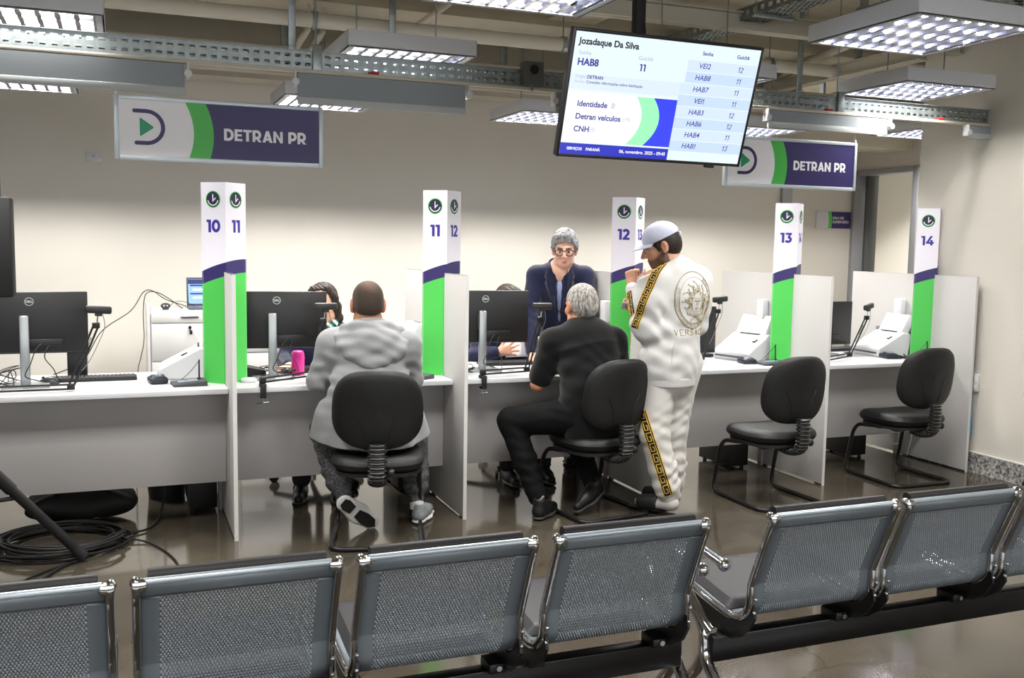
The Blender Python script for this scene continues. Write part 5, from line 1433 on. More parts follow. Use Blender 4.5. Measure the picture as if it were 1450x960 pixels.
def strokes_on(bvh, origin_dir, strokes, r, name, m, parent, org, off=.0012, step=.006, seg=5):
    """draw polylines given in (u,v) on a surface: origin_dir(u,v) -> ray origin, direction"""
    mb = MB()
    for st in strokes:
        pts = []
        for i in range(len(st)-1):
            a, b = st[i], st[i+1]; L = sqrt((a[0]-b[0])**2+(a[1]-b[1])**2); k = max(1, int(L/step))
            for j in range(k): pts.append((a[0]+(b[0]-a[0])*j/k, a[1]+(b[1]-a[1])*j/k))
        pts.append(st[-1]); run = []; last = None
        for (u, v) in pts:
            o, d = origin_dir(u, v); hit = bvh.ray_cast(o, d)
            p = None if hit[0] is None else hit[0]+hit[1]*off*(1 if hit[1].dot(d) < 0 else -1)
            if p is not None and (last is None or (p-last).length < .04): run.append(p-V3(org)); last = p
            else:
                if len(run) > 1: mb.tube(run, r, seg)
                run = [] if p is None else [p-V3(org)]; last = p
        if len(run) > 1: mb.tube(run, r, seg)
    return mb.build(name, m, parent)
def ribbon_on(bvh, origin_dir, u0, u1, w, n, name, m, parent, org, off=.001, nv=6):
    mb = MB(); rows = []
    for i in range(n+1):
        row = []
        for j in range(nv+1):
            o, d = origin_dir(u0+(u1-u0)*i/n, (j/nv-.5)*w); hit = bvh.ray_cast(o, d)
            row.append(None if hit[0] is None else hit[0]+hit[1]*off*(1 if hit[1].dot(d) < 0 else -1)-V3(org))
        rows.append(row)
    for i in range(n):
        for j in range(nv):
            q = [rows[i][j], rows[i+1][j], rows[i+1][j+1], rows[i][j+1]]
            if all(p is not None for p in q) and max((q[0]-q[2]).length, (q[1]-q[3]).length) < .06: mb.add(q, [[0, 1, 2, 3]], 0, True)
    o = mb.build(name, m, parent)
    me = o.data; bm = bmesh.new(); bm.from_mesh(me); bmesh.ops.remove_doubles(bm, verts=bm.verts, dist=1e-6); bmesh.ops.recalc_face_normals(bm, faces=bm.faces); bm.to_mesh(me); bm.free()
    so = o.modifiers.new('cloth', 'SOLIDIFY'); so.thickness = .0008; so.offset = 0
    return o
def shoe(parent, org, heel, toe, up=(0, 0, 1), name='shoe', mu=None, ms=None, h=.004, hi=.09, sole_t=.028, w=.043):
    """sneaker: heel and toe are sole-bottom points; up is the foot's own up direction"""
    heel, toe, up = V3(heel), V3(toe), V3(up).normalized(); d = (toe-heel); L = d.length; d.normalize(); up = (up-d*up.dot(d)).normalized(); sd = d.cross(up)
    F = Field(); P = lambda x, y, z: heel+d*x*L+sd*y+up*z
    F.chain([P(.14, 0, .042), P(.35, 0, .05), P(.55, 0, .045), P(.86, .004, .036)], [.034, .036, .036, .027], .03)
    F.cone(P(.14, 0, .05), P(.17, 0, hi), .034, .036, .02); F.cone(P(.3, 0, .07), P(.5, 0, .055), .028, .026, .02)
    F.cut(P(0, 0, sole_t*.6), -up); F.ell(P(.17, 0, hi+.03), (.027, .027, .035), None, .006, 's')
    Pm, Fc = F.mesh(h); o, _ = obj_from(Pm, Fc, name, mu, parent, org)
    G = Field(); G.chain([P(.13, 0, .014), P(.5, 0, .014), P(.86, .004, .016)], [w*.86, w*.90, w*.80], .03, up, .36)
    G.cut(P(0, 0, .001), -up); G.cut(P(0, 0, sole_t), up, .006)
    Pm, Fc = G.mesh(h); s, _ = obj_from(Pm, Fc, 'sole', ms, o, org)
    return o, P
# ================================================================== people
M_SKIN = mat('skin', (200, 150, 120), .5, spec=.35, attr=True, bump=.03, bscale=700)
def hairmat(name, c1, c2, sc=90, rough=.55):
    m = bpy.data.materials.new(name); m.use_nodes = True; nt = m.node_tree; b = nt.nodes['Principled BSDF']
    tc = nt.nodes.new('ShaderNodeTexCoord'); mp = nt.nodes.new('ShaderNodeMapping'); mp.inputs['Scale'].default_value = (1, 1, .22)
    n = nt.nodes.new('ShaderNodeTexNoise'); n.inputs['Scale'].default_value = sc; n.inputs['Detail'].default_value = 5; n.inputs['Distortion'].default_value = .6
    r = nt.nodes.new('ShaderNodeValToRGB'); e = r.color_ramp.elements; e[0].position = .36; e[0].color = lin(c1); e[1].position = .66; e[1].color = lin(c2)
    nt.links.new(tc.outputs['Object'], mp.inputs['Vector']); nt.links.new(mp.outputs[0], n.inputs['Vector']); nt.links.new(n.outputs['Fac'], r.inputs['Fac']); nt.links.new(r.outputs['Color'], b.inputs['Base Color'])
    bp = nt.nodes.new('ShaderNodeBump'); bp.inputs['Strength'].default_value = .35; bp.inputs['Distance'].default_value = .004; nt.links.new(n.outputs['Fac'], bp.inputs['Height']); nt.links.new(bp.outputs['Normal'], b.inputs['Normal'])
    b.inputs['Roughness'].default_value = rough; b.inputs['Specular IOR Level'].default_value = .25
    return m
def build_body(F, J, fw, leg=True, w=1.0, arms=True):
    fw = V3(fw)
    F.chain([J['pel'], J['wai'], J['che']], [.118*w, .108*w, .120*w], .06, fw, .72)
    F.cone(V3(J['che']), V3(J['nb']), .112*w, .060, .05, fw, .75)
    for s in 'lr':
        F.cone(V3(J['nb'])-V3((0, 0, .045)), J['s'+s], .055, .056*w, .05)
        if arms:
            F.chain([J['s'+s], J['e'+s]], [.050*w, .040*w], .02); F.chain([J['e'+s], J['w'+s]], [.041*w, .026], .015)
        F.cone(J['pel'], J['h'+s], .09*w, .088*w, .05)
        F.chain([J['h'+s], J['k'+s]], [.080*w, .054*w], .03); F.chain([J['k'+s], J['a'+s]], [.053*w, .036], .02)
def neck(F, J, hd, r=.056):
    F.cone(V3(J['nb']), hd.p(0, -.018, -.055), r*1.02, r, .03)
def foot_prim(F, heel, toe, h=.05):
    heel, toe = V3(heel), V3(toe); d = toe-heel
    F.chain([heel+d*.14+V3((0, 0, h*.8)), heel+d*.55+V3((0, 0, h*.65)), heel+d*.9+V3((0, 0, h*.5))], [.030, .030, .022], .02)
def mix(a, b, t): return V3(a)*(1-t)+V3(b)*t
def base_col(P, skin, red=(190, 110, 90), hd=None):
    c = np.tile(LC(skin)[None], (len(P), 1))
    if hd is not None:
        q = hd.loc(P); m = np.clip(1-np.abs(np.abs(q[:, 0])-.082)/.012, 0, 1)*(np.abs(q[:, 2]) < .05)*(np.abs(q[:, 1]) < .05)*.45
        m = np.maximum(m, np.exp(-((q[:, 0])**2+(q[:, 1]-.11)**2+(q[:, 2]+.03)**2)/.0006)*.3)
        c = c*(1-m[:, None])+LC(red)[None]*m[:, None]
    return c

# ------------------------------------------------------------------ 1: seated man in the grey hooded top
def hoodie_man():
    org = (1.17, 4.86, 0); t = thing('person', 'seated person with cropped dark hair in a grey hooded sweatshirt, back to the viewer', 'person', org)
    fw = V3((.2, .98, 0)).normalized(); rt = V3((.98, -.2, 0))
    J = dict(pel=(1.165, 4.83, .58), wai=(1.17, 4.89, .76), che=(1.185, 4.95, .93), nb=(1.192, 4.99, 1.075), sl=(1.005, 5.00, .985), sr=(1.372, 4.93, .975), el=(.945, 5.05, .79), er=(1.42, 5.00, .79),
             wl=(1.06, 5.27, .785), wr=(1.34, 5.25, .785), hl=(1.08, 4.86, .55), hr=(1.25, 4.83, .55), kl=(.990, 5.17, .50), kr=(1.475, 5.12, .50), al=(1.055, 4.990, .195), ar=(1.463, 5.02, .13))
    hd = Head((1.192, 5.02, 1.185), (.10, .97, -.12), sc=1.02)
    F = Field(); build_body(F, J, fw, w=.95); neck(F, J, hd, .060); hd.build(F, jaw=1.1)
    hand(F, J['wl'], (.75, .65, .0), (0, 0, -1), -1, [.25, .25, .3, .35]); hand(F, J['wr'], (-.75, .65, .0), (0, 0, -1), 1, [.25, .25, .3, .35])
    hl, tl = V3((1.030, 4.93, .175)), V3((1.225, 4.955, .008)); hr, tr = V3((1.448, 4.955, .0)), V3((1.585, 5.17, .0))
    ul = V3((-.40, .75, .45)); foot_prim(F, hr, tr, .07); F.chain([V3(J['al']), mix(hl, tl, .40)+ul.normalized()*.05, mix(hl, tl, .80)+ul.normalized()*.045], [.032, .024, .016], .02)
    P, Fc = F.mesh(.0045)
    def col(Q): return hd.paint(Q, base_col(Q, (176, 122, 92), hd=hd), brow=(50, 42, 36))
    obj_from(P, Fc, 'body', M_SKIN, t, org, col)
    # hair: close cropped, thinner over the crown
    F = Field(); F.ell(hd.p(0, -.016, .036), (.0805, .1005, .0890), hd.R); F.ell(hd.p(0, -.040, -.010), (.072, .072, .066), hd.R, .03)
    f = hd.R @ V3((0, 1, 0)); u = hd.R @ V3((0, 0, 1))
    F.cut(hd.p(0, .070, .055), (f*.8-u*.6), .01); F.cut(hd.p(0, -.06, -.052), (-u*.9+f*.35), .01)
    for sx in (-1, 1): F.ell(hd.p(sx*.082, .0, -.012), (.02, .024, .034), hd.R, .008, 's')
    P, Fc = F.mesh(.004)
    def hcol(Q):
        q = hd.loc(Q); c = np.tile(LC((62, 52, 45))[None], (len(Q), 1)); m = np.clip(1-((q[:, 0]/.055)**2+((q[:, 1]+.06)/.07)**2+((q[:, 2]-.085)/.055)**2), 0, 1)*.35
        g = np.clip((np.abs(q[:, 0])-.055)/.02, 0, 1)*.35
        c = c*(1-m[:, None])+LC((128, 88, 66))[None]*m[:, None]; return c*(1-g[:, None])+LC((110, 104, 100))[None]*g[:, None]
    obj_from(P, Fc, 'hair', mat('cropped_hair', (60, 48, 40), .7, spec=.2, attr=True, noise=.25, nscale=220, bump=.5, bscale=260), t, org, hcol)
    # sweatshirt
    Mh = mat('grey_jersey', (134, 135, 137), .9, spec=.1, sheen=.3, noise=.06, nscale=160, bump=.1, bscale=700)
    F = Field()
    F.chain([V3((1.165, 4.80, .42)), V3((1.165, 4.825, .62)), J['wai'], V3(J['che'])+V3((0, -.01, .0)), V3(J['nb'])-V3((0, .01, .05))], [.236, .198, .172, .176, .098], .05, fw, .68)
    for s in 'lr':
        F.cone(V3(J['nb'])-V3((0, .0, .05)), V3(J['s'+s])-V3((0, 0, .005)), .075, .078, .06)
        F.cone(J['s'+s], J['e'+s], .077, .066, .04); F.cone(J['e'+s], J['w'+s], .064, .042, .025)
    F.cone((1.06, 4.87, .78), (.995, 4.93, .36), .09, .118, .05); F.cone((1.00, 4.95, .62), (.975, 5.05, .38), .10, .112, .05); F.cone((1.28, 4.86, .78), (1.375, 4.89, .36), .09, .122, .05); F.cone((1.36, 4.90, .62), (1.445, 5.00, .38), .10, .114, .05)
    F.cut((1.17, 4.8, .492), (0, .06, -1), .004)
    F.ell(tuple(V3(J['nb'])+V3((0, .02, .03))), (.072, .072, .05), None, .01, 's')
    fold = masked(folds(.006, [((.5, .2, .85), .085, (1, 0, .3), .3), ((-.6, .2, .8), .10, (.2, 0, 1), .35), ((.1, .1, 1), .06, (1, .2, 0), .22)]),
                  [((.99, 4.98, .80), .14, 1.2), ((1.38, 4.95, .80), .14, 1.2), ((1.17, 4.75, .62), .22, .7), ((1.16, 4.85, .8), .2, .35), ((1.02, 4.9, .92), .10, .6), ((1.34, 4.88, .92), .10, .6)])
    P, Fc = F.mesh(.006, fold); top, bv = obj_from(P, Fc, 'hooded_sweatshirt', Mh, t, org)
    # hood lying on the upper back
    F = Field()
    hp = [(1.085, 5.03, 1.075), (1.020, 4.935, 1.025), (1.060, 4.855, .955), (1.170, 4.805, .890), (1.295, 4.825, .950), (1.360, 4.895, 1.015), (1.315, 5.00, 1.070)]
    hp = [tuple(p) for p in catmull(hp, 5)]
    F.chain(hp, [.020]*len(hp), .02)
    F.ell((1.180, 4.868, .975), (.155, .075, .095), frame((.2, .95, .2)), .05); F.ell((1.186, 4.915, 1.045), (.140, .085, .052), frame((.2, 1, .2)), .05)
    F.chain([(1.05, 4.94, 1.075), (1.10, 4.905, 1.083), (1.19, 4.885, 1.085), (1.28, 4.90, 1.078), (1.335, 4.93, 1.065)], [.020, .024, .026, .024, .020], .03)
    F.ell((1.192, 5.00, 1.125), (.070, .075, .075), None, .012, 's')
    fold = folds(.0042, [((.30, .3, .95), .062, (1, 0, .2), .36), ((-.40, .2, .9), .075, (.6, 0, 1), .4)])
    P, Fc = F.mesh(.005, fold); obj_from(P, Fc, 'hood', Mh, top, org)
    # hem seam
    # trousers
    Mt = mat('dark_speckled_knit', (84, 85, 88), .9, spec=.1, noise=.7, nscale=95)
    F = Field(); F.cone(V3(J['pel'])-V3((0, 0, .0)), V3(J['wai'])-V3((0, 0, .10)), .135, .125, .04, fw, .75)
    for s in 'lr':
        F.cone(J['pel'], J['h'+s], .10, .095, .05); F.cone(J['h'+s], J['k'+s], .092, .074, .03)
        a = V3(J['a'+s]); k = V3(J['k'+s]); F.chain([k, mix(k, a, .62), mix(k, a, .80), mix(k, a, .99)], [.076, .070, .066, .044], .02)
        d = (a-k).normalized(); F.cut(a-d*.0, d) if False else None
    fold = masked(folds(.008, [((.2, .3, .9), .06, (1, .2, 0), .2)]), [((1.03, 5.06, .3), .1, 1), ((1.47, 5.06, .24), .1, 1), ((.97, 5.18, .48), .08, .8)])
    P, Fc = F.mesh(.006, fold); tr_o, _ = obj_from(P, Fc, 'trousers', Mt, t, org)
    mb = MB()
    for s, rr in (('l', .043), ('r', .043)):
        a, k = V3(J['a'+s])-V3(org), V3(J['k'+s])-V3(org); d = (a-k).normalized(); mb.tube([a-d*.055, a-d*.05, a-d*.0, a+d*.004], [.042, .045, .0435, .040], 16)
    mb.build('ankle_cuff', mat('dark_ribbed_cuff', (52, 52, 55), .9, bump=.3, bscale=400), tr_o)
    Mu = mat('grey_shoe_mesh', (140, 146, 146), .7, noise=.3, nscale=240); Ms = mat('white_shoe_sole', (225, 226, 226), .5)
    s1, Pf = shoe(t, org, hl, tl, ul, 'shoe', Mu, Ms, w=.052)
    # dark tread on the raised left sole
    mb = MB(); o3 = V3(org)
    L = (tl-hl).length; d = (tl-hl).normalized(); upn = (ul-d*ul.dot(d)).normalized(); sd = d.cross(upn)
    def pp(x, y, z): return Pf(x, y, z)-o3
    def sole_poly(pts): 
        n = len(pts); mb.add([pp(a, b, -.003) for a, b in pts]+[pp(a, b, .004) for a, b in pts], [list(range(n)), list(range(2*n-1, n-1, -1))]+[[i, n+i, n+(i+1) % n, (i+1) % n] for i in range(n)])
    sole_poly([(.06, -.02), (.16, -.032), (.34, -.026), (.34, .024), (.16, .032), (.06, .022)]); sole_poly([(.46, -.026), (.66, -.034), (.86, -.026), (.96, 0), (.86, .030), (.66, .034), (.46, .022)])
    mb.build('tread', M_BLACKM, s1)
    s2, Pf = shoe(t, org, hr, tr, (0, 0, 1), 'shoe', Mu, Ms)
    mb = MB(); q = V3(J['ar'])-V3(org); mb.tube([q+V3((0, -.012, -.055)), q+V3((0, -.008, -.02)), q+V3((0, -.004, .006))], [.039, .038, .037], 14); mb.build('sock', M_WHITE, t)
    # laces, stripe
hoodie_man()

# ------------------------------------------------------------------ 2: seated man in black
def black_man():
    org = (2.45, 4.92, 0); t = thing('person', 'seated person with grey hair in a black T-shirt, back to the viewer', 'person', org)
    fw = V3((-.12, .99, 0)).normalized()
    J = dict(pel=(2.44, 4.86, .58), wai=(2.445, 4.90, .76), che=(2.445, 4.96, .93), nb=(2.432, 5.00, 1.06), sl=(2.255, 5.01, .965), sr=(2.625, 4.99, .965), el=(2.185, 5.055, .722), er=(2.70, 5.03, .745),
             wl=(2.36, 5.235, .790), wr=(2.58, 5.27, .790), hl=(2.34, 4.88, .565), hr=(2.53, 4.88, .565), kl=(2.035, 5.08, .515), kr=(2.46, 5.24, .50), al=(2.135, 4.905, .10), ar=(2.50, 4.96, .15))
    hd = Head((2.432, 5.03, 1.165), (-.05, .98, -.10), sc=1.03)
    F = Field(); build_body(F, J, fw, w=1.0); neck(F, J, hd, .062); hd.build(F, jaw=1.15)
    hand(F, J['wl'], (.6, .75, .0), (0, 0, -1), -1, [.25, .25, .3, .35]); hand(F, J['wr'], (-.6, .75, .0), (0, 0, -1), 1, [.25, .25, .3, .35])
    hl, tl = V3((2.085, 4.815, .0)), V3((2.275, 4.985, .0)); hr, tr = V3((2.56, 4.94, .10)), V3((2.335, 4.835, .005))
    foot_prim(F, hl, tl, .07); ur = V3((-.45, -.2, .85)); F.chain([V3(J['ar']), mix(hr, tr, .45)+V3((0, 0, .035)), mix(hr, tr, .85)+V3((0, 0, .028))], [.034, .032, .022], .02)
    P, Fc = F.mesh(.0045)
    def col(Q): return hd.paint(Q, base_col(Q, (196, 138, 108), (200, 112, 92), hd), brow=(120, 112, 104))
    obj_from(P, Fc, 'body', M_SKIN, t, org, col)
    F = Field(); F.ell(hd.p(0, -.018, .040), (.0845, .1045, .0915), hd.R); F.ell(hd.p(0, -.046, -.008), (.075, .072, .070), hd.R, .03)
    f = hd.R @ V3((0, 1, 0)); u = hd.R @ V3((0, 0, 1))
    F.cut(hd.p(0, .068, .058), (f*.8-u*.6), .01); F.cut(hd.p(0, -.06, -.060), (-u*.9+f*.35), .01)
    for sx in (-1, 1): F.ell(hd.p(sx*.086, .0, -.012), (.022, .024, .034), hd.R, .008, 's')
    P, Fc = F.mesh(.004, folds(.0014, [((1, .2, .3), .03, (0, .3, 1), .06), ((.7, .6, .2), .022, (0, 0, 1), .05)])); obj_from(P, Fc, 'hair', hairmat('grey_hair', (96, 92, 88), (192, 188, 182), 110), t, org)
    Mb = mat('black_cotton', (18, 18, 19), .9, spec=.12, sheen=.15, bump=.08, bscale=600)
    F = Field()
    F.chain([V3((2.44, 4.86, .54)), V3((2.44, 4.865, .64)), J['wai'], V3(J['che']), V3(J['nb'])-V3((0, 0, .03))], [.190, .185, .176, .182, .078], .05, fw, .70)
    for s in 'lr':
        F.cone(V3(J['nb'])-V3((0, .0, .035)), V3(J['s'+s]), .066, .074, .06)
        a, b = V3(J['s'+s]), V3(J['e'+s]); F.cone(a, mix(a, b, .80), .076, .068, .04)
    for s in 'lr':
        a, b = V3(J['s'+s]), V3(J['e'+s])
    F.ell(tuple(V3(J['nb'])+V3((0, .01, .045))), (.068, .066, .05), None, .008, 's')
    fold = masked(folds(.008, [((.6, .2, .8), .08, (1, 0, .3), .3), ((-.5, .2, .8), .09, (.2, 0, 1), .35)]), [((2.3, 4.9, .75), .16, 1), ((2.6, 4.85, .72), .2, 1), ((2.3, 4.95, .88), .1, .8)])
    P, Fc = F.mesh(.006, fold); sh, _ = obj_from(P, Fc, 't_shirt', Mb, t, org)
    mb = MB()
    a, b = V3(J['sl']), V3(J['el']); q = mix(a, b, .80)-V3(org); d = (b-a).normalized()
    nbp = V3(J['nb'])-V3(org); ring = [nbp+V3((.068*cos(a), .066*sin(a)-.004, .012+.008*sin(a))) for a in [2*pi*k/24 for k in range(24)]]; mb.tube(ring, .006, 8, closed=True); mb.build('collar', Mb, sh)
    Mt = mat('black_trouser', (15, 15, 16), .85, spec=.15, bump=.08, bscale=500)
    F = Field(); F.cone(V3(J['pel']), V3(J['wai'])-V3((0, 0, .08)), .155, .150, .04, fw, .78)
    for s in 'lr':
        F.cone(J['pel'], J['h'+s], .125, .118, .05); F.cone(J['h'+s], J['k'+s], .110, .078, .03)
        a = V3(J['a'+s]); k = V3(J['k'+s]); F.chain([k, mix(k, a, .5), mix(k, a, .97)], [.078, .066, .054], .02)
    fold = masked(folds(.008, [((.2, .3, .9), .06, (1, .2, 0), .2), ((.7, .3, .4), .07, (0, .4, 1), .2)]), [((2.1, 4.98, .25), .14, 1), ((2.06, 5.06, .48), .1, .8), ((2.3, 4.9, .6), .12, 1)])
    P, Fc = F.mesh(.006, fold); obj_from(P, Fc, 'trousers', Mt, t, org)
    Mu = mat('black_shoe_leather', (20, 20, 22), .45, spec=.4); Ms = mat('dark_shoe_sole', (52, 52, 52), .5)
    s1, _ = shoe(t, org, hl, tl, (0, 0, 1), 'shoe', Mu, Ms, hi=.10); shoe(t, org, hr, tr, (-.40, -.2, .9), 'shoe', Mu, Ms)
    mb = MB(); q = V3((2.135, 4.865, .10))-V3(org); mb.tube([q+V3((-.03, .0, -.02)), q+V3((-.012, -.035, .02)), q+V3((.0, -.037, .035))], .006, 6); mb.build('pull_tab', mat('grey_tab', (150, 150, 150), .6), s1)
    # keys on a short cord at the belt
    mb = MB(); q = V3((2.235, 4.945, .625))-V3(org); mb.tube(catmull([q+V3((-.03, -.035, -.07)), q+V3((-.012, -.02, -.02)), q+V3((.006, -.02, .012)), q+V3((.03, -.03, .0)), q+V3((.035, -.03, -.01))]), .005, 7); mb.build('belt_cord', M_BLACKM, t)
    mb = MB(); mb.box(tuple(q+V3((.008, -.025, -.012))), (.035, .012, .02), .004, 0); mb.build('key_ring', M_STEEL, t)
black_man()

# ------------------------------------------------------------------ 3: standing man in the white tracksuit
def track_man():
    org = (2.88, 4.73, 0); t = thing('person', 'standing person in pale cap and white tracksuit with gold trim, hand at the mouth', 'person', org)
    fw = V3((-.12, .99, 0)).normalized(); rt = V3((.99, .12, 0)); up = V3((0, 0, 1))
    J = dict(pel=(2.875, 4.76, .90), wai=(2.87, 4.76, 1.05), che=(2.905, 4.75, 1.24), nb=(2.885, 4.765, 1.405), sl=(2.725, 4.73, 1.335), sr=(3.035, 4.77, 1.325), el=(2.672, 4.735, 1.085), er=(3.050, 4.780, 1.075),
             wl=(2.690, 4.905, 1.285), wr=(2.80, 4.965, 1.135), hl=(2.80, 4.745, .86), hr=(2.965, 4.77, .86), kl=(2.765, 4.735, .47), kr=(2.925, 4.80, .47), al=(2.850, 4.685, .10), ar=(2.945, 4.825, .10))
    hd = Head((2.812, 4.80, 1.513), (-.86, .42, -.30), (-.05, 0, 1), sc=.99)
    F = Field(); build_body(F, J, fw, w=.9); neck(F, J, hd, .058); hd.build(F, nose=1.03)
    # left fist raised to the mouth, right hand carrying the phone
    hand(F, J['wl'], (.05, .25, 1), (.75, .55, -.2), -1, [1.25, 1.3, 1.3, 1.3], (1.1, .35)); hand(F, J['wr'], (-.92, .1, .12), (.0, -.35, 1), 1, [.55, .6, .65, .7], (.5, .1))
    hl, tl = V3((2.868, 4.635, .03)), V3((2.725, 4.855, .022)); hr, tr = V3((2.965, 4.775, .03)), V3((2.86, 5.01, .022))
    foot_prim(F, hl, tl, .055); foot_prim(F, hr, tr, .055)
    P, Fc = F.mesh(.004)
    def col(Q): return hd.paint(Q, base_col(Q, (198, 146, 118), (196, 116, 96), hd), lips=(158, 92, 82), brow=(36, 28, 24), beard=((54, 40, 32), .82))
    obj_from(P, Fc, 'body', M_SKIN, t, org, col)
    f = hd.R @ V3((0, 1, 0)); u = hd.R @ V3((0, 0, 1))
    F = Field(); F.ell(hd.p(0, -.016, .030), (.0810, .1010, .086), hd.R); F.ell(hd.p(0, -.045, -.014), (.071, .068, .064), hd.R, .03); F.cone(hd.p(-.074, .022, .01), hd.p(-.072, .026, -.02), .009, .006, .01); F.cone(hd.p(.074, .022, .01), hd.p(.072, .026, -.02), .009, .006, .01)
    F.cut(hd.p(0, .060, .05), (f*.95-u*.3), .01); F.cut(hd.p(0, -.06, -.062), (-u*.9+f*.40), .012)
    for sx in (-1, 1): F.ell(hd.p(sx*.084, .0, -.012), (.022, .022, .034), hd.R, .008, 's')
    P, Fc = F.mesh(.004); obj_from(P, Fc, 'hair', hairmat('dark_hair', (26, 20, 17), (52, 40, 33), 140), t, org)
    # cap
    Mc = mat('pale_cap_cotton', (198, 202, 222), .85, spec=.15, bump=.06, bscale=700)
    F = Field(); F.ell(hd.p(0, -.012, .048), (.0895, .1085, .0925), hd.R); F.cut(hd.p(0, 0, .040), (-u*.97-f*.17), .003)
    F.ell(hd.p(0, -.105, .050), (.032, .03, .022), hd.R, .006, 's'); F.ell(hd.p(0, -.02, .03), (.078, .098, .078), hd.R, .003, 's')
    P, Fc = F.mesh(.0035); cap, cbv = obj_from(P, Fc, 'cap', Mc, t, org)
    o3 = V3(org); mb = MB()
    def brim(a, b):
        an = (a-.5)*2.0; r0 = .088; x = sin(an)*.088; y0 = cos(an)*.100; ext = .078*cos(an*1.35)*b
        return hd.p(x*(1+.02*b), y0+ext-.012, .036+.004*b-.016*b*b-1.5*x*x*(.4+.6*b))-o3
    mb.grid(brim, 24, 8); bo = mb.build('brim', Mc, cap); so = bo.modifiers.new('thick', 'SOLIDIFY'); so.thickness = .004
    mb = MB(); mb.tube([hd.p(.085*sin(a), -.012-.108*cos(a)-.002, .033+.02*abs(cos(a))*.5)-o3 for a in [(-.42+.84*k/12) for k in range(13)]], .008, 8, flat=(1.4, .5)); mb.build('strap', Mc, cap)
    mb = MB(); mb.sphere(tuple(hd.p(0, -.012, .141)-o3), .006, 10, 6)
    for k in range(4):
        a = 2*pi*k/4+pi/4; p0 = hd.p(.060*sin(a), -.012+.073*cos(a), .112)-o3; mb.sphere(tuple(p0), .0032, 8, 6)
    mb.build('button', mat('cap_thread', (176, 180, 204), .8), cap)
    # jacket
    Mj = mat('off_white_jersey', (204, 203, 202), .85, spec=.12, sheen=.2, bump=.06, bscale=600)
    F = Field()
    F.chain([(2.858, 4.755, .77), (2.860, 4.755, .88), (2.866, 4.755, 1.05), J['che'], (2.89, 4.755, 1.36)], [.166, .172, .158, .172, .10], .06, fw, .76)
    for s in 'lr': F.cone((2.89, 4.76, 1.35), J['s'+s], .075, .078, .06)
    F.chain([J['sl'], mix(J['sl'], J['el'], .5)+V3((.0, -.015, .0)), J['el']], [.080, .080, .072], .04); F.ell((2.705, 4.725, 1.050), (.072, .080, .070), None, .04)
    F.cone(J['el'], mix(J['el'], J['wl'], .93), .062, .040, .02)
    F.chain([J['sr'], mix(J['sr'], J['er'], .5), J['er']], [.074, .070, .062], .04); F.cone(J['er'], mix(J['er'], J['wr'], .5), .062, .05, .02); F.cone(mix(J['er'], J['wr'], .5), mix(J['er'], J['wr'], .93), .05, .04, .02)
    F.chain([(2.885, 4.768, 1.37), hd.p(0, -.018, -.095)], [.075, .070], .03)
    F.cut((2.88, 4.75, .738), (0, 0, -1), .004)
    F.cut(hd.p(0, -.02, -.088), (hd.p(0, -.015, 0)-V3(J['nb'])).normalized(), .004); F.ell(hd.p(0, -.016, -.07), (.058, .058, .06), hd.R, .004, 's')
    fold = masked(folds(.0065, [((.75, .1, .65), .12, (.3, 0, 1), .5), ((-.3, .1, .95), .10, (1, 0, .2), .4), ((.55, .2, .8), .075, (1, 0, -.3), .3)]),
                  [((2.75, 4.66, .92), .18, 1.1), ((2.68, 4.68, 1.14), .11, 1.0), ((3.10, 4.72, 1.12), .11, 1.1), ((2.95, 4.62, .86), .16, .6), ((2.78, 4.62, 1.05), .10, .8)])
    P, Fc = F.mesh(.005, fold); jk, bv = obj_from(P, Fc, 'track_jacket', Mj, t, org)
    # rib hem and cuffs
    F = Field(); F.chain([(2.858, 4.755, .735), (2.858, 4.755, .79)], [.163, .170], .02, fw, .80); F.cut((2.88, 4.75, .735), (0, 0, -1), .006); F.cut((2.88, 4.75, .790), (0, 0, 1), .006)
    P, Fc = F.mesh(.005); obj_from(P, Fc, 'waistband', Mj, jk, org)
    mb = MB()
    for s, tt in (('l', .93), ('r', .93)):
        e, w = V3(J['e'+s])-o3, V3(J['w'+s])-o3; mb.tube([mix(e, w, .84), mix(e, w, .86), mix(e, w, .97), mix(e, w, .985)], [.040, .043, .039, .036], 18)
    mb.build('cuff', Mj, jk)
    # collar ridge lines
    mb = MB(); ax = (hd.p(0, -.015, 0)-V3(J['nb'])).normalized(); c = hd.p(0, -.018, -.092)-o3; a1 = ax.cross(V3((0, 1, 0))).normalized(); a2 = ax.cross(a1)
    mb.tube([c+a1*.068*cos(a)+a2*.068*sin(a) for a in [2*pi*k/28 for k in range(28)]], .0035, 6, closed=True); mb.build('collar_piping', mat('gold_thread', (176, 150, 84), .5), jk)
    # pocket
    M_GOLD = mat('gold_print', (150, 134, 78), .5, spec=.4); M_YEL = mat('trim_gold', (226, 186, 70), .55); M_TRIM = mat('trim_black', (20, 18, 16), .7)
    def backray(cu, cz):
        def f(u, v): return V3((2.905, 4.755, cz))+rt*(cu+u)+up*v-fw*.5, fw
        return f
    # medallion on the back
    A, Bv = .128, .158; st = []
    def el(r, n=64): return [(A*r*cos(2*pi*k/n), Bv*r*sin(2*pi*k/n)) for k in range(n+1)]
    st += [el(1), el(.985), el(.80)]
    nk = 26
    for k in range(nk):
        a0 = 2*pi*k/nk; dd = 2*pi/nk
        def pl(a, r): return (A*r*cos(a), Bv*r*sin(a))
        if not (.12 < a0/(2*pi) < .40): st.append([pl(a0, .84), pl(a0, .955), pl(a0+.78*dd, .955), pl(a0+.78*dd, .88), pl(a0+.36*dd, .88), pl(a0+.36*dd, .915)]); st.append([pl(a0, .84), pl(a0+dd, .84)])
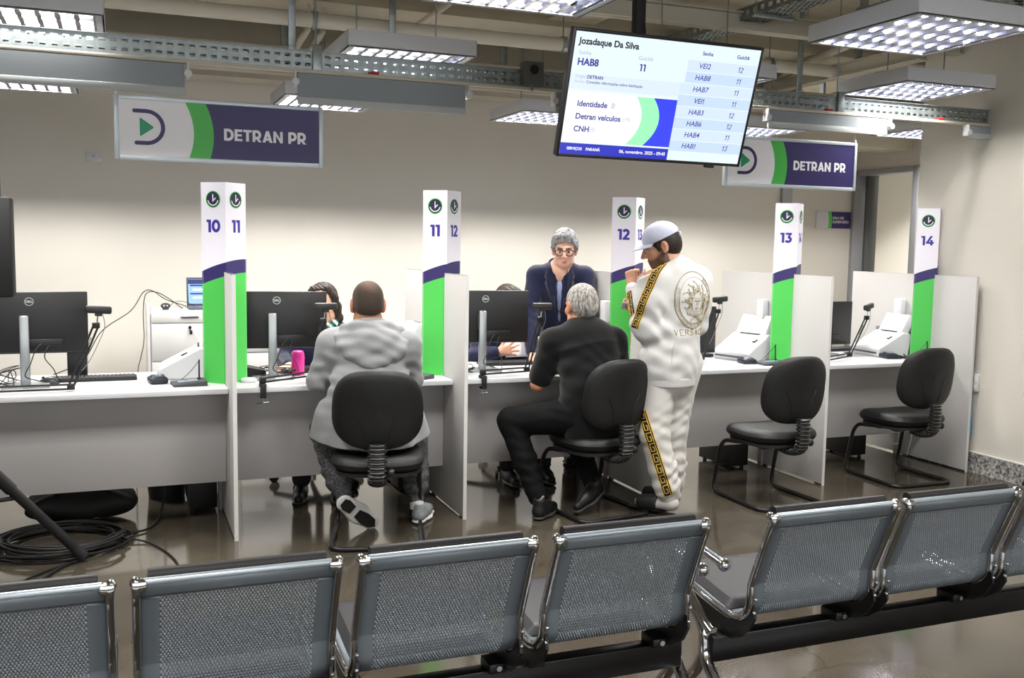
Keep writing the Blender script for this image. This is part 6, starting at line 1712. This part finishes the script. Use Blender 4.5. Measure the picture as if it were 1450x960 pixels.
    def oval(cx, cy, a, b, a0=0, a1=2*pi, n=28): return [(cx+a*cos(a0+(a1-a0)*k/n), cy+b*sin(a0+(a1-a0)*k/n)) for k in range(n+1)]
    fx, fy = .008, -.012
    st += [oval(fx, fy, .036, .060, pi*.98, pi*2.02), oval(fx, fy+.004, .037, .045, 0, pi)]
    for sx in (-1, 1):
        st += [oval(fx+sx*.016, fy+.010, .0085, .0042), oval(fx+sx*.016, fy+.020, .011, .004, .2, pi-.2), [(fx+sx*.004, fy+.012), (fx+sx*.005, fy-.012), (fx+sx*.002, fy-.017)]]
        st += [[(fx+sx*.016, fy+.0105), (fx+sx*.014, fy+.0095)]]
    st += [oval(fx, fy-.032, .011, .004), oval(fx, fy-.030, .011, .003, 0, pi), oval(fx, fy-.044, .008, .003, pi, 2*pi)]
    for k in range(23):      # curling locks round the face
        a = pi*(-.14+1.28*k/22); r0x, r0y = .040, .050; ln = .022+.017*((k*7) % 3); pts = []
        for j in range(15):
            q = j/14; w = .007*sin(q*5.6+k*1.9); x = fx+(r0x+ln*q)*cos(a)-w*sin(a); y = fy+.004+(r0y+ln*1.05*q)*sin(a)+w*cos(a); pts.append((x, y))
        e = pts[-1]; cw = 1 if k % 2 else -1
        pts += [(e[0]+.0065*(cos(a+cw*(m*.75-1.5))-cos(a-cw*1.5))*(1-m*.05), e[1]+.0065*(sin(a+cw*(m*.75-1.5))-sin(a-cw*1.5))*(1-m*.05)) for m in range(1, 10)]
        st.append([p for p in pts if (p[0]/A)**2+(p[1]/Bv)**2 < .66])
        st.append([(p[0]+.0045, p[1]+.003) for p in pts[:13] if (p[0]/A)**2+(p[1]/Bv)**2 < .62])
    for sx in (-1, 1):       # side locks and the two crossing snakes under the chin
        for m in range(3): st.append([(fx+sx*(.040+.009*m+.006*sin(y*90+m)), fy+.02-y) for y in [.008*k for k in range(12)]])
        st.append([(fx+sx*(.048-.088*q)+.004*sin(q*9), fy-.060-.040*q+.01*sin(q*3)) for q in [k/12 for k in range(13)]]); st.append([(fx+sx*(.052-.088*q), fy-.068-.040*q+.01*sin(q*3)) for q in [k/12 for k in range(13)]])
    st = [s for s in st if len(s) > 1]
    strokes_on(bv, backray(.010, 1.222), st, .0010, 'back_emblem', M_GOLD, jk, org)
    # lettering: flat serif-less capitals drawn as strokes
    def L(ch, x, h, w):
        S = {'V': [[(0, h), (w/2, 0), (w, h)]], 'E': [[(w, h), (0, h), (0, 0), (w, 0)], [(0, h/2), (w*.8, h/2)]], 'R': [[(0, 0), (0, h), (w*.7, h), (w, h*.78), (w*.7, h*.52), (0, h*.52)], [(w*.5, h*.52), (w, 0)]],
             'S': [[(w, h*.85), (w*.7, h), (w*.25, h), (0, h*.78), (w*.2, h*.56), (w*.8, h*.44), (w, h*.22), (w*.75, 0), (w*.25, 0), (0, h*.15)]], 'A': [[(0, 0), (w/2, h), (w, 0)], [(w*.22, h*.35), (w*.78, h*.35)]], 'C': [[(w, h*.85), (w*.7, h), (w*.3, h), (0, h*.7), (0, h*.3), (w*.3, 0), (w*.7, 0), (w, h*.15)]]}
        return [[(x+p[0], p[1]) for p in s] for s in S[ch]]
    ls = []; x = -.115
    for c in 'VERSACE': ls += L(c, x, .030, .021); x += .0345
    strokes_on(bv, backray(.002, 1.030), ls, .0018, 'back_lettering', M_GOLD, jk, org)
    # greek key trim on sleeve and trouser leg
    def key_units(n, ln, w):
        out = []; s = ln/n; a, b = -w*.28, w*.28
        for k in range(n):
            x = k*s; out.append([(x, a), (x, b), (x+s*.74, b), (x+s*.74, a*.30), (x+s*.34, a*.30), (x+s*.34, b*.25)]); out.append([(x, a), (x+s, a)])
        return out
    S0, S1 = V3((2.780, 4.715, 1.425)), V3((2.628, 4.735, 1.060)); ax = (S1-S0).normalized(); outw = V3((-.62, -.74, .25)); outw = (outw-ax*outw.dot(ax)).normalized(); sd = ax.cross(outw)
    def sray(q, v): return S0+ax*q+sd*v+outw*.4, -outw
    LN = (S1-S0).length
    rb = ribbon_on(bv, sray, .0, LN, .044, 46, 'sleeve_trim', M_TRIM, jk, org, .0012)
    edge = [[(0, -.021), (LN, -.021)], [(0, .021), (LN, .021)]]
    strokes_on(bv, sray, edge+key_units(9, LN, .044), .0019, 'trim_pattern', M_YEL, rb, org, .0024)
    # forearm trim
    E0, E1 = V3((2.635, 4.79, 1.10)), V3((2.660, 4.885, 1.24)); ax2 = (E1-E0).normalized(); ow2 = V3((-.45, -.75, .35)); ow2 = (ow2-ax2*ow2.dot(ax2)).normalized(); sd2 = ax2.cross(ow2)
    def fray(q, v): return E0+ax2*q+sd2*v+ow2*.3, -ow2
    rb2 = ribbon_on(bv, fray, 0, (E1-E0).length, .034, 18, 'sleeve_trim', M_TRIM, jk, org, .0012); strokes_on(bv, fray, key_units(4, (E1-E0).length, .034), .0018, 'trim_pattern', M_YEL, rb2, org, .0024)
    # pocket welt
    pk = [(-.148, .875), (-.160, .905), (-.145, .955), (-.120, .990)]
    strokes_on(bv, lambda u, v: (V3((2.885, 4.755, 0))+V3((-.30, -.42, 0))+rt*u*0+up*v+V3((.35*(u+.14), -.1*(u+.14), 0)), V3((.32, .42, 0)).normalized()), [pk], .0030, 'pocket_welt', Mj, jk, org)
    # trousers
    F = Field(); F.cone(J['pel'], (2.885, 4.755, .80), .145, .150, .04, fw, .78)
    for s in 'lr':
        h, k, a = V3(J['h'+s]), V3(J['k'+s]), V3(J['a'+s]); F.cone(J['pel'], h, .10, .098, .05)
        F.chain([h, k, mix(k, a, .55), mix(k, a, .82), mix(k, a, .97)], [.100, .082, .076, .072, .054], .03)
    fold = masked(folds(.0065, [((.2, .1, .95), .075, (1, .3, .2), .25), ((-.35, .1, .9), .06, (1, .2, -.3), .2)]), [((2.82, 4.70, .24), .13, 1.1), ((2.94, 4.81, .26), .13, 1.1), ((2.77, 4.72, .5), .1, .8), ((2.93, 4.8, .55), .12, .8), ((2.87, 4.7, .68), .1, .4)])
    P, Fc = F.mesh(.005, fold); tr_o, bt = obj_from(P, Fc, 'track_trousers', mat('off_white_fleece', (206, 203, 199), .9, spec=.1, sheen=.2, bump=.06, bscale=600), t, org)
    mb = MB()
    for s in 'lr':
        k, a = V3(J['k'+s])-o3, V3(J['a'+s])-o3; mb.tube([mix(k, a, .93), mix(k, a, .945), mix(k, a, 1.02), mix(k, a, 1.035)], [.047, .051, .049, .044], 20)
    mb.build('ankle_cuff', MATS['off_white_fleece'], tr_o)
    T0, T1 = V3((2.668, 4.71, .60)), V3((2.822, 4.655, .135)); ax3 = (T1-T0).normalized(); ow3 = V3((-.50, -.86, 0)); ow3 = (ow3-ax3*ow3.dot(ax3)).normalized(); sd3 = ax3.cross(ow3)
    def tray(q, v): return T0+ax3*q+sd3*v+ow3*.3, -ow3
    LN3 = (T1-T0).length; rb3 = ribbon_on(bt, tray, 0, LN3, .050, 50, 'leg_trim', M_TRIM, tr_o, org, .0012)
    strokes_on(bt, tray, [[(0, -.024), (LN3, -.024)], [(0, .024), (LN3, .024)]]+key_units(8, LN3, .050), .0022, 'trim_pattern', M_YEL, rb3, org, .0024)
    # socks and slide sandals
    Ms = mat('grey_sock', (188, 184, 182), .9, bump=.1, bscale=500); Msl = mat('black_slide', (24, 24, 26), .6)
    for (h, tt, a) in ((hl, tl, 'al'), (hr, tr, 'ar')):
        F = Field(); d = tt-h; F.chain([h+d*.10+V3((0, 0, .044)), h+d*.55+V3((0, 0, .038)), h+d*.9+V3((0, 0, .030))], [.0365, .0365, .028], .02); F.cone(h+d*.17+V3((0, 0, .04)), V3(J[a])+V3((0, 0, .03)), .036, .040, .02)
        F.cut((0, 0, .022), (0, 0, -1), .004); P, Fc = F.mesh(.004); obj_from(P, Fc, 'sock', Ms, t, org)
        dn = d.normalized(); G = Field(); p0 = h-dn*.008; G.chain([p0+V3((0, 0, .012)), mix(h, tt, .5)+V3((0, 0, .012)), tt+dn*.01+V3((0, 0, .012))], [.043, .043, .045], .03, (0, 0, 1), .36); G.cut((0, 0, .0005), (0, 0, -1)); G.cut((0, 0, .026), (0, 0, 1), .006)
        P, Fc = G.mesh(.004); sl, _ = obj_from(P, Fc, 'slide_sandal', Msl, t, org)
        F = Field(); F.chain([mix(h, tt, .50)+V3((0, 0, .038)), mix(h, tt, .86)+V3((0, 0, .032))], [.049, .043], .02); F.cut((0, 0, .004), (0, 0, -1)); F.cut(mix(h, tt, .42), -dn, .004); F.cut(mix(h, tt, .92), dn, .004); F.chain([mix(h, tt, .30)+V3((0, 0, .034)), mix(h, tt, 1.1)+V3((0, 0, .030))], [.040, .034], .005, mode='s')
        P, Fc = F.mesh(.0035); obj_from(P, Fc, 'strap', Msl, sl, org)
    # phone
    ph = thing('smartphone', 'smartphone held low in the hand of the person in the white tracksuit', 'phone', (2.735, 4.955, 1.170))
    R = RZ(radians(160)) @ RX(radians(35)); mb = MB(); mb.box((0, 0, 0), (.145, .072, .008), .003, 0, R); mb.build('case', mat('phone_case', (180, 182, 190), .35), ph)
    mb = MB(); mb.box((0, 0, .0045), (.136, .066, .001), 0, 0, R); mb.build('screen', mat('phone_screen', (40, 44, 54), .1), ph)
track_man()
# ------------------------------------------------------------------ 4: woman in the navy blazer standing behind desk 12
def blazer_woman():
    org = (2.80, 6.10, 0); t = thing('person', 'standing person with short grey hair, dark glasses and a navy blazer leaning on desk 12', 'person', org)
    fw = V3((-.43, -.90, 0)).normalized(); rt = fw.cross(V3((0, 0, 1))); up = V3((0, 0, 1))    # rt = the woman's own right
    def B(x, y, z): return V3((2.722, 5.95, 0))+rt*x+fw*y+up*(z+.04*min(1, max(0, (z-.8)/.3)))
    J = dict(pel=B(0, -.20, .90), wai=B(0, -.12, 1.06), che=B(0, -.02, 1.20), nb=B(.0, .035, 1.335), sr=B(.160, .015, 1.268), sl=B(-.160, .015, 1.268), er=B(.205, .08, 1.02), el=B(-.195, .08, 1.02),
             wr=B(.17, .22, .80), wl=B(-.15, .22, .80), hl=B(-.09, -.21, .86), hr=B(.09, -.21, .86), kl=B(-.09, -.21, .48), kr=B(.09, -.21, .48), al=B(-.09, -.22, .09), ar=B(.09, -.22, .09))
    hd = Head(B(-.024, .085, 1.442), fw*.97+V3((0, 0, -.16)), sc=.99, slim=.94)
    F = Field(); build_body(F, J, fw, w=.82); neck(F, J, hd, .047); hd.build(F, jaw=.95)
    hand(F, J['wr'], fw+rt*-.2+V3((0, 0, -.12)), (0, 0, -1), 1, [.2]*4); hand(F, J['wl'], fw+rt*.2+V3((0, 0, -.12)), (0, 0, -1), -1, [.2]*4)
    foot_prim(F, V3(J['al'])-fw*.06-V3((0, 0, .09)), V3(J['al'])+fw*.17-V3((0, 0, .09)), .06); foot_prim(F, V3(J['ar'])-fw*.06-V3((0, 0, .09)), V3(J['ar'])+fw*.17-V3((0, 0, .09)), .06)
    P, Fc = F.mesh(.0035)
    def col(Q): return hd.paint(Q, base_col(Q, (214, 168, 146), (206, 130, 114), hd), lips=(176, 96, 92), brow=(92, 82, 76))
    obj_from(P, Fc, 'body', M_SKIN, t, org, col)
    f = hd.R @ V3((0, 1, 0)); u = hd.R @ V3((0, 0, 1)); r = hd.R @ V3((1, 0, 0))
    # short hair with a side swept fringe
    F = Field(); F.ell(hd.p(0, -.018, .046), (.0900, .1060, .0960), hd.R); F.ell(hd.p(0, -.050, -.010), (.076, .074, .075), hd.R, .03)
    F.cut(hd.p(0, .062, .058), (f*.85-u*.53), .012); F.cut(hd.p(0, -.06, -.070), (-u*.9+f*.3), .012)
    for k in range(9):      # locks over the forehead, swept from her left parting to the right
        q = k/8; F.chain([hd.p(-.030+.02*q, .035, .128), hd.p(-.045+.115*q, .078, .100-.012*abs(q-.4)), hd.p(-.066+.148*q, .070+.014*(1-abs(2*q-1)), .052+.020*(1-abs(2*q-1)))], [.016, .014, .007], .010)
    for sx in (-1, 1): F.chain([hd.p(sx*.080, .030, .06), hd.p(sx*.084, .030, .020), hd.p(sx*.080, .026, -.012)], [.014, .012, .006], .012); F.ell(hd.p(sx*.090, .002, -.020), (.018, .022, .026), hd.R, .006, 's')
    P, Fc = F.mesh(.0035, folds(.0022, [((.9, .3, .2), .03, (.2, .6, 1), .06), ((.5, .2, .8), .03, (1, 0, .4), .07)])); obj_from(P, Fc, 'hair', hairmat('silver_hair', (104, 104, 106), (178, 178, 180), 70), t, org)
    # glasses
    o3 = V3(org); mb = MB(); g = MB()
    for sx in (-1, 1):
        c = (sx*.0335, .0, -.003)
        ring = [hd.p(c[0]+.0285*cos(a), .1020-.05*abs(c[0]+.0285*cos(a)), c[2]+.0225*sin(a)*(1.0 if sin(a) < 0 else .92))-o3 for a in [2*pi*k/28 for k in range(28)]]
        mb.tube(ring, .0032, 8, closed=True); g.add([tuple(p) for p in ring], [list(range(28))])
        mb.tube([hd.p(sx*.062, .099, .006)-o3, hd.p(sx*.079, .085, .008)-o3, hd.p(sx*.086, .01, .004)-o3], .0022, 8)
    mb.tube([hd.p(-.006, .1045, .004)-o3, hd.p(0, .108, .007)-o3, hd.p(.006, .1045, .004)-o3], .0022, 8); gl = mb.build('glasses', mat('dark_spectacle_frame', (34, 20, 20), .3), t)
    gm = bpy.data.materials.new('spectacle_lens'); gm.use_nodes = True; b = gm.node_tree.nodes['Principled BSDF']; b.inputs['Base Color'].default_value = (1, 1, 1, 1); b.inputs['Transmission Weight'].default_value = 1; b.inputs['Roughness'].default_value = 0; b.inputs['IOR'].default_value = 1.02; b.inputs['Alpha'].default_value = .12
    g.build('lens', gm, gl)
    # shirt under the blazer
    Msh = mat('pale_blue_shirt', (168, 182, 222), .8, spec=.15, noise=.05, nscale=80)
    F = Field(); F.chain([J['wai'], J['che'], V3(J['nb'])-V3((0, 0, .02))], [.118, .122, .06], .04, fw, .76); F.cone(V3(J['nb'])-V3((0, 0, .03)), V3(J['nb'])+V3((0, 0, .025)), .060, .056, .02)
    vn = V3(J['nb'])+fw*.06+V3((0, 0, -.02)); F.ell(tuple(vn+V3((0, 0, -.015))), (.022, .06, .060), frame(fw, (0, 0, 1)), .01, 's'); F.ell(tuple(V3(J['nb'])+V3((0, 0, .06))), (.054, .054, .07), None, .006, 's')
    P, Fc = F.mesh(.004); obj_from(P, Fc, 'shirt', Msh, t, org)
    # blazer
    Mb = mat('navy_wool', (24, 28, 56), .75, spec=.2, sheen=.2, bump=.06, bscale=700)
    F = Field(); F.chain([B(0, -.21, .80), B(0, -.19, .92), J['wai'], J['che'], B(0, .01, 1.285)], [.160, .158, .142, .148, .095], .05, fw, .76)
    for s in 'lr':
        F.cone(B(0, .015, 1.285), J['s'+s], .060, .062, .05); F.chain([J['s'+s], J['e'+s]], [.063, .055], .03); F.cone(J['e'+s], mix(J['e'+s], J['w'+s], .93), .057, .042, .02)
    # front opening: V from the collar to the waist
    for (z, ww, yy) in ((1.33, .040, .17), (1.27, .030, .165), (1.20, .022, .15), (1.13, .015, .11), (1.06, .011, .07), (.99, .009, .03)): F.ell(tuple(B(.005, yy, z)), (ww, .115, .055), frame(fw), .006, 's')
    F.ell(tuple(V3(J['nb'])+V3((0, 0, .05))+fw*.01), (.064, .07, .07), None, .01, 's')
    fold = masked(folds(.006, [((.3, .1, .9), .07, (1, 0, .2), .3), ((-.4, .1, .9), .09, (1, 0, -.2), .3)]), [(tuple(J['er']), .10, 1.2), (tuple(J['el']), .10, 1.2), (tuple(J['wai']), .14, .5)])
    P, Fc = F.mesh(.005, fold); bz, bvz = obj_from(P, Fc, 'blazer', Mb, t, org)
    # lapels and collar
    for sx in (-1, 1):
        mb = MB(); out = [(.060, 1.345), (.088, 1.315), (.100, 1.262), (.086, 1.245), (.098, 1.222), (.060, 1.12), (.026, 1.035), (.020, 1.035), (.028, 1.12), (.040, 1.22), (.048, 1.30)]
        vs = []
        for (x, z) in out:
            o = B(.005+sx*x, .5, z); h = bvz.ray_cast(o, -fw); p = h[0]+fw*.006 if h[0] is not None else B(.005+sx*x, .10, z); vs.append(p-o3)
        n = len(vs); fs = [list(range(n)) if sx > 0 else list(range(n))[::-1]]; mb.add(vs, fs, 0, True); o = mb.build('lapel', Mb, bz); so = o.modifiers.new('cloth', 'SOLIDIFY'); so.thickness = .006; so.offset = 1
    mb = MB(); nbp = V3(J['nb'])-o3
    mb.tube([nbp+rt*(.075*cos(a))+fw*(.068*sin(a)-.01)+V3((0, 0, .012-.022*sin(a))) for a in [pi+pi*k/16 for k in range(17)]], .013, 8, flat=(1.7, .6)); mb.build('collar', Mb, bz)
    mb = MB(); mb.tube([B(.004+.0, .152, z)-o3 for z in (1.28, 1.1)], .0012, 5) if False else None
    F = Field(); F.cone(J['pel'], B(0, -.20, .80), .13, .135, .04, fw, .8)
    for s in 'lr': F.cone(J['pel'], J['h'+s], .09, .09, .05); F.chain([J['h'+s], J['k'+s], mix(J['k'+s], J['a'+s], .95)], [.088, .068, .052], .03)
    P, Fc = F.mesh(.008); obj_from(P, Fc, 'trousers', mat('dark_trousers', (30, 31, 40), .85), t, org)
    for s in 'lr':
        h = V3(J['a'+s])-fw*.06; h.z = 0; e = V3(J['a'+s])+fw*.19; e.z = 0; shoe(t, org, h, e, (0, 0, 1), 'shoe', MATS['black_shoe_leather'], MATS['dark_shoe_sole'], h=.006)
blazer_woman()

# ------------------------------------------------------------------ 5, 6: seated clerks
def clerk(label, org, fw, hd, J, skin, hair, hand_l, hand_r, top, female, res=.0045):
    t = thing('person', label, 'person', org); fw = V3(fw).normalized()
    F = Field(); build_body(F, J, fw, w=.82 if female else .92); neck(F, J, hd, .046 if female else .056); hd.build(F)
    hand(F, J['wl'], *hand_l); hand(F, J['wr'], *hand_r)
    for s in 'lr':
        a = V3(J['a'+s]); foot_prim(F, a-fw*.06-V3((0, 0, a.z)), a+fw*.18-V3((0, 0, a.z)), .06)
    P, Fc = F.mesh(res)
    def col(Q): return hd.paint(Q, base_col(Q, skin, hd=hd), lips=(186, 84, 84) if female else (160, 96, 86), brow=(44, 34, 30))
    obj_from(P, Fc, 'body', M_SKIN, t, org, col)
    hair(t)
    Mb = MATS['navy_wool']; F = Field()
    F.chain([V3(J['pel'])-V3((0, 0, .02)), J['wai'], J['che'], V3(J['nb'])-V3((0, 0, .04))], [.165, .148, .155, .08], .05, fw, .76)
    for s in 'lr':
        F.cone(V3(J['nb'])-V3((0, 0, .05)), J['s'+s], .060, .064, .05); F.cone(J['s'+s], J['e'+s], .064, .054, .03); F.cone(J['e'+s], mix(J['e'+s], J['w'+s], .88), .053, .040, .02)
    F.ell(tuple(V3(J['nb'])+V3((0, 0, .045))+fw*.02), (.058, .07, .06), None, .01, 's')
    P, Fc = F.mesh(.006, masked(folds(.006, [((.3, .1, .9), .07, (1, 0, .2), .3)]), [(tuple(J['er']), .1, 1), (tuple(J['el']), .1, 1)])); jk, bv = obj_from(P, Fc, 'jacket', Mb, t, org)
    o3 = V3(org); mb = MB()
    for s in 'lr':
        e, w = V3(J['e'+s])-o3, V3(J['w'+s])-o3; mb.tube([mix(e, w, .84), mix(e, w, .86), mix(e, w, .95), mix(e, w, .96)], [.034, .037, .034, .031], 16)
    mb.build('shirt_cuff', mat('pale_shirt', (206, 214, 236), .8), t)
    F = Field(); F.cone(J['pel'], V3(J['wai'])-V3((0, 0, .08)), .13, .125, .04, fw, .8)
    for s in 'lr': F.cone(J['pel'], J['h'+s], .1, .1, .05); F.chain([J['h'+s], J['k'+s], mix(J['k'+s], J['a'+s], .93)], [.092, .07, .055], .03)
    P, Fc = F.mesh(.008); obj_from(P, Fc, 'trousers', MATS['dark_trousers'], t, org)
    for s in 'lr':
        h = V3(J['a'+s])-fw*.06; h.z = 0; e = V3(J['a'+s])+fw*.2; e.z = 0; shoe(t, org, h, e, (0, 0, 1), 'shoe', MATS['black_shoe_leather'], MATS['dark_shoe_sole'], h=.007)
    return t, jk, bv
def clerk_a():
    org = (1.14, 6.05, 0); fw = V3((-.25, -.97, 0)).normalized(); rt = fw.cross(V3((0, 0, 1)))
    def B(x, y, z): return V3((1.165, 6.06, 0))+rt*x+fw*y+V3((0, 0, z))
    J = dict(pel=B(0, -.02, .56), wai=B(0, .0, .72), che=B(0, .03, .88), nb=B(0, .06, 1.005), sr=B(.17, .05, .935), sl=B(-.17, .05, .935), er=B(.23, .14, .79), el=B(-.22, .16, .79), wr=V3((.90, 5.735, .782)), wl=V3((1.18, 5.70, .785)),
             hl=B(-.09, .02, .54), hr=B(.09, .02, .54), kl=B(-.11, .42, .50), kr=B(.11, .42, .50), al=B(-.11, .40, .09), ar=B(.11, .40, .09))
    hd = Head(B(.0, .095, 1.128), (-.42, -.88, -.22), (-.08, 0, 1), sc=.99, slim=.95)
    f = hd.R @ V3((0, 1, 0)); u = hd.R @ V3((0, 0, 1)); o3 = V3(org)
    def hair(t):
        F = Field(); F.ell(hd.p(0, -.020, .042), (.0850, .1030, .0915), hd.R); F.cut(hd.p(0, .040, .092), (f*.72-u*.69), .012)
        for sx in (-1, 1):
            F.chain([hd.p(sx*.050, .03, .105), hd.p(sx*.083, .02, .045), hd.p(sx*.088, .0, -.02), hd.p(sx*.082, -.02, -.10), hd.p(sx*.070, -.03, -.145)], [.020, .020, .022, .024, .014], .025)
        F.chain([hd.p(0, -.075, .03), hd.p(0, -.085, -.06), hd.p(0, -.075, -.14)], [.06, .055, .04], .04)
        P, Fc = F.mesh(.004, folds(.002, [((1, .3, .1), .02, (0, .3, 1), .1)])); obj_from(P, Fc, 'hair', hairmat('dark_brown_hair', (30, 23, 20), (62, 50, 44), 110), t, org)
    t, jk, bv = clerk('seated person with long dark hair, head bent, behind the monitor of desk 11', org, fw, hd, J, (214, 168, 142), hair, ((.1, -1, .0), (0, 0, -1), -1, [.3]*4), ((-.55, -.8, -.05), (0, 0, -1), 1, [.75, .8, .85, .9], (.6, .2)), None, True)
    # green and white scarf
    F = Field(); nb = V3(J['nb']); r = [nb+rt*.068*cos(a)+fw*(.062*sin(a)+.01)+V3((0, 0, .012-.025*max(0, sin(a)))) for a in [2*pi*k/16 for k in range(17)]]
    F.chain(r, [.026]*17, .012); F.chain([nb+fw*.085+V3((0, 0, -.02)), nb+fw*.115+V3((0, 0, -.10))], [.03, .022], .02)
    P, Fc = F.mesh(.004, folds(.004, [((.5, .3, .8), .04, (1, 0, .3), .1)]))
    def scol(Q):
        s = np.sin((Q[:, 0]*.7+Q[:, 2]*.7)*150); c = np.tile(LC((20, 130, 84))[None], (len(Q), 1)); c[s > .45] = LC((228, 234, 228)); c[s < -.75] = LC((30, 34, 70)); return c
    obj_from(P, Fc, 'scarf', mat('printed_scarf', (20, 130, 84), .7, attr=True), t, org, scol)
    ea = MB(); ea.sphere(tuple(hd.p(-.083, -.004, -.040)-o3), .006, 10, 8); ea.sphere(tuple(hd.p(.083, -.004, -.040)-o3), .006, 10, 8); ea.build('earring', mat('pearl', (236, 230, 220), .25), t)
    m = dup(a0, 'dark mouse under the hand of the woman clerk at desk 11', (.862, 5.655, ZW), radians(20))
clerk_a()
def clerk_b():
    org = (2.38, 6.03, 0); fw = V3((-.02, -1, 0)).normalized(); rt = fw.cross(V3((0, 0, 1)))
    def B(x, y, z): return V3((2.385, 6.08, 0))+rt*x+fw*y+V3((0, 0, z))
    J = dict(pel=B(0, -.02, .56), wai=B(0, .0, .72), che=B(0, .03, .86), nb=B(0, .055, .985), sr=B(.185, .04, .915), sl=B(-.185, .04, .915), er=B(.25, .13, .79), el=B(-.25, .13, .80), wr=V3((2.245, 5.855, .815)), wl=V3((2.585, 5.865, .825)),
             hl=B(-.09, .02, .54), hr=B(.09, .02, .54), kl=B(-.12, .42, .50), kr=B(.12, .42, .50), al=B(-.12, .40, .09), ar=B(.12, .40, .09))
    hd = Head(B(.02, .085, 1.108), (-.05, -.95, -.25), sc=1.0)
    f = hd.R @ V3((0, 1, 0)); u = hd.R @ V3((0, 0, 1))
    def hair(t):
        F = Field(); F.ell(hd.p(0, -.018, .045), (.0850, .1030, .0950), hd.R); F.ell(hd.p(0, -.045, -.01), (.074, .070, .068), hd.R, .03); F.ell(hd.p(-.02, .04, .105), (.055, .045, .028), hd.R, .03)
        F.cut(hd.p(0, .066, .068), (f*.85-u*.52), .01); F.cut(hd.p(0, -.06, -.06), (-u*.9+f*.35), .01)
        P, Fc = F.mesh(.004, folds(.003, [((.9, .4, .2), .025, (0, .5, 1), .08)])); obj_from(P, Fc, 'hair', hairmat('brown_black_hair', (28, 22, 20), (72, 60, 54), 110), t, org)
    clerk('seated person hidden by a monitor, only hair and hands with white paper showing', org, fw, hd, J, (206, 156, 128), hair, ((-.82, -.25, .16), (.2, 1, -.2), -1, [.15, .2, .25, .3], (.4, .1), .92, .45), ((.82, -.25, .18), (-.2, 1, -.2), 1, [.15, .2, .25, .3], (.4, .1), .92, .45), None, False, .004)
    for k, (c, rz, rx, lab) in enumerate((((2.405, 5.90, .845), 3, 62, 'white sheet of paper held in both hands behind the monitor of desk 12'), ((2.60, 5.93, .865), -24, 55, 'folded white sheet of paper at the left wrist of the clerk at desk 12'))):
        mb = MB(); w, h = ((.21, .15), (.12, .16))[k]
        mb.grid(lambda u, v: ((u-.5)*w, (v-.5)*h, .008*sin(u*4+k)+.006*sin(v*3)), 10, 8, 0, True, RZ(radians(rz)) @ RX(radians(rx))); o = mb.build('paper_sheet', M_PAPER, loc=c); so = o.modifiers.new('sheet', 'SOLIDIFY'); so.thickness = .0006
        tag(o, lab, 'paper', 'sheets of white paper')
clerk_b()
w = bpy.data.worlds.new('world'); SC.world = w; w.use_nodes = True
bg = w.node_tree.nodes['Background']; bg.inputs[0].default_value = (.96, .98, 1, 1); bg.inputs[1].default_value = 3.3
SC.view_settings.view_transform = 'Standard'; SC.view_settings.look = 'None'; SC.view_settings.gamma = 1; SC.view_settings.exposure = .16
SC.view_settings.use_curve_mapping = False
SC.cycles.use_denoising = True
SC.cycles.max_bounces = 8; SC.cycles.diffuse_bounces = 5; SC.cycles.glossy_bounces = 5; SC.cycles.transparent_max_bounces = 12
SC.cycles.sample_clamp_indirect = 4; SC.cycles.blur_glossy = 1.0
SC.cycles.caustics_reflective = False; SC.cycles.caustics_refractive = False
